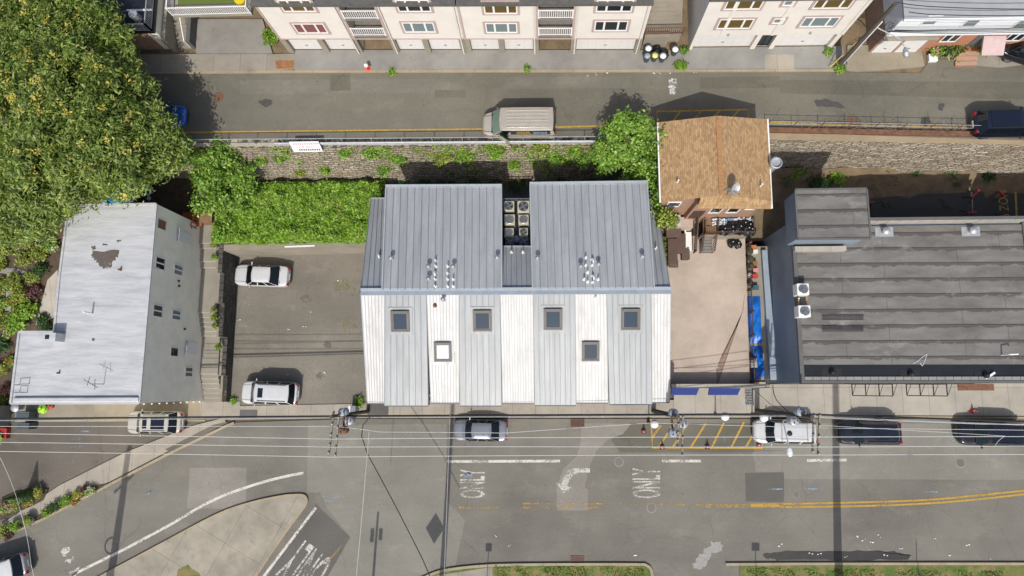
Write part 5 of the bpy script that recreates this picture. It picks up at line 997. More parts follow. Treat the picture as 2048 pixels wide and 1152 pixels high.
def lobepts(lobes, n, k=24, up=.55, shell=.35, spread=.28):
    """leaf positions in clumps spread through the outer part of a set of ellipsoid lobes"""
    L = np.array(lobes, float); wgt = L[:, 3]**2; wgt /= wgt.sum(); m = max(1, n//k); idx = rng.choice(len(L), m, p=wgt)
    d = rng.normal(0, 1, (m, 3)); d[:, 2] = np.abs(d[:, 2])*rng.choice([1, -1], m, p=[min(1, up+.25), max(0, .75-up)]); d /= np.linalg.norm(d, axis=1)[:, None]
    rad = L[idx, 3][:, None]*(1-shell*rng.random((m, 1))**1.5); sz = np.ones((m, 3)); sz[:, 2] = L[idx, 4] if L.shape[1] > 4 else .8
    c = L[idx, :3]+d*rad*sz; pts = np.repeat(c, k, 0)+rng.normal(0, 1, (m*k, 3))*spread*np.array([1, 1, .6]); nr = np.repeat(d+np.array([0, 0, .9]), k, 0)
    return pts, nr
def trunk(parent, base, top, r0, r1, limbs, mat):
    mb = MB(); base = Vector(base); top = Vector(top); mid = base.lerp(top, .5)+Vector((random.uniform(-.2, .2), random.uniform(-.2, .2), 0))
    mb.tube(base, mid, r0, (r0+r1)/2, 9); mb.tube(mid, top, (r0+r1)/2, r1, 9)
    for l in limbs:
        l = Vector(l); s = mid.lerp(top, random.uniform(.2, 1)); m_ = s.lerp(l, .5)+Vector((0, 0, .3)); mb.tube(s, m_, r1*.6, r1*.35, 6); mb.tube(m_, l, r1*.35, r1*.1, 6)
        for _ in range(4): q = m_.lerp(l, random.uniform(.2, 1)); mb.tube(q, q+Vector((random.gauss(0, .8), random.gauss(0, .8), random.uniform(.2, .8))), r1*.15, .015, 5)
    return mb.build('trunk', mat, parent)
# big spreading tree, top left
tb = P(150, 330, 3.4); tb = Vector((-36.0, 17.6, 3.4)); T = empty('spreading_tree', tb, 0, 'huge spreading tree with yellow seed clusters covering the upper left corner', 'tree')
lob = []
for u, v, z, rr in [(60, 60, 13.5, 3.2), (150, 80, 13.5, 3.0), (20, 150, 14, 3), (120, 170, 14.5, 3.4), (205, 150, 13, 2.3), (60, 250, 14.5, 3.2), (170, 260, 14.5, 3.2), (255, 240, 13, 2.3), (280, 285, 12, 2.1), (305, 312, 11, 1.3), (222, 322, 12.5, 2.3), (130, 340, 13, 2.7), (40, 350, 13, 3), (185, 360, 11.5, 1.4), (80, 402, 11, 1.9), (20, 420, 11.5, 2.4), (262, 345, 10.5, 1.0), (335, 282, 11, 1.1), (165, 40, 12.5, 2.0), (100, 10, 13, 2.6), (40, -30, 13, 3), (-40, 60, 13, 3.2), (-50, 200, 14, 3.5), (-50, 340, 13, 3.3), (235, 175, 12, 1.5), (300, 250, 11.8, 1.4), (60, 150, 15, 2.4), (220, 300, 14, 2)]:
    q = P(u, v, z); lob.append((q.x, q.y, q.z-rr*.6, rr, .75))
for l in list(lob):
    for _ in range(9):
        a = random.uniform(0, 6.28); lob.append((l[0]+math.cos(a)*l[3]*.8, l[1]+math.sin(a)*l[3]*.8, l[2]+random.uniform(-.2, .5)*l[3], l[3]*random.uniform(.22, .42), .8))
p_, n_ = lobepts(lob, 132000, 70, .65, .5, .36); leaves('crown', p_, n_, .36, .30, L_BIG, T, .6)
lob2 = [l for l in lob if l[1] > P(0, 330, 12).y-0 and random.random() < .45 and l[0] < P(270, 0, 12).x or random.random() < .03]
p_, n_ = lobepts([(l[0], l[1], l[2]+.1, l[3]*1.04, .8) for l in lob2], 5200, 15, .95, .04, .16); o = leaves('seed_cluster', p_, n_, .22, .5, L_YEL, T, .6); o['kind'] = 'stuff'
trunk(T, tb, (-37, 17.5, 9.5), .55, .3, [(l[0], l[1], l[2]) for l in lob[:26]], BARKG)
def tree(name, base, lobes, n, leaf, size, label, cat='tree', mat=BARK, r0=.16, asp=.6, k=20, shell=.5, spread=.22, group=None):
    T = empty(name, base, 0, label, cat, group)
    ex = []
    for l in lobes:
        for _ in range(9): a = random.uniform(0, 6.28); d_ = random.uniform(.4, 1.25); ex.append((l[0]+math.cos(a)*l[3]*d_, l[1]+math.sin(a)*l[3]*d_, l[2]+random.uniform(-.4, .8)*l[3], random.uniform(.22, .42), .7))
        ex.append((l[0], l[1], l[2], l[3]*.45, .8))
    p_, n_ = lobepts(ex, n, k, .6, shell, spread); leaves('crown', p_, n_, size, asp, leaf, T, .6)
    zt = max(l[2] for l in lobes); trunk(T, base, (sum(l[0] for l in lobes)/len(lobes), sum(l[1] for l in lobes)/len(lobes), zt-.2), r0, r0*.5, [l[:3] for l in lobes], mat); return T
def L_(lst): return [(*P(u, v, z)[:2], z-r*.5, r, .8) for u, v, z, r in lst]
tree('young_tree', (-26.4, 15.3, 3.0), L_([(430, 330, 7.0, 1.3), (470, 345, 6.6, 1.1), (395, 345, 6.6, 1.2), (430, 375, 6.2, 1.2), (470, 380, 5.6, 1.0), (405, 400, 5.6, .9), (380, 315, 6.6, .9), (440, 310, 7.2, .7), (445, 420, 5.2, .9)]), 9500, L_TREE, .24, 'leafy young tree between the hedge and the huge spreading tree', spread=.25, shell=.6)
tree('maple_tree', (7.3, 17.6, 2.4), L_([(1245, 262, 10.2, 1.0), (1275, 270, 9.8, .95), (1225, 285, 9.2, 1.0), (1260, 300, 9.4, 1.3), (1290, 300, 9.2, .9), (1225, 320, 8.2, 1.1), (1265, 335, 8.0, 1.1), (1290, 340, 7.6, .8), (1252, 240, 10.6, .45), (1228, 258, 10.0, .5), (1284, 252, 10.2, .5), (1212, 305, 8.6, .6), (1300, 320, 8.2, .6)]), 12500, L_TREE, .24, 'bright green maple between the grey metal roof and the shingled house', spread=.2, shell=.55)
# hedge
n = 42000; hx = rng.uniform(-27.2, -13.0, n); hy = rng.uniform(11.75, 17.0, n); ed = np.minimum.reduce([hx+27.5, -12.8-hx, hy-11.5, 17.3-hy]); hz = 3.05+.95*np.clip(ed/.7, 0, 1)**.6+rng.normal(0, .07, n)
bc = rng.uniform([-27.2, 11.6], [-13, 17], (330, 2)); br = rng.uniform(.25, .6, 330); bh = rng.uniform(-.2, .32, 330)
for (cx_, cy_), r_, h_ in zip(bc, br, bh): hz += h_*np.exp(-((hx-cx_)**2+(hy-cy_)**2)/(r_*r_))
keep = ~((hx < -25.9) & (hy > 16.2)) & (ed > .05+.5*np.sin(hx*1.9)**2*.6); hx, hy, hz = hx[keep], hy[keep], hz[keep]
HG = empty('ivy_hedge', (-20, 14.3, 3.0), 0, 'dense bright green hedge filling the terrace above the small car park', 'hedge')
leaves('foliage', np.stack([hx, hy, hz], 1), np.tile([0, -.25, 1], (len(hx), 1)), .21, .8, L_HEDGE, HG, .6)
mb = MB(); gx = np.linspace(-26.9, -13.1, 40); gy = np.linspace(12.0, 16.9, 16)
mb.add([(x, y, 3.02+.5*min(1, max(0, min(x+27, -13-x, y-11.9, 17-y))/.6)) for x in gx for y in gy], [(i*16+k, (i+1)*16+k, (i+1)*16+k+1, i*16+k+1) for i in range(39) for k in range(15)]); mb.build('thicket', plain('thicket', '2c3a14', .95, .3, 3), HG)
def shrub(loc, r, h, leaf, n, label, size=.16, name='shrub', cat='shrub', group=None, flat=.7, asp=.65, second=None, droop=.6):
    S_ = empty(name, loc, 0, label, cat, group); loc = Vector(loc)
    lobes = [(loc.x, loc.y, loc.z+h*.5, r*.75, h/r*.5)]+[(loc.x+math.cos(a)*r*.5, loc.y+math.sin(a)*r*.5, loc.z+h*random.uniform(.4, .7), r*.5, h/r*.5) for a in [random.uniform(0, 6.28) for _ in range(5)]]
    p_, n_ = lobepts(lobes, n, 12, .6, .6, size*.8); leaves('foliage', p_, n_, size, asp, leaf, S_, droop)
    if second: p_, n_ = lobepts([(l[0], l[1], l[2]+.03, l[3]*1.06, l[4]) for l in lobes], second[1], 8, .9, .2, size*.5); o = leaves('blossom', p_, n_, size*.7, .9, second[0], S_, .6); o['kind'] = 'stuff'
    mb = MB()
    for l in lobes[1:]: mb.tube(loc, (l[0], l[1], l[2]), .025, .012, 5)
    mb.build('stem', BARK, S_); return S_
# growth on the stone wall
def wy(z): return 16.75+(18.62-16.75)*(z-2.3)/4.72
WL = [('tuft growing from the stone wall just right of the banner', 690, 303, .5), ('wide weed clump on the stone wall above the left corner of the grey roof', 745, 305, .8), ('weed clump on the wall top left of the roof gap', 800, 318, .7), ('long green clump on the wall above the left metal roof', 890, 314, .9), ('bright clump on the wall above the roof gap', 930, 312, .8), ('tall sprig rising over the railing beside the van', 992, 300, .9), ('clump hanging down the wall below the tall sprig', 1033, 330, .6), ('weed clump on the wall left of the maple', 1110, 318, .8), ('broad weed clump under the maple branches', 1165, 318, .9), ('low weeds at the railing right of the van', 1080, 296, .6), ('small tuft in the stones above the hedge centre', 600, 345, .3), ('weeds on the wall top right of the spreading tree', 410, 302, .8), ('small tuft in the stones left of the banner', 520, 318, .45), ('tuft at the foot of the banner', 560, 315, .4), ('weeds beside the corner of the stone wall', 768, 340, .5), ('weeds near the railing right of the tall sprig', 1150, 300, .6), ('tuft low on the stone wall above the hedge', 650, 340, .4)]
for lb, u, v, r_ in WL:
    z = 7-(v-291)/81*4; q = P(u, v, z); shrub((q.x, min(q.y, wy(z)+.1), z-.1), r_, r_*.9, random.choice([L_HEDGE, L_TREE, L_GARD]), int(900*r_), lb, .17, 'wall_weed', 'weed', 'weeds on the stone wall')
for i in range(10):
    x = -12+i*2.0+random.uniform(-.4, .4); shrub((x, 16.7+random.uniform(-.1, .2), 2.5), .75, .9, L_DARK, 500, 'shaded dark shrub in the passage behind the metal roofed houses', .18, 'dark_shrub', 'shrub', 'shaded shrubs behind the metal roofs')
VN = empty('climbing_vine', (9.0, 14, 3.6), 0, 'vine climbing the left side of the shingled house down to the terrace', 'vine')
q = rng.random(2600); px_ = 8.75+rng.normal(0, .22, 2600); py_ = 12.2+q*6.3; pz_ = 6.0+q*3+rng.normal(0, .9, 2600); leaves('foliage', np.stack([px_, py_, pz_], 1), np.tile([-.3, -.5, 1], (2600, 1)), .19, .8, L_TREE, VN, .6)
mb = MB(); mb.path([(8.85, 12.4, 3.6), (8.8, 14, 6.8), (8.8, 17, 8.6)], .04); mb.build('stem', BARK, VN)
VN = empty('climbing_vine', (9.95, 6, 3.5), 0, 'thin olive vine along the left edge of the beige terrace', 'vine')
n = 1500; qy = rng.uniform(2.5, 12, n); leaves('foliage', np.stack([9.75+rng.normal(0, .13, n), qy, 3.7+rng.random(n)*.5*np.clip(qy/9, .1, 1)], 1), np.tile([0, 0, 1], (n, 1)), .16, .8, L_GARD, VN, .7); MB().path([(9.7, 2.5, 3.45), (9.7, 12, 3.5)], .03).build('stem', BARK, VN)
tag(leaves('creeper', np.stack([8.6+rng.random(900)*1.4, 12.35+rng.normal(0, .28, 900), 8.1+rng.normal(0, .3, 900)], 1), np.tile([0, -.6, 1], (900, 1)), .2, .8, L_GARD, None, .6, origin=(9.2, 12.4, 8)), 'yellow green creeper under the front eave of the shingled house', 'vine')
# ground cover clinging to the stone wall
n = 9000; x = rng.uniform(-27, 8, n); z = rng.uniform(3.0, 7.05, n); dens = np.sin(x*.9+1)+np.sin(x*2.3+z*1.7)*.9+np.sin(x*4.9-z*2.9)*.6+(z-5.6)*.75+np.where(x > -13, .5, -.9)+rng.normal(0, .35, n); k_ = dens > 1.0; x, z = x[k_], z[k_]
tag(leaves('wall_growth', np.stack([x, 16.75+(18.62-16.75)*(z-2.3)/4.72+.3*np.maximum(0, -x/20*.3)*0+wx_(x)-rng.random(len(x))*.22, z+rng.random(len(x))*.12], 1), np.tile([0, -.6, .9], (len(x), 1)), .18, .7, L_HEDGE, None, .7, origin=(-10, 17.5, 5)), 'straggling green growth spread over the upper part of the stone wall', 'ground cover', kind='stuff')
n = 5000; x = rng.uniform(16.5, 38, n); y = rng.uniform(14.5, 17.6, n); dens = np.sin(x*1.1+2)+np.sin(x*2.7+y*2.1)*.8+np.sin(y*3.1)*.4+np.where(x < 21, 1.1, -.5)+rng.normal(0, .35, n); k_ = dens > 1.1; x, y = x[k_], y[k_]
tag(leaves('slope_growth', np.stack([x, y, np.interp(y, [12.1, 14.6, 15.6, 16.6, 17.3, 17.9], [1.3, 1.35, 1.5, 1.8, 2.2, 2.6])+np.clip(22-x, 0, 5.6)/5.6*.9+.25+rng.random(len(x))*.2], 1), np.tile([0, -.3, 1], (len(x), 1)), .2, .5, L_DARK, None, .8, origin=(25, 16, 2)), 'weedy growth scattered over the dirt slope', 'ground cover', kind='stuff')
# slope greenery
SL = [('grassy green clump behind the silver flue', 1590, 340, .9), ('green clump in the shade right of the flue', 1600, 315, .8), ('dark weeds in the shade above the penthouse', 1640, 370, .9), ('sunlit green tuft at the corner of the dirt ledge', 1676, 335, .7), ('weeds under the sunlit corner of the ledge', 1672, 352, .8), ('bright weeds on the dirt slope, left of two', 1925, 320, .6), ('weeds at the foot of the pale stone wall', 1910, 335, .6), ('green clump near the right end of the slope', 2010, 318, .8), ('weeds right of the dirt mound', 2030, 325, .6), ('low dark weeds on the shaded slope', 1975, 350, .6), ('small weeds on the shaded slope', 1830, 338, .5)]
for lb, u, v, r_ in SL: shrub(P(u, v, 2.0), r_, r_*.7, L_DARK if 'dark' in lb or 'shade' in lb else L_HEDGE, int(700*r_), lb, .2, 'slope_weed', 'weed', 'weeds on the dirt slope')  # clumps labelled as shaded get a darker leaf, so shade is in the colour
# garden on the left
xs = np.linspace(-62, -28.9, 40); ys_ = np.linspace(-2.2, 19.3, 40); vs = []
def gz(y): return float(np.interp(y, [-2.2, 0, 3, 7, 13, 19.3], [.02, .1, .5, 1.6, 3.2, 3.6]))
for x in xs:
    for y in ys_: vs.append((x, y, gz(y)+random.uniform(-.03, .03)))
mb = MB(); mb.add(vs, [(i*40+k, (i+1)*40+k, (i+1)*40+k+1, i*40+k+1) for i in range(39) for k in range(39)]); struct(mb.build('garden_soil', M['soil'], smooth=True))
def G(u, v):
    z = 1.5
    for _ in range(8): z = gz(P(u, v, z).y)
    return P(u, v, z)
struct(MB().poly([G(116, 540)+Vector((0, 0, .06)), G(120, 630)+Vector((0, 0, .06)), G(72, 650)+Vector((0, 0, .06)), G(96, 560)+Vector((0, 0, .06))]).build('yard', M['walk_new']))
mb = MB()
for a, b in (((22, 540), (16, 650)), ((0, 540), (40, 545)), ((40, 545), (80, 560))): mb.bar(G(*a)+Vector((0, 0, .06)), G(*b)+Vector((0, 0, .06)), .5, .06)
struct(mb.build('garden_path', M['walk_grey']))
GS = [(20, 500, 1.3, 'g'), (60, 480, 1.2, 'g'), (95, 468, 1.1, 'w'), (35, 565, 1.1, 'g'), (55, 520, 1.0, 'g'), (90, 510, 1.1, 'y'), (110, 490, .9, 'w'), (8, 575, 1.0, 'g'), (50, 590, 1.1, 'y'), (85, 540, .9, 'd'), (60, 620, 1.0, 't'), (40, 645, .9, 't'), (90, 640, .8, 'd'), (10, 640, .9, 'y'), (10, 690, 1.0, 'd'), (10, 740, .9, 'y'), (15, 780, .7, 'm'), (8, 610, .8, 'p'), (30, 605, .7, 'r'), (20, 665, .6, 'p'), (75, 585, .9, 'm'), (5, 460, 1.2, 'd'), (45, 445, 1.2, 'g'), (8, 800, .6, 'g'), (100, 655, .7, 'd'), (24, 720, .6, 'r'), (5, 530, .9, 'y'), (70, 555, .8, 'g')]
cm = {'g': (L_GARD, None, 'yellow green'), 'w': (L_HEDGE, (L_WHT, 160), 'white blossomed'), 'y': (L_GARD, (L_YEL, 100), 'yellow speckled'), 'd': (L_DARK, None, 'dark green'), 't': (L_HEDGE, None, 'bright big leaved'), 'm': (L_MAR, None, 'maroon leaved'), 'p': (L_TREE, (L_PINK, 140), 'pink flowering'), 'r': (L_TREE, (L_RED, 120), 'red flowering')}
pos_w = ['by the paved yard', 'near the tree', 'at the frame edge', 'beside the pale garden path', 'next to the silver roof', 'below the crossing of the paths', 'near the chimney side of the house', 'in the middle of the bed', 'by the front corner of the garden', 'behind the house wing']
for i, (u, v, r_, c) in enumerate(GS):
    lf, sec_, nm = cm[c]; shrub(G(u, v), r_*.72, r_*.9, lf, int(750*r_), '%s garden shrub %s, %s' % (nm, pos_w[(i*3) % 10], ['farthest back', 'in the back half', 'in the middle', 'in the front half', 'nearest the street'][min(4, int((v-440)/75))]), .17 if c != 't' else .3, 'garden_shrub', 'shrub', 'shrubs in the left garden', second=sec_)
# flower beds by the sloping pavement
for pts in ([(0, 998), (30, 985), (95, 978), (86, 1000), (50, 1018), (0, 1040)], [(0, 1068), (60, 1040), (115, 1008), (165, 975), (215, 968), (195, 980), (80, 1035), (0, 1078)]): struct(MB().prism(px(ragged(pts, 1, 2), .2), -.05, .19).build('flower_bed', M['soil']))
FB_ = [(12, 1015, .5, 'p', 'pink flowers at the left edge of the inner flower bed'), (35, 1000, .55, 'g', 'yellow green plant at the left of the inner flower bed'), (60, 990, .6, 'd', 'dark green plant in the middle of the inner flower bed'), (80, 985, .45, 'y', 'yellow plant at the right end of the inner flower bed'), (58, 1004, .35, 'r', 'red flowers on the front of the inner flower bed'), (30, 1015, .4, 'p', 'pink flowers at the front of the inner flower bed'), (10, 1060, .5, 'g', 'big green plant at the left of the kerb flower bed'), (35, 1052, .55, 't', 'bright big leaved plant in the kerb flower bed'), (20, 1070, .35, 'm', 'maroon plant on the kerb side of the flower bed'), (60, 1040, .45, 'd', 'dark plant beside the round pot in the kerb flower bed'), (95, 1025, .4, 't', 'light green plant right of the round pot'), (115, 1012, .45, 'd', 'low dark plant halfway along the kerb flower bed'), (135, 1000, .45, 't', 'green leafy plant right of halfway along the kerb bed'), (152, 1003, .25, 'r', 'small red flowers by the kerb'), (158, 988, .4, 'y', 'yellow green plant near the right end of the kerb bed'), (185, 982, .42, 'w', 'white flowers at the right end of the kerb bed'), (172, 980, .35, 'm', 'maroon plant beside the white flowers')]
for u, v, r_, c, lb in FB_:
    lf, sec_, nm = cm[c]; shrub(P(u, v, .2), r_, r_*1.1, lf, int(700*r_+80), lb, .13, 'bed_plant', 'plant', 'plants in the flower beds', second=(sec_[0], 200) if sec_ else None)
q = P(66, 1040, .15); c = empty('plant_pot', q, 0, 'large round clay pot with a clipped green plant by the kerb', 'pot'); mb = MB(); mb.lathe(q, [(.22, 0), (.36, .45), (.38, .5), (.33, .5), (.3, .42), (.01, .42)], 16); mb.build('pot', M['conc'], c); p_, n_ = lobepts([(q.x, q.y, .75, .3, .6)], 500, 10, .6, .5, .08); leaves('plant', p_, n_, .12, .6, L_GARD, c, .6)
CN = empty('small_conifer', P(66, 985, .2), 0, 'small pointed conifer in the inner flower bed', 'tree'); q = P(62, 988, .2); n = 1800; h_ = rng.random(n)**1.4*3.0; a = rng.uniform(0, 6.28, n); rr = (1-h_/3.05)*.55*rng.uniform(.6, 1, n)
leaves('crown', np.stack([q.x+np.cos(a)*rr, q.y+np.sin(a)*rr, .35+h_], 1), np.stack([np.cos(a), np.sin(a), np.full(n, .8)], 1), .14, .4, L_DARK, CN, .4); MB().tube(q, q+Vector((0, 0, 2.8)), .07, .02).build('trunk', BARK, CN)
# pots along the stepped path
for i, (u, v, z, lb) in enumerate(((405, 470, 3.0, 'flower pot at the top of the stepped path, nearest the red stair'), (405, 490, 2.9, 'flower pot at the top of the stepped path, second from the red stair'), (414, 514, 2.8, 'flower pot third from the top of the stepped path'), (413, 620, 2.2, 'topmost flower pot of three beside the middle steps'), (420, 635, 2.1, 'middle flower pot of three beside the middle steps'), (424, 652, 1.9, 'lowest flower pot of three beside the middle steps'), (437, 693, 1.4, 'flower pot with yellow flowers on the low wall'))):
    q = P(u, v, z+.4); q.z = z-.05; q.x = max(q.x, -27.3); c = empty('flower_pot', q, 0, lb, 'pot', 'flower pots along the stepped path'); MB().lathe(q, [(.13, 0), (.19, .32), (.2, .34), (.15, .33), (.01, .3)], 12).build('pot', M['brickw'], c)
    p_, n_ = lobepts([(q.x, q.y, q.z+.45, .22, .8)], 220, 8, .6, .6, .07); leaves('plant', p_, n_, .13, .5, L_GARD if i % 2 else L_HEDGE, c, .7)
# red wooden stair, pool, back terrace
r = empty('red_wood_stair', P(392, 445, 3), 0, 'small red brown wooden stair landing beside the pale house', 'stair'); q = P(385, 440, 3.6); mb = MB(); mb.box((q.x-.9, q.y-.5, 3.45), (q.x+.8, q.y+.7, 3.58)); mb.build('landing', M['wood_red'], r)
mb = MB(); railing(mb, [(q.x-1.3, q.y-.4, 3.5), (q.x+.3, q.y-.7, 3.5), (q.x+.75, q.y+.6, 3.5)], .95, .3, .03, 1); mb.bar((q.x+.2, q.y-1.4, 3.7), (q.x+.3, q.y-.6, 4.5), .1); mb.build('railing', M['wood_red'], r)
r2 = tag(MB().prism([(-28.6, 13.61), (-27.4, 13.61), (-27.4, 16.5), (-28.6, 16.5)], 2.9, 3.75).build('wooden_walkway', M['wood']), 'weathered wooden walkway between the hedge and the shaded yard', 'walkway')
q = P(240, 402, 3.5); q.y += .6; r = empty('paddling_pool', (q.x, q.y, 3.3), 0, 'round light blue inflatable pool behind the silver roofed house', 'pool')
mb = MB(); ring = [(q.x+math.cos(i*math.pi/12)*1.35, q.y+math.sin(i*math.pi/12)*1.35) for i in range(25)]
mb.path([(x, y, 3.9) for x, y in ring], .17, 10); mb.path([(x, y, 3.62) for x, y in ring], .17, 10); mb.build('ring', plain('pool_pale_blue', '9cc3dd', .4, .08), r); MB().lathe((q.x, q.y, 3.5), [(1.3, 0), (1.3, .25), (.01, .26)], 24).build('water', gloss('pool_water', '2f8fc0', .08), r)
q = P(298, 388, 3.6); mb = MB()
for i in range(8): mb.ball(q+Vector((random.gauss(0, .22), random.gauss(0, .3), .1)), random.uniform(.12, .2), 8, .7)
tag(mb.build('laundry_heap', plain('laundry', 'b9c3da', .8, .25, 4)), 'small heap of white and blue cloth in the shaded yard', 'laundry')
# weeds at edges
for lb, u, v, z, r_, lf in (('weed patch at the car park corner beside the white metal roof', 720, 802, .1, .45, L_HEDGE), ('weeds on the hedge wall foot in the car park', 590, 500, .08, .25, L_TREE), ('weeds at the street corner of the dark stone wall', 466, 803, .1, .3, L_TREE), ('weeds at the kerb by the upper pole', 1678, 138, UP+.1, .5, L_HEDGE), ('weed tuft by the right end of the cream house', 1655, 104, UP+.1, .35, L_TREE), ('weeds on the kerb right of the rubbish bins', 1360, 131, UP+.1, .5, L_HEDGE), ('weeds beside the rubbish bins by the wall', 1368, 103, UP+.1, .3, L_TREE), ('grass tuft at the kerb below the double garage', 1056, 139, UP+.1, .25, L_TREE), ('grass tuft at the kerb left of the double garage driveway', 785, 146, UP, .3, L_TREE), ('climbing bush beside the grey driveway', 545, 78, UP+.1, .9, L_HEDGE)):
    shrub(P(u, v, z), r_, r_*.8, lf, int(900*r_), lb, .14, 'weed_patch', 'weed')
struct(MB().prism(px([(538, 108), (590, 112), (588, 137), (552, 137)], UP+.14), UP, UP+.138).build('pavement_panel', M['drive_tan']))
tag(MB().prism(px([(551, 121), (588, 121), (588, 137), (552, 137)], UP+.15), UP+.139, UP+.15).build('brick_paving', bricks('brick_pave', (0, 1), 'a8703f', '8a5630', '6d5b48', .24, .12, .015)), 'small square of orange brick paving on the upper pavement', 'paving')
for lb, u, v, c in (('palm like plant by the orange brick front', 1898, 98, 'y'), ('shrub left of the palm like plant', 1882, 98, 'd'), ('pink flowers by the white box on the pavement', 1868, 102, 'p'), ('clipped bush right of the brick steps, nearest them', 1962, 96, 'g'), ('clipped bush right of the brick steps, farther right', 1985, 97, 'g'), ('clipped bush right of the brick steps, farthest right', 2008, 96, 'd'), ('low dark shrub beside the brick steps', 1912, 99, 'd')):
    lf, sec_, nm = cm[c]; shrub(P(u, v, UP+.1), .65, .9, lf, 600, lb, .2 if c != 'y' else .45, 'front_shrub', 'shrub', 'shrubs at the orange brick front', second=sec_, asp=.6 if c != 'y' else .25)
n = 9000; gx_ = rng.uniform(-4, 36, n); gy_ = rng.uniform(-16.2, -14.25, n); ok_ = (gx_ < 8) | (gx_ > 15.5); gx_, gy_ = gx_[ok_], gy_[ok_]
ok_ = np.sin(gx_*1.1)+np.sin(gx_*2.7+gy_*3)+rng.normal(0, .5, len(gx_)) > -.4
tag(leaves('grass_blades', np.stack([gx_[ok_], gy_[ok_], np.full(ok_.sum(), .17)], 1), np.tile([0, 0, 1], (ok_.sum(), 1)), .16, .5, leafmat('grass_blade', [(0, '4a6b1f'), (.5, '6a8a2f'), (1, '9a9a55')]), None, .8, origin=(15, -15, .13)), 'patchy grass on the verge along the street', 'grass', kind='stuff')
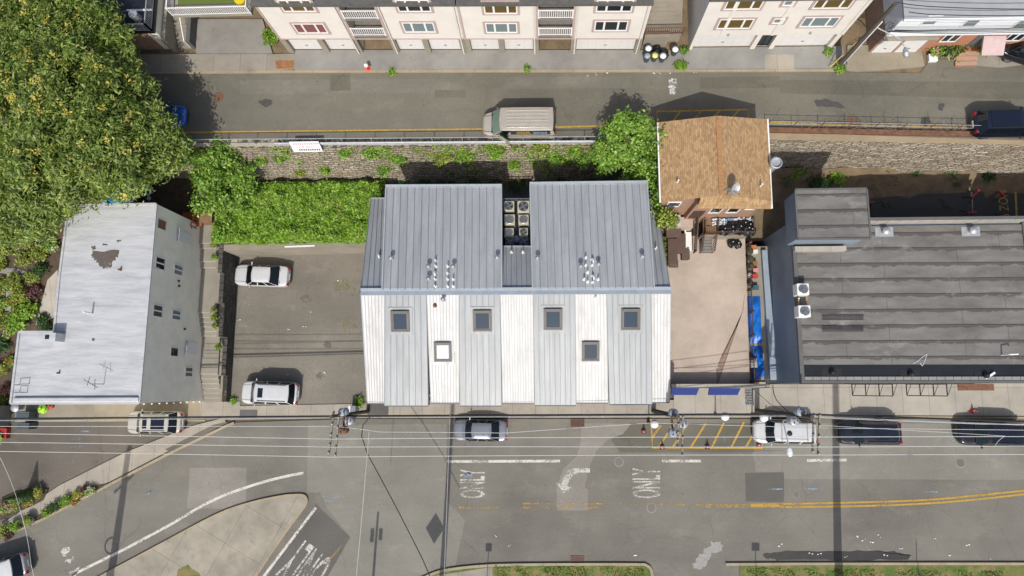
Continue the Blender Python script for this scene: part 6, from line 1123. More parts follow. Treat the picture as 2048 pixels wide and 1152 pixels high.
# ---------------------------------------------------------------- vehicles (local +x is the front)
M['tyre'] = plain('tyre_o', '1b1b1b', .85, .1); M['rim'] = plain('rim_o', '9a9c9f', .35, .1, metal=.8); M['lampw'] = gloss('headlamp', 'c9d0d4', .08); M['lampr'] = gloss('tail_lamp', '8e1218', .15); M['carglass'] = gloss('car_glass', '101518', .04, .45); M['carglass_g'] = gloss('car_glass_green', '1c2628', .05, .45); M['carglass_v'] = gloss('car_glass_reflection', '66786c', .08, .6); M['trimk'] = plain('car_trim_black', '17181a', .5, .1); M['chrome'] = plain('chrome_o', 'b5b8ba', .2, .05, metal=.9); M['mirror'] = M['trimk']  # pale van glass carries a painted reflection in its base colour
def vehicle(name, label, cat, loc, rz, L, W, H, belt, hood, xs, col, kind='sedan', glass='carglass', sunroof=None, rails=False, roofcol=None, group=None):
    """xs: x of cowl, front of roof, back of roof, foot of the rear window, all from the front bumper as fractions of the length"""
    r = empty(name, loc, rz, label, cat, group); X = lambda f: L*(.5-f)
    xc, xf, xb, xr = xs
    # lower body: sections along x
    fr = [0, .012, .035, .08, .16, xc-.03, xc+.02, .45, .6, .75, .88, .95, .985, 1.0]; fr = sorted(set(fr)); vs = []; prof_n = 13
    for f in fr:
        e0 = min(1, f/.12); e1 = min(1, (1-f)/(.10 if kind != 'van' else .05)); k = (1-(1-e0)**2.6*.42)*(1-(1-e1)**2.6*(.3 if kind != 'van' else .12)); wd = W/2*k
        if f < xc: top = hood-(.5*(1-min(1, f/.035))**2*.5)-.08*(1-f/xc)
        elif f > xr: top = belt+.02-(.34 if kind == 'sedan' else .12)*max(0, (f-.985)/.015)*.5
        else: top = belt
        bot = .22+.12*(1-e0)+.12*(1-e1)
        for y, z in ((-1, bot), (-1.0, bot+.18), (-1.0, bot+(top-bot)*.55), (-.985, bot+(top-bot)*.8), (-.93, top-.03), (-.80, top+.015), (0, top+.05), (.80, top+.015), (.93, top-.03), (.985, bot+(top-bot)*.8), (1.0, bot+(top-bot)*.55), (1, bot+.18), (1, bot)):
            vs.append((X(f), y*wd, z))
    m = prof_n; n = len(fr); fs = [(i*m+k, i*m+k+1, (i+1)*m+k+1, (i+1)*m+k) for i in range(n-1) for k in range(m-1)]+[(i*m, (i+1)*m, (i+1)*m+m-1, i*m+m-1) for i in range(n-1)]+[tuple(range(m))[::-1], tuple((n-1)*m+k for k in range(m))]
    b = MB(); b.add(vs, fs); body = b.build('body', M[col], r, local=True, smooth=True); body.data.validate()
    sub = body.modifiers.new('s', 'SUBSURF'); sub.levels = 1; sub.render_levels = 1
    # cabin
    wb_, wr_ = W*.475, W*(.345 if kind == 'sedan' else .365 if kind == 'suv' else .45); zb, zr_ = belt+.0, H-.05
    def ringpts(front, back, w_, z, bow, rb): 
        pts = []
        for t in (-1, -.6, 0, .6, 1): pts.append((X(front)+bow*(1-t*t), t*w_, z))
        for f in side: 
            x = X(front)+(X(back)-X(front))*f; pts.append((x, w_*(1+.025*math.sin(f*math.pi)), z))
        for t in (1, .6, 0, -.6, -1): pts.append((X(back)-rb*(1-t*t), t*w_, z))
        for f in side[::-1]:
            x = X(front)+(X(back)-X(front))*f; pts.append((x, -w_*(1+.025*math.sin(f*math.pi)), z))
        return pts
    side = [.03, .32, .36, .64, .68, .96] if kind != 'van' else [.03, .22, .26, .6, .64, .97]
    lo = ringpts(xc, xr, wb_, zb, .16, .1); hi = ringpts(xf, xb, wr_, zr_, .10, .05); N = len(lo)
    mid = [tuple((p+q)/2 for p, q in zip(a, c)) for a, c in zip(lo, hi)]
    ns = len(side); cab = MB(); gw, gr, gs, gs2 = MB(), MB(), MB(), MB()
    glassset = {}
    for i in range(N):
        j = (i+1) % N; q = [lo[i], lo[j], hi[j], hi[i]]
        if i < 4: glassset[i] = gw
        elif 4 <= i <= 4+ns:
            k = i-4; glassset[i] = gs if k in (1, 3, 5) and (kind != 'van' or k == 1) else None
        elif i < 9+ns: glassset[i] = gr
        else:
            k = i-(9+ns-0); glassset[i] = gs2 if k in (1, 3, 5) and (kind != 'van' or k == 5) else None
        tgt = glassset.get(i)
        c_ = [Vector(p) for p in q]
        if tgt is None: cab.poly(c_)
        else:
            g0 = [c_[0].lerp(c_[3], .05), c_[1].lerp(c_[2], .05), c_[1].lerp(c_[2], .93), c_[0].lerp(c_[3], .93)]
            tgt.poly(g0); cab.poly([c_[0], c_[1], g0[1], g0[0]]); cab.poly([g0[3], g0[2], c_[2], c_[3]])
    cen = Vector((X((xf+xb)/2), 0, 0)); inner = [tuple(cen.lerp(Vector(p), .86).xy)+(H-.008,) for p in hi]; inner2 = [tuple(cen.lerp(Vector(p), .5).xy)+(H+.012,) for p in hi]
    rf = MB(); rf.add(hi+inner+inner2, [(i, (i+1) % N, N+(i+1) % N, N+i) for i in range(N)]+[(N+i, N+(i+1) % N, 2*N+(i+1) % N, 2*N+i) for i in range(N)]+[tuple(2*N+i for i in range(N))])
    cab.build('cabin', M[col], body, local=True); rfo = rf.build('roof', M[roofcol or col], r, local=True, smooth=True)
    gw.build('windscreen', M[glass], r, local=True); [g_.build('side_windows', M['carglass'], r, local=True) for g_ in (gs, gs2)]; gr.build('rear_window', M['carglass'], r, local=True)
    def wheel(x, y):
        w_ = MB(); rr = .35 if kind != 'sedan' else .33
        w_.lathe((x, y, rr), [(rr*.6, -.11), (rr*.95, -.11), (rr, -.07), (rr, .07), (rr*.95, .11), (rr*.6, .11)], 18, (0, 1, 0)); t_ = w_.build('wheel', M['tyre'], r, local=True)
        w2 = MB(); w2.lathe((x, y, rr), [(rr*.62, -.115), (rr*.5, -.09), (rr*.1, -.12), (rr*.1, .12), (rr*.5, .09), (rr*.62, .115)], 14, (0, 1, 0)); w2.build('rim', M['rim'], t_, local=True)
    for f in (.18, .79):
        for s in (-1, 1): wheel(X(f), s*(W/2-.13))
    for s in (-1, 1):
        mb = MB(); x = X(xc+.05); mb.hexa([(x+.02, s*(W/2-.05), belt+.0), (x-.1, s*(W/2-.05), belt), (x-.1, s*(W/2+.2), belt+.03), (x+.0, s*(W/2+.2), belt+.03)], [(x+.0, s*(W/2-.05), belt+.1), (x-.1, s*(W/2-.05), belt+.1), (x-.1, s*(W/2+.19), belt+.15), (x-.02, s*(W/2+.19), belt+.15)]); mb.build('wing_mirror', M[col], r, local=True, bevel=.02)
        mb = MB(); y0, y1 = s*W*.22, s*W*.40; zh = hood-.2; mb.hexa([(X(.012), y0, zh-.12), (X(.05), y1, zh-.12), (X(.10), y1*1.03, zh+.0), (X(.03), y0, zh)], [(X(.025), y0, zh+.06), (X(.06), y1, zh+.07), (X(.11), y1*1.03, zh+.1), (X(.045), y0, zh+.1)]); mb.build('headlight', M['lampw'], r, local=True)
        mb = MB(); zt = belt-.2; mb.box((X(1.0)-.012, min(s*W*.30, s*W*.41), zt-.1), (X(.965), max(s*W*.30, s*W*.43), zt+.18)); mb.build('tail_light', M['lampr'], r, local=True, bevel=.02)
    mb = MB()
    mb.box((X(0)+.0, -W*.25, .35), (X(0.006)+.03, W*.25, .52)); mb.build('grille', M['trimk'], r, local=True)
    mb = MB(); mb.box((X(1.0)-.02, -.26, belt-.42), (X(1.0)+.02, .26, belt-.28)); mb.build('licence_plate', M['white_pl'], r, local=True)
    mb = MB()
    for s in (-1, 1): mb.bar((X(.02), s*W*.30, hood-.055), (X(xc-.02), s*W*.33, hood+.027), .018, .02)
    mb.bar((X(xc-.012), -W*.40, belt+.045), (X(xc-.012), W*.40, belt+.045), .09, .03)
    mb.build('panel_gap', M['trimk'], body, local=True)
    if kind == 'sedan': mb = MB(); mb.bar((X(xr+.015), -W*.37, belt+.035), (X(xr+.015), W*.37, belt+.035), .03, .02); mb.bar((X(.985), -W*.3, belt-.0), (X(.985), W*.3, belt-.0), .03, .02); mb.build('boot_gap', M['trimk'], body, local=True)
    if rails:
        for s in (-1, 1): mb = MB(); mb.bar((X(xf+.05), s*wr_*.93, H+.045), (X(xb-.03), s*wr_*.93, H+.045), .05, .04); mb.box((X(xf+.06), s*wr_*.93-.02, H-.06), (X(xf+.05), s*wr_*.93+.02, H+.04)); mb.box((X(xb-.04), s*wr_*.93-.02, H-.06), (X(xb-.05), s*wr_*.93+.02, H+.04)); mb.build('roof_rail', M[rails], r, local=True)
    if sunroof:
        for i, (f0, f1, wd) in enumerate(sunroof): mb = MB(); mb.box((X(f1), -W*wd, H-.03), (X(f0), W*wd, H+.02+.002*i)); mb.build('sunroof', M['glass_sun'], rfo, local=True, bevel=.01)
    mb = MB(); x = X(xf)+.12
    for s in (-.35, .12): mb.bar((X(xc+.01), s*W*.5, belt+.08), (X(xc+.03), (s+.55)*W*.42, belt+.1), .02, .02)
    mb.build('wiper', M['trimk'], r, local=True)
    return r
M['glass_sun'] = gloss('sunroof_glass', '141a26', .06, .6); M['glass_blue_roof'] = gloss('roof_blue_black', '1c2a4a', .12, .8)
M['p_white'] = paint('paint_white', 'bcbdbc'); M['p_pearl'] = paint('paint_pearl', 'a5a198', .3); M['p_grey'] = paint('paint_grey', '7c8088', .3, .35); M['p_black'] = paint('paint_black', '14151b', .15); M['p_black2'] = paint('paint_blue_black', '151926', .15); M['p_champ'] = paint('paint_champagne', 'aea698', .35, .25); M['p_blue'] = paint('paint_blue', '1d4f9c', .25); M['p_silver'] = paint('paint_silver', 'a9abac', .3, .6)
def at(u, v, g=0.0, z=.8): q = P(u, v, g+z); q.z = g; return q
PI = math.pi; D = math.radians
vehicle('sedan', 'white sedan parked at the hedge end of the small car park', 'car', at(523, 551, .06), PI-D(2.5), 4.85, 1.86, 1.45, .98, .90, (.27, .39, .68, .84), 'p_white')
vehicle('suv', 'white sport utility car with sunroof at the street end of the car park', 'car', at(540, 786, .06), PI-D(2), 4.85, 1.95, 1.75, 1.12, 1.06, (.22, .31, .88, .95), 'p_white', 'suv', rails='chrome', sunroof=((.36, .45, .2),))
vehicle('suv', 'pearl sport utility car with a dark blue glass roof before the pale house', 'car', at(310, 845), PI, 4.75, 1.9, 1.7, 1.1, 1.02, (.24, .34, .82, .93), 'p_pearl', 'suv', rails='chrome', sunroof=((.38, .46, .24), (.53, .77, .27)))
vehicle('sedan', 'grey sedan parked at the kerb below the striped metal roofs', 'car', at(960, 861), PI-D(1), 4.45, 1.78, 1.43, .96, .88, (.25, .38, .70, .86), 'p_grey')
v_ = vehicle('suv', 'white utility vehicle with a round roof vent under the transformer pole', 'car', at(1568, 863), PI-D(1), 4.9, 1.95, 1.75, 1.12, 1.06, (.2, .31, .94, .985), 'p_white', 'suv')
mb = MB(); mb.lathe((-.1, .1, 1.75), [(.2, 0), (.2, .08), (.14, .12), (.01, .13)], 14); mb.build('roof_vent', M['trimk'], v_, local=True); mb = MB()
for x in (.5, -1.5): mb.bar((x, -.7, 1.82), (x, .7, 1.82), .05)
for s in (-.6, .6): mb.bar((-1.6, s, 1.86), (.6, s, 1.86), .03)
mb.build('ladder_rack', M['galv'], v_, local=True)
vehicle('suv', 'black sport utility car parked nearest the white utility vehicle', 'car', at(1737, 865), PI-D(.5), 4.95, 1.95, 1.74, 1.12, 1.05, (.25, .35, .88, .96), 'p_black2', 'suv', glass='carglass_g', rails='trimk', sunroof=((.52, .72, .27),))
vehicle('suv', 'long black sport utility car beside an orange cone on the lower street', 'car', at(1981, 867), PI-D(2), 5.15, 1.98, 1.76, 1.12, 1.05, (.25, .36, .86, .95), 'p_black', 'suv', glass='carglass_g', rails='trimk', sunroof=((.42, .5, .3), (.53, .78, .3)))
vehicle('suv', 'black sport utility car at the right end of the upper street', 'car', at(2012, 247, UP), D(0), 4.8, 1.9, 1.75, 1.12, 1.06, (.24, .34, .88, .96), 'p_black2', 'suv', rails='trimk', sunroof=((.4, .84, .34),))
vehicle('hatchback', 'blue car half hidden under the spreading tree', 'car', at(318, 231, UP), PI-PI, 4.3, 1.78, 1.48, .98, .9, (.25, .38, .74, .88), 'p_blue')
vehicle('suv', 'silver car at the lower left corner of the photo with a white roof', 'car', at(-2, 1143), D(197), 5.0, 1.95, 1.85, 1.15, 1.08, (.22, .32, .86, .95), 'p_silver', 'suv', roofcol='p_white', rails='chrome')
vehicle('hatchback', 'dark car on the short driveway at the right edge of the upper street', 'car', at(2062, 104, UP), D(-20), 4.3, 1.8, 1.5, .98, .9, (.25, .38, .74, .88), 'p_black')
vn = vehicle('van', 'champagne passenger van with an open door and lettered side on the upper street', 'van', at(1038, 248, UP, 1.0), PI-D(.5), 5.65, 2.0, 2.05, 1.22, 1.15, (.15, .265, .955, .985), 'p_champ', 'van', glass='carglass_v')
mb = MB()
for k in range(6): y = -.66+k*.265; mb.bar((-2.25, y, 2.068), (.95, y, 2.068), .05, .04)
mb.build('roof_rib', paint('paint_champ_rib', 'bdb3a3', .35, .4), vn, local=True)
wr = 2.0*.45; sp = MB(); sy = lambda z: (2.0*.47+(wr-2.0*.47)*(z-1.22)/(2.0-1.22))*1.03
sp.hexa([(-2.4, sy(1.3)-.02, 1.3), (.62, sy(1.3)-.02, 1.3), (.62, sy(1.92)-.02, 1.92), (-2.4, sy(1.92)-.02, 1.92)], [(-2.4, sy(1.3)+.012, 1.3), (.62, sy(1.3)+.012, 1.3), (.62, sy(1.92)+.012, 1.92), (-2.4, sy(1.92)+.012, 1.92)]); pn = sp.build('side_panel', plain('van_panel_black', '17181c', .3, .1), vn, local=True)
ez = Vector((0, sy(1.92)-sy(1.3), .62)).normalized()
mb = MB(); mb.text('MASTER', (.1, sy(1.6)+.016, 1.62), (-1, 0, 0), ez, 1, fit=(.95, .2)); mb.text('PLUMBING', (.15, sy(1.38)+.016, 1.38), (-1, 0, 0), ez, 1, fit=(1.05, .17)); mb.build('lettering', plain('letter_yellow', 'd9b52a', .5, .05), pn, local=True)
mb = MB(); mb.text('SERVICE', (-1.1, sy(1.45)+.016, 1.45), (-1, 0, 0), ez, 1, fit=(1.05, .3)); mb.build('lettering', plain('letter_blue', '9cbce8', .5, .05), pn, local=True)
mb = MB(); mb.hexa([(1.55, .98, .45), (1.55, 1.04, .45), (.75, 1.55, .45), (.75, 1.49, .45)], [(1.55, .93, 1.25), (1.55, .99, 1.25), (.75, 1.5, 1.25), (.75, 1.44, 1.25)]); od = mb.build('open_door', M['p_champ'], vn, local=True)
mb = MB(); mb.hexa([(1.45, .98, 1.26), (1.45, 1.01, 1.26), (.8, 1.44, 1.26), (.8, 1.41, 1.26)], [(1.2, .95, 1.85), (1.2, .98, 1.85), (.8, 1.36, 1.85), (.8, 1.33, 1.85)]); mb.build('door_window', M['carglass'], od, local=True)
mb = MB(); mb.box((-2.3, -1.01, .62), (2.1, 1.012, .72)); mb.build('side_moulding', M['trimk'], vn, local=True)
# ---------------------------------------------------------------- street furniture
CO = plain('cone_orange', 'd2452a', .6, .08)
for u, v, g, lb in ((1287, 862, 0, 'orange traffic cone just left of the yellow hatched box'), (1324, 894, 0, 'orange traffic cone on the hatched box, below the transformer pole'), (1414, 893, 0, 'orange traffic cone on the middle of the yellow hatched edge'), (1517, 889, 0, 'orange traffic cone at the front corner of the white utility vehicle'), (1944, 822, .13, 'orange traffic cone on the pavement beside the long black car')):
    q = P(u, v, g); c = empty('traffic_cone', q, 0, lb, 'cone', 'orange traffic cones on the lower street'); MB().box((q.x-.19, q.y-.19, g), (q.x+.19, q.y+.19, g+.04)).build('base', M['black'] if g == 0 else CO, c); mb = MB(); mb.lathe((q.x, q.y, g+.04), [(.15, 0), (.1, .3), (.04, .68), (.01, .69)], 14); k = mb.build('cone', CO, c); mb = MB(); mb.lathe((q.x, q.y, g+.04), [(.101, .31), (.078, .45), (.07, .45), (.09, .31)], 14); mb.build('band', M['white_pl'], k)
q = P(247, 121, UP+.13); tag(MB().box((q.x-.3, q.y-.25, q.z), (q.x+.3, q.y+.25, q.z+.45)).build('orange_crate', CO, bevel=.04), 'orange crate on the upper pavement beside the spreading tree', 'crate')
q = P(736, 138, UP+.13); c = empty('fire_hydrant', q, 0, 'red fire hydrant with a white cap on the upper pavement', 'hydrant'); MB().lathe(q, [(.2, 0), (.2, .06), (.13, .08), (.13, .5), (.17, .52), (.17, .58), (.01, .6)], 12).build('barrel', CO, c); MB().lathe(q+Vector((0, 0, .6)), [(.17, 0), (.15, .12), (.05, .2), (.01, .21)], 12).build('cap', M['white_pl'], c); mb = MB(); mb.tube(q+Vector((-.24, 0, .42)), q+Vector((.24, 0, .42)), .06); mb.tube(q+Vector((0, -.22, .42)), q, .07); mb.build('nozzle', CO, c)
for u, v, g, r_, lb in ((1238, 924, 0, .33, 'round manhole cover above the second faded lane arrow'), (1303, 1016, 0, .33, 'round manhole cover on the faded yellow centre line'), (1921, 926, 0, .33, 'round manhole cover at the right of the lower street'), (437, 194, UP, .36, 'brown manhole cover near the shadow of the spreading tree'), (1706, 241, UP, .36, 'rusty manhole cover on the yellow line of the upper street'), (1593, 990, 0, .22, 'small dark valve cover on the lower street')):
    q = P(u, v, g+.006); mb = MB(); mb.lathe(q, [(r_*1.18, -.01), (r_*1.18, .004), (r_*1.02, .006)], 28); o = mb.build('manhole_cover', M['conc'] if g == 0 else M['rust']); tag(o, lb, 'manhole cover', 'manhole covers')
    mb = MB(); mb.lathe(q, [(r_, .003), (r_, .012), (.01, .0125)], 28)
    for k in range(-3, 4): mb.bar(q+Vector((k*r_*.24, -r_*.7, .016)), q+Vector((k*r_*.24, r_*.7, .016)), .02, .012)
    mb.build('lid', plain('manhole_iron_%d' % u, '66625d' if g == 0 else '6a5040', .6, .15, 8, bump=.3), o)
for u, v, w_, lb in ((1155, 846, 1.15, 'rusty storm drain at the kerb below the metal roofs'), (1155, 1120, 1.1, 'rusty storm drain grate at the southern kerb')):
    q = P(u, v, .012); mb = MB(); mb.box((q.x-w_/2, q.y-.3, .0), (q.x+w_/2, q.y+.3, .014)); o = mb.build('storm_drain', M['black']); tag(o, lb, 'drain', 'storm drains'); mb = MB()
    for i in range(12): mb.bar((q.x-w_/2+.05+i*w_/12, q.y-.3, .025), (q.x-w_/2+.05+i*w_/12, q.y+.3, .025), .04, .02)
    mb.bar((q.x-w_/2, q.y-.3, .026), (q.x+w_/2, q.y-.3, .026), .06, .022); mb.bar((q.x-w_/2, q.y+.3, .026), (q.x+w_/2, q.y+.3, .026), .06, .022); mb.build('grate', M['rust'], o)
q = P(497, 828, .135); tag(MB().box((q.x-.75, q.y-.35, .13), (q.x+.75, q.y+.35, .145)).build('utility_cover', M['conc_dk']), 'dark rectangular utility cover in the pavement below the car park', 'cover')
q = P(757, 820, .135); tag(MB().box((q.x-.95, q.y-.4, .13), (q.x+.85, q.y+.5, .142)).build('utility_cover', M['asph_dark']), 'dark patch cover in the pavement at the left corner of the metal roofed houses', 'cover')
# rubbish: bags, bins, jugs
BAG = plain('bag_black', '16171a', .3, .15, 6); BAGG = plain('bag_clear', '8f979b', .3, .25, 7)
def bag(q, r_, mat, label, group=None):
    mb = MB(); vs = []; n = 12; m = 8
    for k in range(m+1):
        a = k/m*PI
        for i in range(n):
            b = i/n*2*PI; rr = r_*(1+.18*math.sin(3*b+k*1.7+r_*40)+random.uniform(-.12, .12)); vs.append((q.x+math.sin(a)*math.cos(b)*rr, q.y+math.sin(a)*math.sin(b)*rr, q.z+r_*.62-math.cos(a)*r_*.66*(1+random.uniform(-.05, .1))))
    mb.add(vs, [(k*n+i, k*n+(i+1) % n, (k+1)*n+(i+1) % n, (k+1)*n+i) for k in range(m) for i in range(n)]); mb.lathe((q.x, q.y, q.z+r_*1.25), [(.07, 0), (.03, .06), (.1, .14), (.01, .1)], 7)
    return tag(mb.build('rubbish_bag', mat), label, 'rubbish bag', group)
def can(q, label, mat, bagmat, group):
    c = empty('rubbish_bin', q, 0, label, 'bin', group); MB().lathe(q, [(.2, 0), (.29, .72), (.32, .74), (.32, .8), (.28, .8), (.27, .5), (.01, .45)], 16).build('body', mat, c); mb = MB(); mb.ball(q+Vector((0, 0, .72)), .26, 10, .7); mb.build('liner', bagmat, c)
LID = plain('bin_slate', '3f464c', .5, .15)
for u, v, lb, bm in ((1292, 121, 'grey rubbish bin nearest the street, left of three', BAGG), (1307, 120, 'grey rubbish bin nearest the street with a yellow bag', plain('bag_yellow', 'c9c46a', .4, .2)), (1323, 121, 'grey rubbish bin nearest the street, right of three', M['white_pl']), (1294, 106, 'rubbish bin in the back row by the alley, holding a white bag', M['white_pl']), (1347, 108, 'rubbish bin standing apart right of the others with a white liner', M['white_pl'])): can(P(u, v, UP+.13), lb, LID, bm, 'rubbish bins by the alley')
for u, v, lb in ((1312, 103, 'black rubbish bag leaning behind the bins by the alley'), (1326, 112, 'black rubbish bag between the bins by the alley')): bag(P(u, v, UP+.13), .4, BAG, lb, 'black bags by the alley')
for u, v, r_, lb in ((1462, 488, .36, 'black rubbish bag on the terrace by the deck, left of two'), (1473, 490, .36, 'black rubbish bag on the terrace by the deck, right of two')): bag(P(u, v, 3.51), r_, BAG, lb, 'black bags on the terrace')
for i, (u, v, r_) in enumerate(((1447, 461, .42), (1462, 458, .48), (1478, 457, .5), (1494, 460, .5), (1501, 462, .42), (1488, 449, .4), (1498, 452, .38))): bag(P(u, v, ZK+.2)-Vector((0, 0, .2)), r_, BAG, 'black rubbish bag in the heap on the raised deck', 'black bags heaped on the deck')
proto = None; JW = plain('jug_white', 'c9ced2', .3, .1); JB = plain('jug_blue', '7f9cb8', .25, .15)
for i in range(76):
    col_ = i % 19; row = i//19; u = 1427+col_*4.4; v = 434+row*4.6
    if u > 1455 and row > 1: continue
    q = P(u+random.uniform(-1, 1), v+random.uniform(-1, 1), ZK+.3); q.z = ZK+.002
    if q.y > 13.05: q.y = 13.0-random.random()*.1
    blue = 1449 < u < 1470
    mb = None
    key = 'b' if blue else 'w'
    if proto is None: proto = {}
    if key not in proto:
        mb = MB(); mb.lathe((0, 0, 0), [(.07, 0), (.085, .03), (.085, .2), (.05, .26), (.03, .29), (.03, .32), (.005, .325)], 10); o = mb.build('water_jug', JB if blue else JW, local=True); o.location = q; proto[key] = o
    else: o = proto[key].copy(); COL.objects.link(o); o.location = q
    tag(o, 'blue tinted plastic jug among those on the raised deck' if blue else 'white plastic jug among those crowded on the raised deck', 'jug', 'plastic jugs on the deck')
# forecourt of the white house
for u, v, w_, h_, lb in ((62, 831, 1.1, .75, 'dark slatted bin beside the lime green sack, nearer the house'), (62, 851, 1.1, .55, 'dark slatted bin at the driveway edge, nearer the street')):
    q = P(u, v, .09); c = empty('slatted_bin', q, 0, lb, 'bin', 'slatted bins of the pale house'); MB().box((q.x-w_/2, q.y-h_/2, .09), (q.x+w_/2, q.y+h_/2, 1.05)).build('body', LID, c, bevel=.03); mb = MB()
    for i in range(5): mb.box((q.x-w_/2-.03, q.y-h_/2+i*h_/5+.01, 1.052), (q.x+w_/2+.03, q.y-h_/2+(i+1)*h_/5-.02, 1.1))
    mb.build('slats', plain('slat_grey', '4f565b', .5, .12), c)
bag(P(90, 818, .09), .38, plain('sack_lime', '8ec028', .6, .1), 'lime green sack in front of the pale house'); bag(P(104, 813, .09), .24, plain('sack_rust', 'a0452c', .6, .1), 'rust red bundle beside the lime green sack')
q = P(42, 815, .1); tag(MB().lathe(q, [(.3, 0), (.34, .7), (.36, .72), (.2, .82), (.01, .86)], 16).build('metal_bin', M['galv']), 'round metal bin with a lid by the left garden corner', 'bin')
q = P(8, 832, .05); c = empty('garden_shed', q, 0, 'small grey roofed shed at the left edge by the driveway', 'shed'); MB().box((q.x-1.2, q.y-.9, 0), (q.x+.6, q.y+.9, 1.5)).build('body', M['wood_gy'], c); mb = MB(); mb.box((q.x-1.3, q.y-1.0, 1.502), (q.x+.1, q.y+1.0, 1.6)); mb.box((q.x+.105, q.y-1.0, 1.502), (q.x+.7, q.y+1.0, 1.55)); mb.build('roof', M['galv'], c)
q = P(10, 866, .0); c = empty('red_planter', q, 0, 'red tub planter with green leaves at the left edge of the driveway', 'planter'); MB().box((q.x-.6, q.y-.45, .0), (q.x+.5, q.y+.45, .5)).build('tub', plain('planter_red', '9c2a22', .5, .1), c, bevel=.05); p_, n_ = lobepts([(q.x-.1, q.y-.3, .6, .4, .6)], 300, 8, .7, .5, .1); leaves('plant', p_, n_, .16, .6, L_HEDGE, c, .7)
q = P(712, 818, .13); c = empty('cable_cabinet', q, 0, 'grey and white street cabinet at the corner of the metal roofed houses', 'cabinet'); MB().box((q.x-.2, q.y-.3, .13), (q.x+.25, q.y+.3, 1.2)).build('body', M['metal'], c, bevel=.02); MB().box((q.x-.36, q.y-.28, .13), (q.x-.203, q.y+.28, 1.15)).build('side_box', M['white_pl'], c)
q = P(1461, 1145+0, .1)
tag(MB().box((P(1862, 118, UP).x-.3, P(1862, 118, UP).y-.3, UP), (P(1862, 118, UP).x+.35, P(1862, 118, UP).y+.3, UP+.3)).build('white_box', M['white_pl'], bevel=.03), 'white box standing on the upper pavement by the pink flowers', 'box')
# litter
for lb, pts, g in (('scraps of litter scattered along the southern kerb', [(1715, 1075), (1728, 1080), (1742, 1084), (1760, 1072), (1738, 1096), (1770, 1110), (1560, 1090), (1620, 1105), (1640, 1108), (1690, 1112), (1800, 1096), (1870, 1075), (1935, 1092), (1980, 1118), (1270, 1112), (1017, 1092), (994, 1073), (1895, 1110)], 0), ('scraps of litter along the upper kerb', [(1218, 148), (1310, 144), (1318, 145), (1340, 146), (1392, 146), (1172, 150), (1190, 148)], UP), ('bits of litter on the small car park', [(500, 610), (625, 624), (610, 655), (580, 660), (680, 560), (470, 800), (480, 640), (650, 745), (575, 750)], .07)):
    mb = MB()
    for u, v in pts:
        for _ in range(2): q = P(u+random.uniform(-5, 5), v+random.uniform(-3, 3), g+.03); s = random.uniform(.025, .07); mb.box((q.x-s, q.y-s*.6, g+.014), (q.x+s, q.y+s*.6, g+.05))
    tag(mb.build('litter', M['white_pl']), lb, 'litter', kind='stuff')
# ---------------------------------------------------------------- lamps, signs, poles, wires
M['pole_wood'] = plain('pole_wood', '4d443c', .9, .2, 4); M['arm_wood'] = plain('crossarm_wood', '7d7463', .85, .15, 4); M['globe'] = plain('lamp_globe', 'd5d8da', .15, .04); M['xf'] = plain('transformer_grey', '8d979e', .4, .1); M['wire_w'] = plain('wire_pale', 'b9b9b4', .5, .05); M['wire_k'] = plain('wire_dark', '222222', .6, .05); M['galvp'] = plain('steel_pole', '7f8589', .45, .08, metal=.5)
for u, v, lb in ((1309, 848, 'white globe street lamp left of the transformer pole by the hatched box'), (1450, 833, 'white globe street lamp behind the middle of the hatched box'), (1528, 835, 'white globe street lamp beside the front of the white utility vehicle')):
    z = 3.2; t_ = P(u, v, z); c = empty('globe_lamp', (t_.x, t_.y, .12), 0, lb, 'street lamp', 'globe lamps on the lower pavement'); mb = MB(); mb.lathe((t_.x, t_.y, 0.0), [(.14, 0), (.12, .4), (.06, .5), (.05, z-.4), (.12, z-.35), (.12, z-.28)], 10); mb.build('post', M['black'], c); mb = MB(); mb.ball((t_.x, t_.y, z), .34, 20); mb.build('globe', M['globe'], c, smooth=True)
def wire(a, b, r_, mat, label, sag=.35, n=14, cat='wire', group=None, name='overhead_wire'):
    a = Vector(a); b = Vector(b); pts = []
    for i in range(n+1): t_ = i/n; q = a.lerp(b, t_); q.z -= sag*4*t_*(1-t_); pts.append(q)
    return tag(MB().path(pts, r_, 5).build(name, M[mat]), label, cat, group)
def upole(base, top, arms, label, xf=(), thick=.17, name='utility_pole'):
    c = empty(name, base, 0, label, 'utility pole'); MB().tube(base, top, thick, thick*.65, 12).build('pole', M['pole_wood'], c); top = Vector(top)
    for (a, b) in arms:
        am = MB().bar(a, b, .11, .13).build('crossarm', M['arm_wood'], c); a = Vector(a); b = Vector(b); mb = MB()
        for f in (.06, .3, .55, .78, .97): q = a.lerp(b, f); mb.lathe(q+Vector((0, 0, .06)), [(.05, 0), (.07, .06), (.04, .1), (.06, .16), (.01, .2)], 8)
        mb.build('insulator', M['galv'], am)
    for (u, v, z, col_) in xf:
        q = P(u, v, z); mb = MB(); mb.lathe((q.x, q.y, z-.95), [(.27, 0), (.29, .05), (.29, .8), (.31, .82), (.31, .9), (.16, 1.0), (.01, 1.02)], 16); t_ = mb.build('transformer', M[col_], c); mb = MB()
        for a in (0, 2.1, 4.2): mb.lathe((q.x+.16*math.cos(a), q.y+.16*math.sin(a), z+.0), [(.04, 0), (.05, .1), (.03, .14), (.045, .2), (.01, .22)], 7)
        mb.bar((q.x, q.y, z-.5), (top.x, top.y, z-.5), .1, .2); mb.build('bushing', M['rust'], t_)
    return c
Z1 = 10.2
b1, t1 = P(738, 822, .12), P(663, 833, Z1); b1.x, b1.y = t1.x, t1.y; b1.z = .1
arm = lambda u0, v0, u1, v1, z: (P(u0, v0, z), P(u1, v1, z))
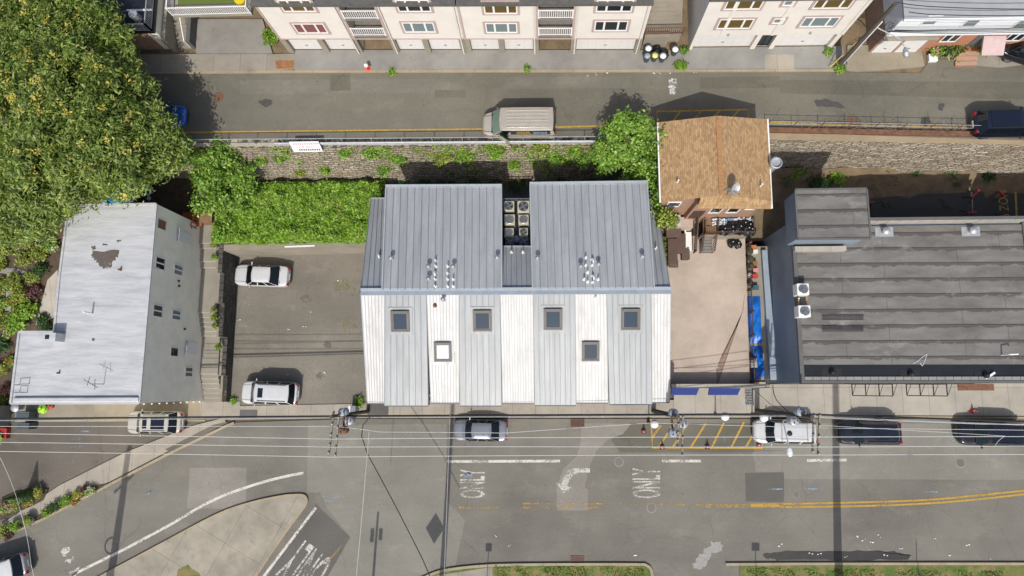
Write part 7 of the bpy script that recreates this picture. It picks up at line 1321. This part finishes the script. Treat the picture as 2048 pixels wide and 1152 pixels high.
upole(b1, t1+Vector((0, 0, .2)), [arm(668, 822, 658, 908, Z1-.3), arm(678, 830, 671, 912, Z1-.3)], 'wooden utility pole with long crossarms between the pearl car and the grey sedan', [(684, 824, 8.6, 'xf'), (697, 842, 7.6, 'galv'), (684, 861, 7.8, 'rust')])
Z2 = 10.3; b2 = P(1307, 822, .12); b2.z = .1; t2 = Vector((b2.x, b2.y, Z2+.2))
upole(b2, t2, [arm(1357, 828, 1355, 895, Z2-.3), arm(1366, 829, 1364, 912, Z2-.3)], 'wooden utility pole with grey transformers beside the yellow hatched box', [(1349, 826, 8.8, 'xf'), (1367, 848, 8.9, 'galv'), (1348, 866, 8.6, 'xf')], .2)
Z3 = 11.6; b3 = P(1514, 822, .12); b3.z = .1; t3 = Vector((b3.x, b3.y, Z3+.2))
upole(b3, t3, [arm(1628, 826, 1625, 905, Z3-.4), arm(1639, 826, 1636, 910, Z3-.4)], 'wooden utility pole with street light arm over the white utility vehicle', [(1604, 824, 10.2, 'xf'), (1590, 842, 9.8, 'galv')], .21)
c = empty('street_light', (t3.x, t3.y, .1), 0, 'cobra head street light on a long pale arm over the white utility vehicle', 'street light'); a, b = P(1566, 842, 9.0), P(1578, 893, 9.4); mb = MB(); mb.tube((t3.x, t3.y, 8.6), a, .04); mb.tube(a, b, .045); mb.build('arm', M['galv'], c); h_ = P(1579, 901, 9.4); mb = MB(); mb.lathe(b, [(.04, 0), (.15, .12), (.2, .4), (.16, .62), (.02, .7)], 12, h_-b); mb.build('lamp_head', M['globe'], c)
c = upole(P(1677, 131, UP+.1), Vector((*P(1677, 131, UP+.1)[:2], 15.7)), [], 'dark utility pole with tangled cables beside the white sided row house', (), .2); bq = P(1677, 131, UP+.1)
mb = MB(); mb.tube((bq.x+.22, bq.y, UP+.1), (bq.x+.2, bq.y, 13.5), .07); mb.build('conduit', M['white_pl'], c)
mb = MB()
for i in range(16):
    z = random.choice([11.4, 11.9, 12.6, 10.8]); q = Vector((bq.x, bq.y, z)); x = random.uniform(-.3, 1.6); rr = random.uniform(.12, .3); mb.path([q+Vector((x+math.cos(k*PI/5)*rr, .2+math.sin(k*PI/5)*rr*.5, math.sin(k*PI/5)*rr)) for k in range(11)], .018, 4)
mb.build('cable_coil', M['wire_k'], c)
mb = MB(); mb.path([Vector((bq.x, bq.y, 12.9)), P(1800, 78, 12.6), P(1808, 92, 12.2)], .04, 8); mb.build('lamp_arm', M['galv'], c); q = P(1810, 94, 12.2); mb = MB(); mb.lathe(q, [(.05, 0), (.14, .15), (.22, .45), (.15, .7), (.01, .74)], 10, (.1, -1, -.1)); mb.build('lamp_head', M['galv'], c)
mb = MB(); mb.bar(P(1660, 134, UP+.4), P(1722, 77, 9.5), .05); tag(mb.build('guy_guard', plain('guy_yellow', 'c9a93e', .6, .1)), 'yellow guard tube on the stay wire left of the upper pole', 'guard tube')
g_ = 'pale conductors over the lower street'
for v0, v1, v2, v3, nm in ((868, 878, 874, 873, 'northern'), (886, 894, 894, 892, 'middle'), (904, 914, 910, 909, 'southern')):
    A_ = P(-120, v0-3, Z1-.1); B_ = P(662, v1, Z1-.15); C_ = P(1360, v2, Z2-.15); D_ = P(1632, v2, Z3-.25); E_ = P(2200, v3, Z3+.2)
    wire(A_, B_, .022, 'wire_w', '%s pale power line left of the crossarm pole beside the pearl car' % nm, .2, group=g_); wire(B_, C_, .022, 'wire_w', '%s pale power line in front of the metal roofed houses' % nm, .25, group=g_); wire(C_, D_, .022, 'wire_w', '%s pale power line over the hatched box' % nm, .05, 6, group=g_); wire(D_, E_, .022, 'wire_w', '%s pale power line over the two black cars' % nm, .15, group=g_)
def seg(pts, r_, mat, label, sag=.15, group=None):
    mb = MB()
    for a, b in zip(pts, pts[1:]):
        a = P(*a); b = P(*b); q = [a.lerp(b, i/12)-Vector((0, 0, sag*4*(i/12)*(1-i/12))) for i in range(13)]; mb.path(q, r_, 5)
    return tag(mb.build('overhead_cable', M[mat]), label, 'cable', group)
seg([(-100, 838, 6.3), (690, 832, 6.5), (1320, 829, 6.9), (1600, 828, 7.4), (2200, 848, 7.2)], .075, 'wire_k', 'thick black cable bundle running along the lower pavement')
seg([(-100, 842, 6.2), (690, 835, 6.4), (1320, 832, 6.8), (1600, 832, 7.3), (2200, 856, 7.0)], .035, 'galv', 'thin grey cable just below the thick black bundle')
seg([(-100, 853, 8.2), (675, 853, 8.4), (760, 864, 7.5), (1010, 866, 7.6), (1300, 846, 8.4), (1640, 856, 9.4), (2200, 862, 9.2)], .018, 'wire_w', 'thin pale service wire between the crossarm poles')
seg([(1640, 836, 8.4), (1960, 848, 8.2), (2200, 850, 8.2)], .02, 'wire_w', 'thin pale wire above the black cars')
seg([(1630, 850, 9.0), (2010, 872, 7.0), (1990, 892, 6.6)], .015, 'wire_w', 'loose thin wire over the long black car')
seg([(742, 832, 6.5), (726, 850, 6.6), (723, 872, 6.7), (735, 908, 7.0), (790, 1010, 7.4), (845, 1118, 7.8), (880, 1200, 8.0)], .035, 'wire_k', 'black cable curving from the left pole across the street', .03)
seg([(738, 864, 7.5), (730, 960, 8.0), (712, 1160, 8.6)], .022, 'wire_w', 'white dashed looking cable hanging across the junction', .05)
seg([(900, 830, 6.7), (897, 915, 7.5), (888, 1160, 9.0)], .018, 'wire_w', 'thin pale wire crossing the street beside the grey sedan', .05)
seg([(1546, 770, 6.0), (1553, 800, 6.6), (1590, 835, 7.6)], .03, 'wire_k', 'black service cable from the blue grey wall to the light pole', .25)
seg([(1512, 782, 4.6), (1545, 812, 6), (1600, 838, 7.4)], .018, 'wire_k', 'thin service cable from the shop front to the light pole', .05)
seg([(0, 915, 8.0), (40, 1020, 7.6), (62, 1130, 7.2), (70, 1200, 7.0)], .016, 'wire_w', 'thin pale wire over the flower beds at the left edge')
seg([(1790, 4, 15.0), (1880, 14, 14.6), (2100, 18, 14.6)], .03, 'wire_k', 'upper black cable above the grey roof of the row house', .1); seg([(1818, 24, 15.0), (1900, 30, 14.4), (2120, 30, 14.4)], .03, 'wire_k', 'second black cable in front of the row house eave', .1)
for i, v in enumerate((58, 60.5, 63, 66)): seg([(1790-i*6, 60+i, 12.2-.2*i), (1900, v+1, 12.0-.2*i), (2120, v-4, 12.0-.2*i)], .025, 'wire_k', '%s cable of the bundle across the white siding' % ('topmost', 'second', 'third', 'lowest')[i], .05, 'cable bundle across the white siding')
for i, (v0, v1) in enumerate(((38, 40), (42, 46))): seg([(1795, v0, 13.6), (2120, v1, 13.2)], .014, 'galv', '%s thin grey wire across the white siding windows' % ('upper', 'lower')[i], .1)
# tall poles and signs standing just south of the frame, whose shadows cross the street
c = empty('steel_pole', P(1677, 1192, 0), 0, 'tall thick steel pole south of the street, right', 'pole'); q = P(1677, 1192, 0); MB().tube(q, q+Vector((0, 0, 26)), .34, .24, 14).build('shaft', M['galvp'], c)
c = empty('steel_pole', P(882, 1195, 0), 0, 'tall steel pole with a diamond sign south of the junction', 'pole'); q = P(882, 1195, 0); MB().tube(q, q+Vector((0, 0, 24)), .24, .15, 14).build('shaft', M['galvp'], c)
e = q+Vector((-.85, -.05, 6.7)); mb = MB(); mb.hexa([e+Vector((-.75, 0, 0)), e+Vector((0, 0, -1.5)), e+Vector((.75, 0, 0)), e+Vector((0, 0, 1.5))], [e+Vector((-.75, .04, 0)), e+Vector((0, .04, -1.5)), e+Vector((.75, .04, 0)), e+Vector((0, .04, 1.5))]); mb.bar(e+Vector((0, .05, 0)), q+Vector((0, 0, 6.7)), .06); mb.build('sign_plate', M['galv'], c)
q = P(215, 1200, 0); q2 = q+Vector((.25, 0, 15.2)); c = upole(q, q2, [(q+Vector((-.6, 0, 10.6)), q+Vector((.9, .2, 12.2)))], 'tall leaning wooden pole south of the traffic island', (), .36); mb = MB(); mb.path([q+Vector((-.25+math.cos(k*PI/8)*.55, .1, 5.2+math.sin(k*PI/8)*.8)) for k in range(17)], .07, 6); mb.build('cable_coil', M['wire_k'], c)
c = empty('traffic_signal', P(742, 1215, 0), 0, 'traffic signal mast south of the junction', 'traffic signal'); q = P(742, 1215, 0); MB().tube(q, q+Vector((0, 0, 9.2)), .13, .09, 10).build('mast', M['galvp'], c); MB().box((q.x-.5, q.y-.1, 6.4), (q.x-.2, q.y+.2, 7.4)).build('signal_head', M['black'], c); MB().box((q.x+.2, q.y-.1, 6.6), (q.x+.5, q.y+.2, 7.4)).build('signal_head', M['black'], c)
for u, v, h_, w_, lb in ((974, 1156, 3.2, .5, 'thin sign post with a narrow plate on the southern verge'), (1512, 1160, 3.4, .62, 'sign post with a square plate right of the side street'), (1836, 1146, 2.9, 0, 'thin bare post on the right of the southern verge')):
    q = P(u, v, .13); c = empty('sign_post', q, 0, lb, 'sign post', 'posts on the southern verge'); MB().tube(q, q+Vector((0, 0, h_)), .035, n=8).build('post', M['galvp'], c)
    if w_: MB().box((q.x-w_/2, q.y-.06, q.z+h_-.75), (q.x+w_/2, q.y-.036, q.z+h_)).build('plate', M['galv'], c)
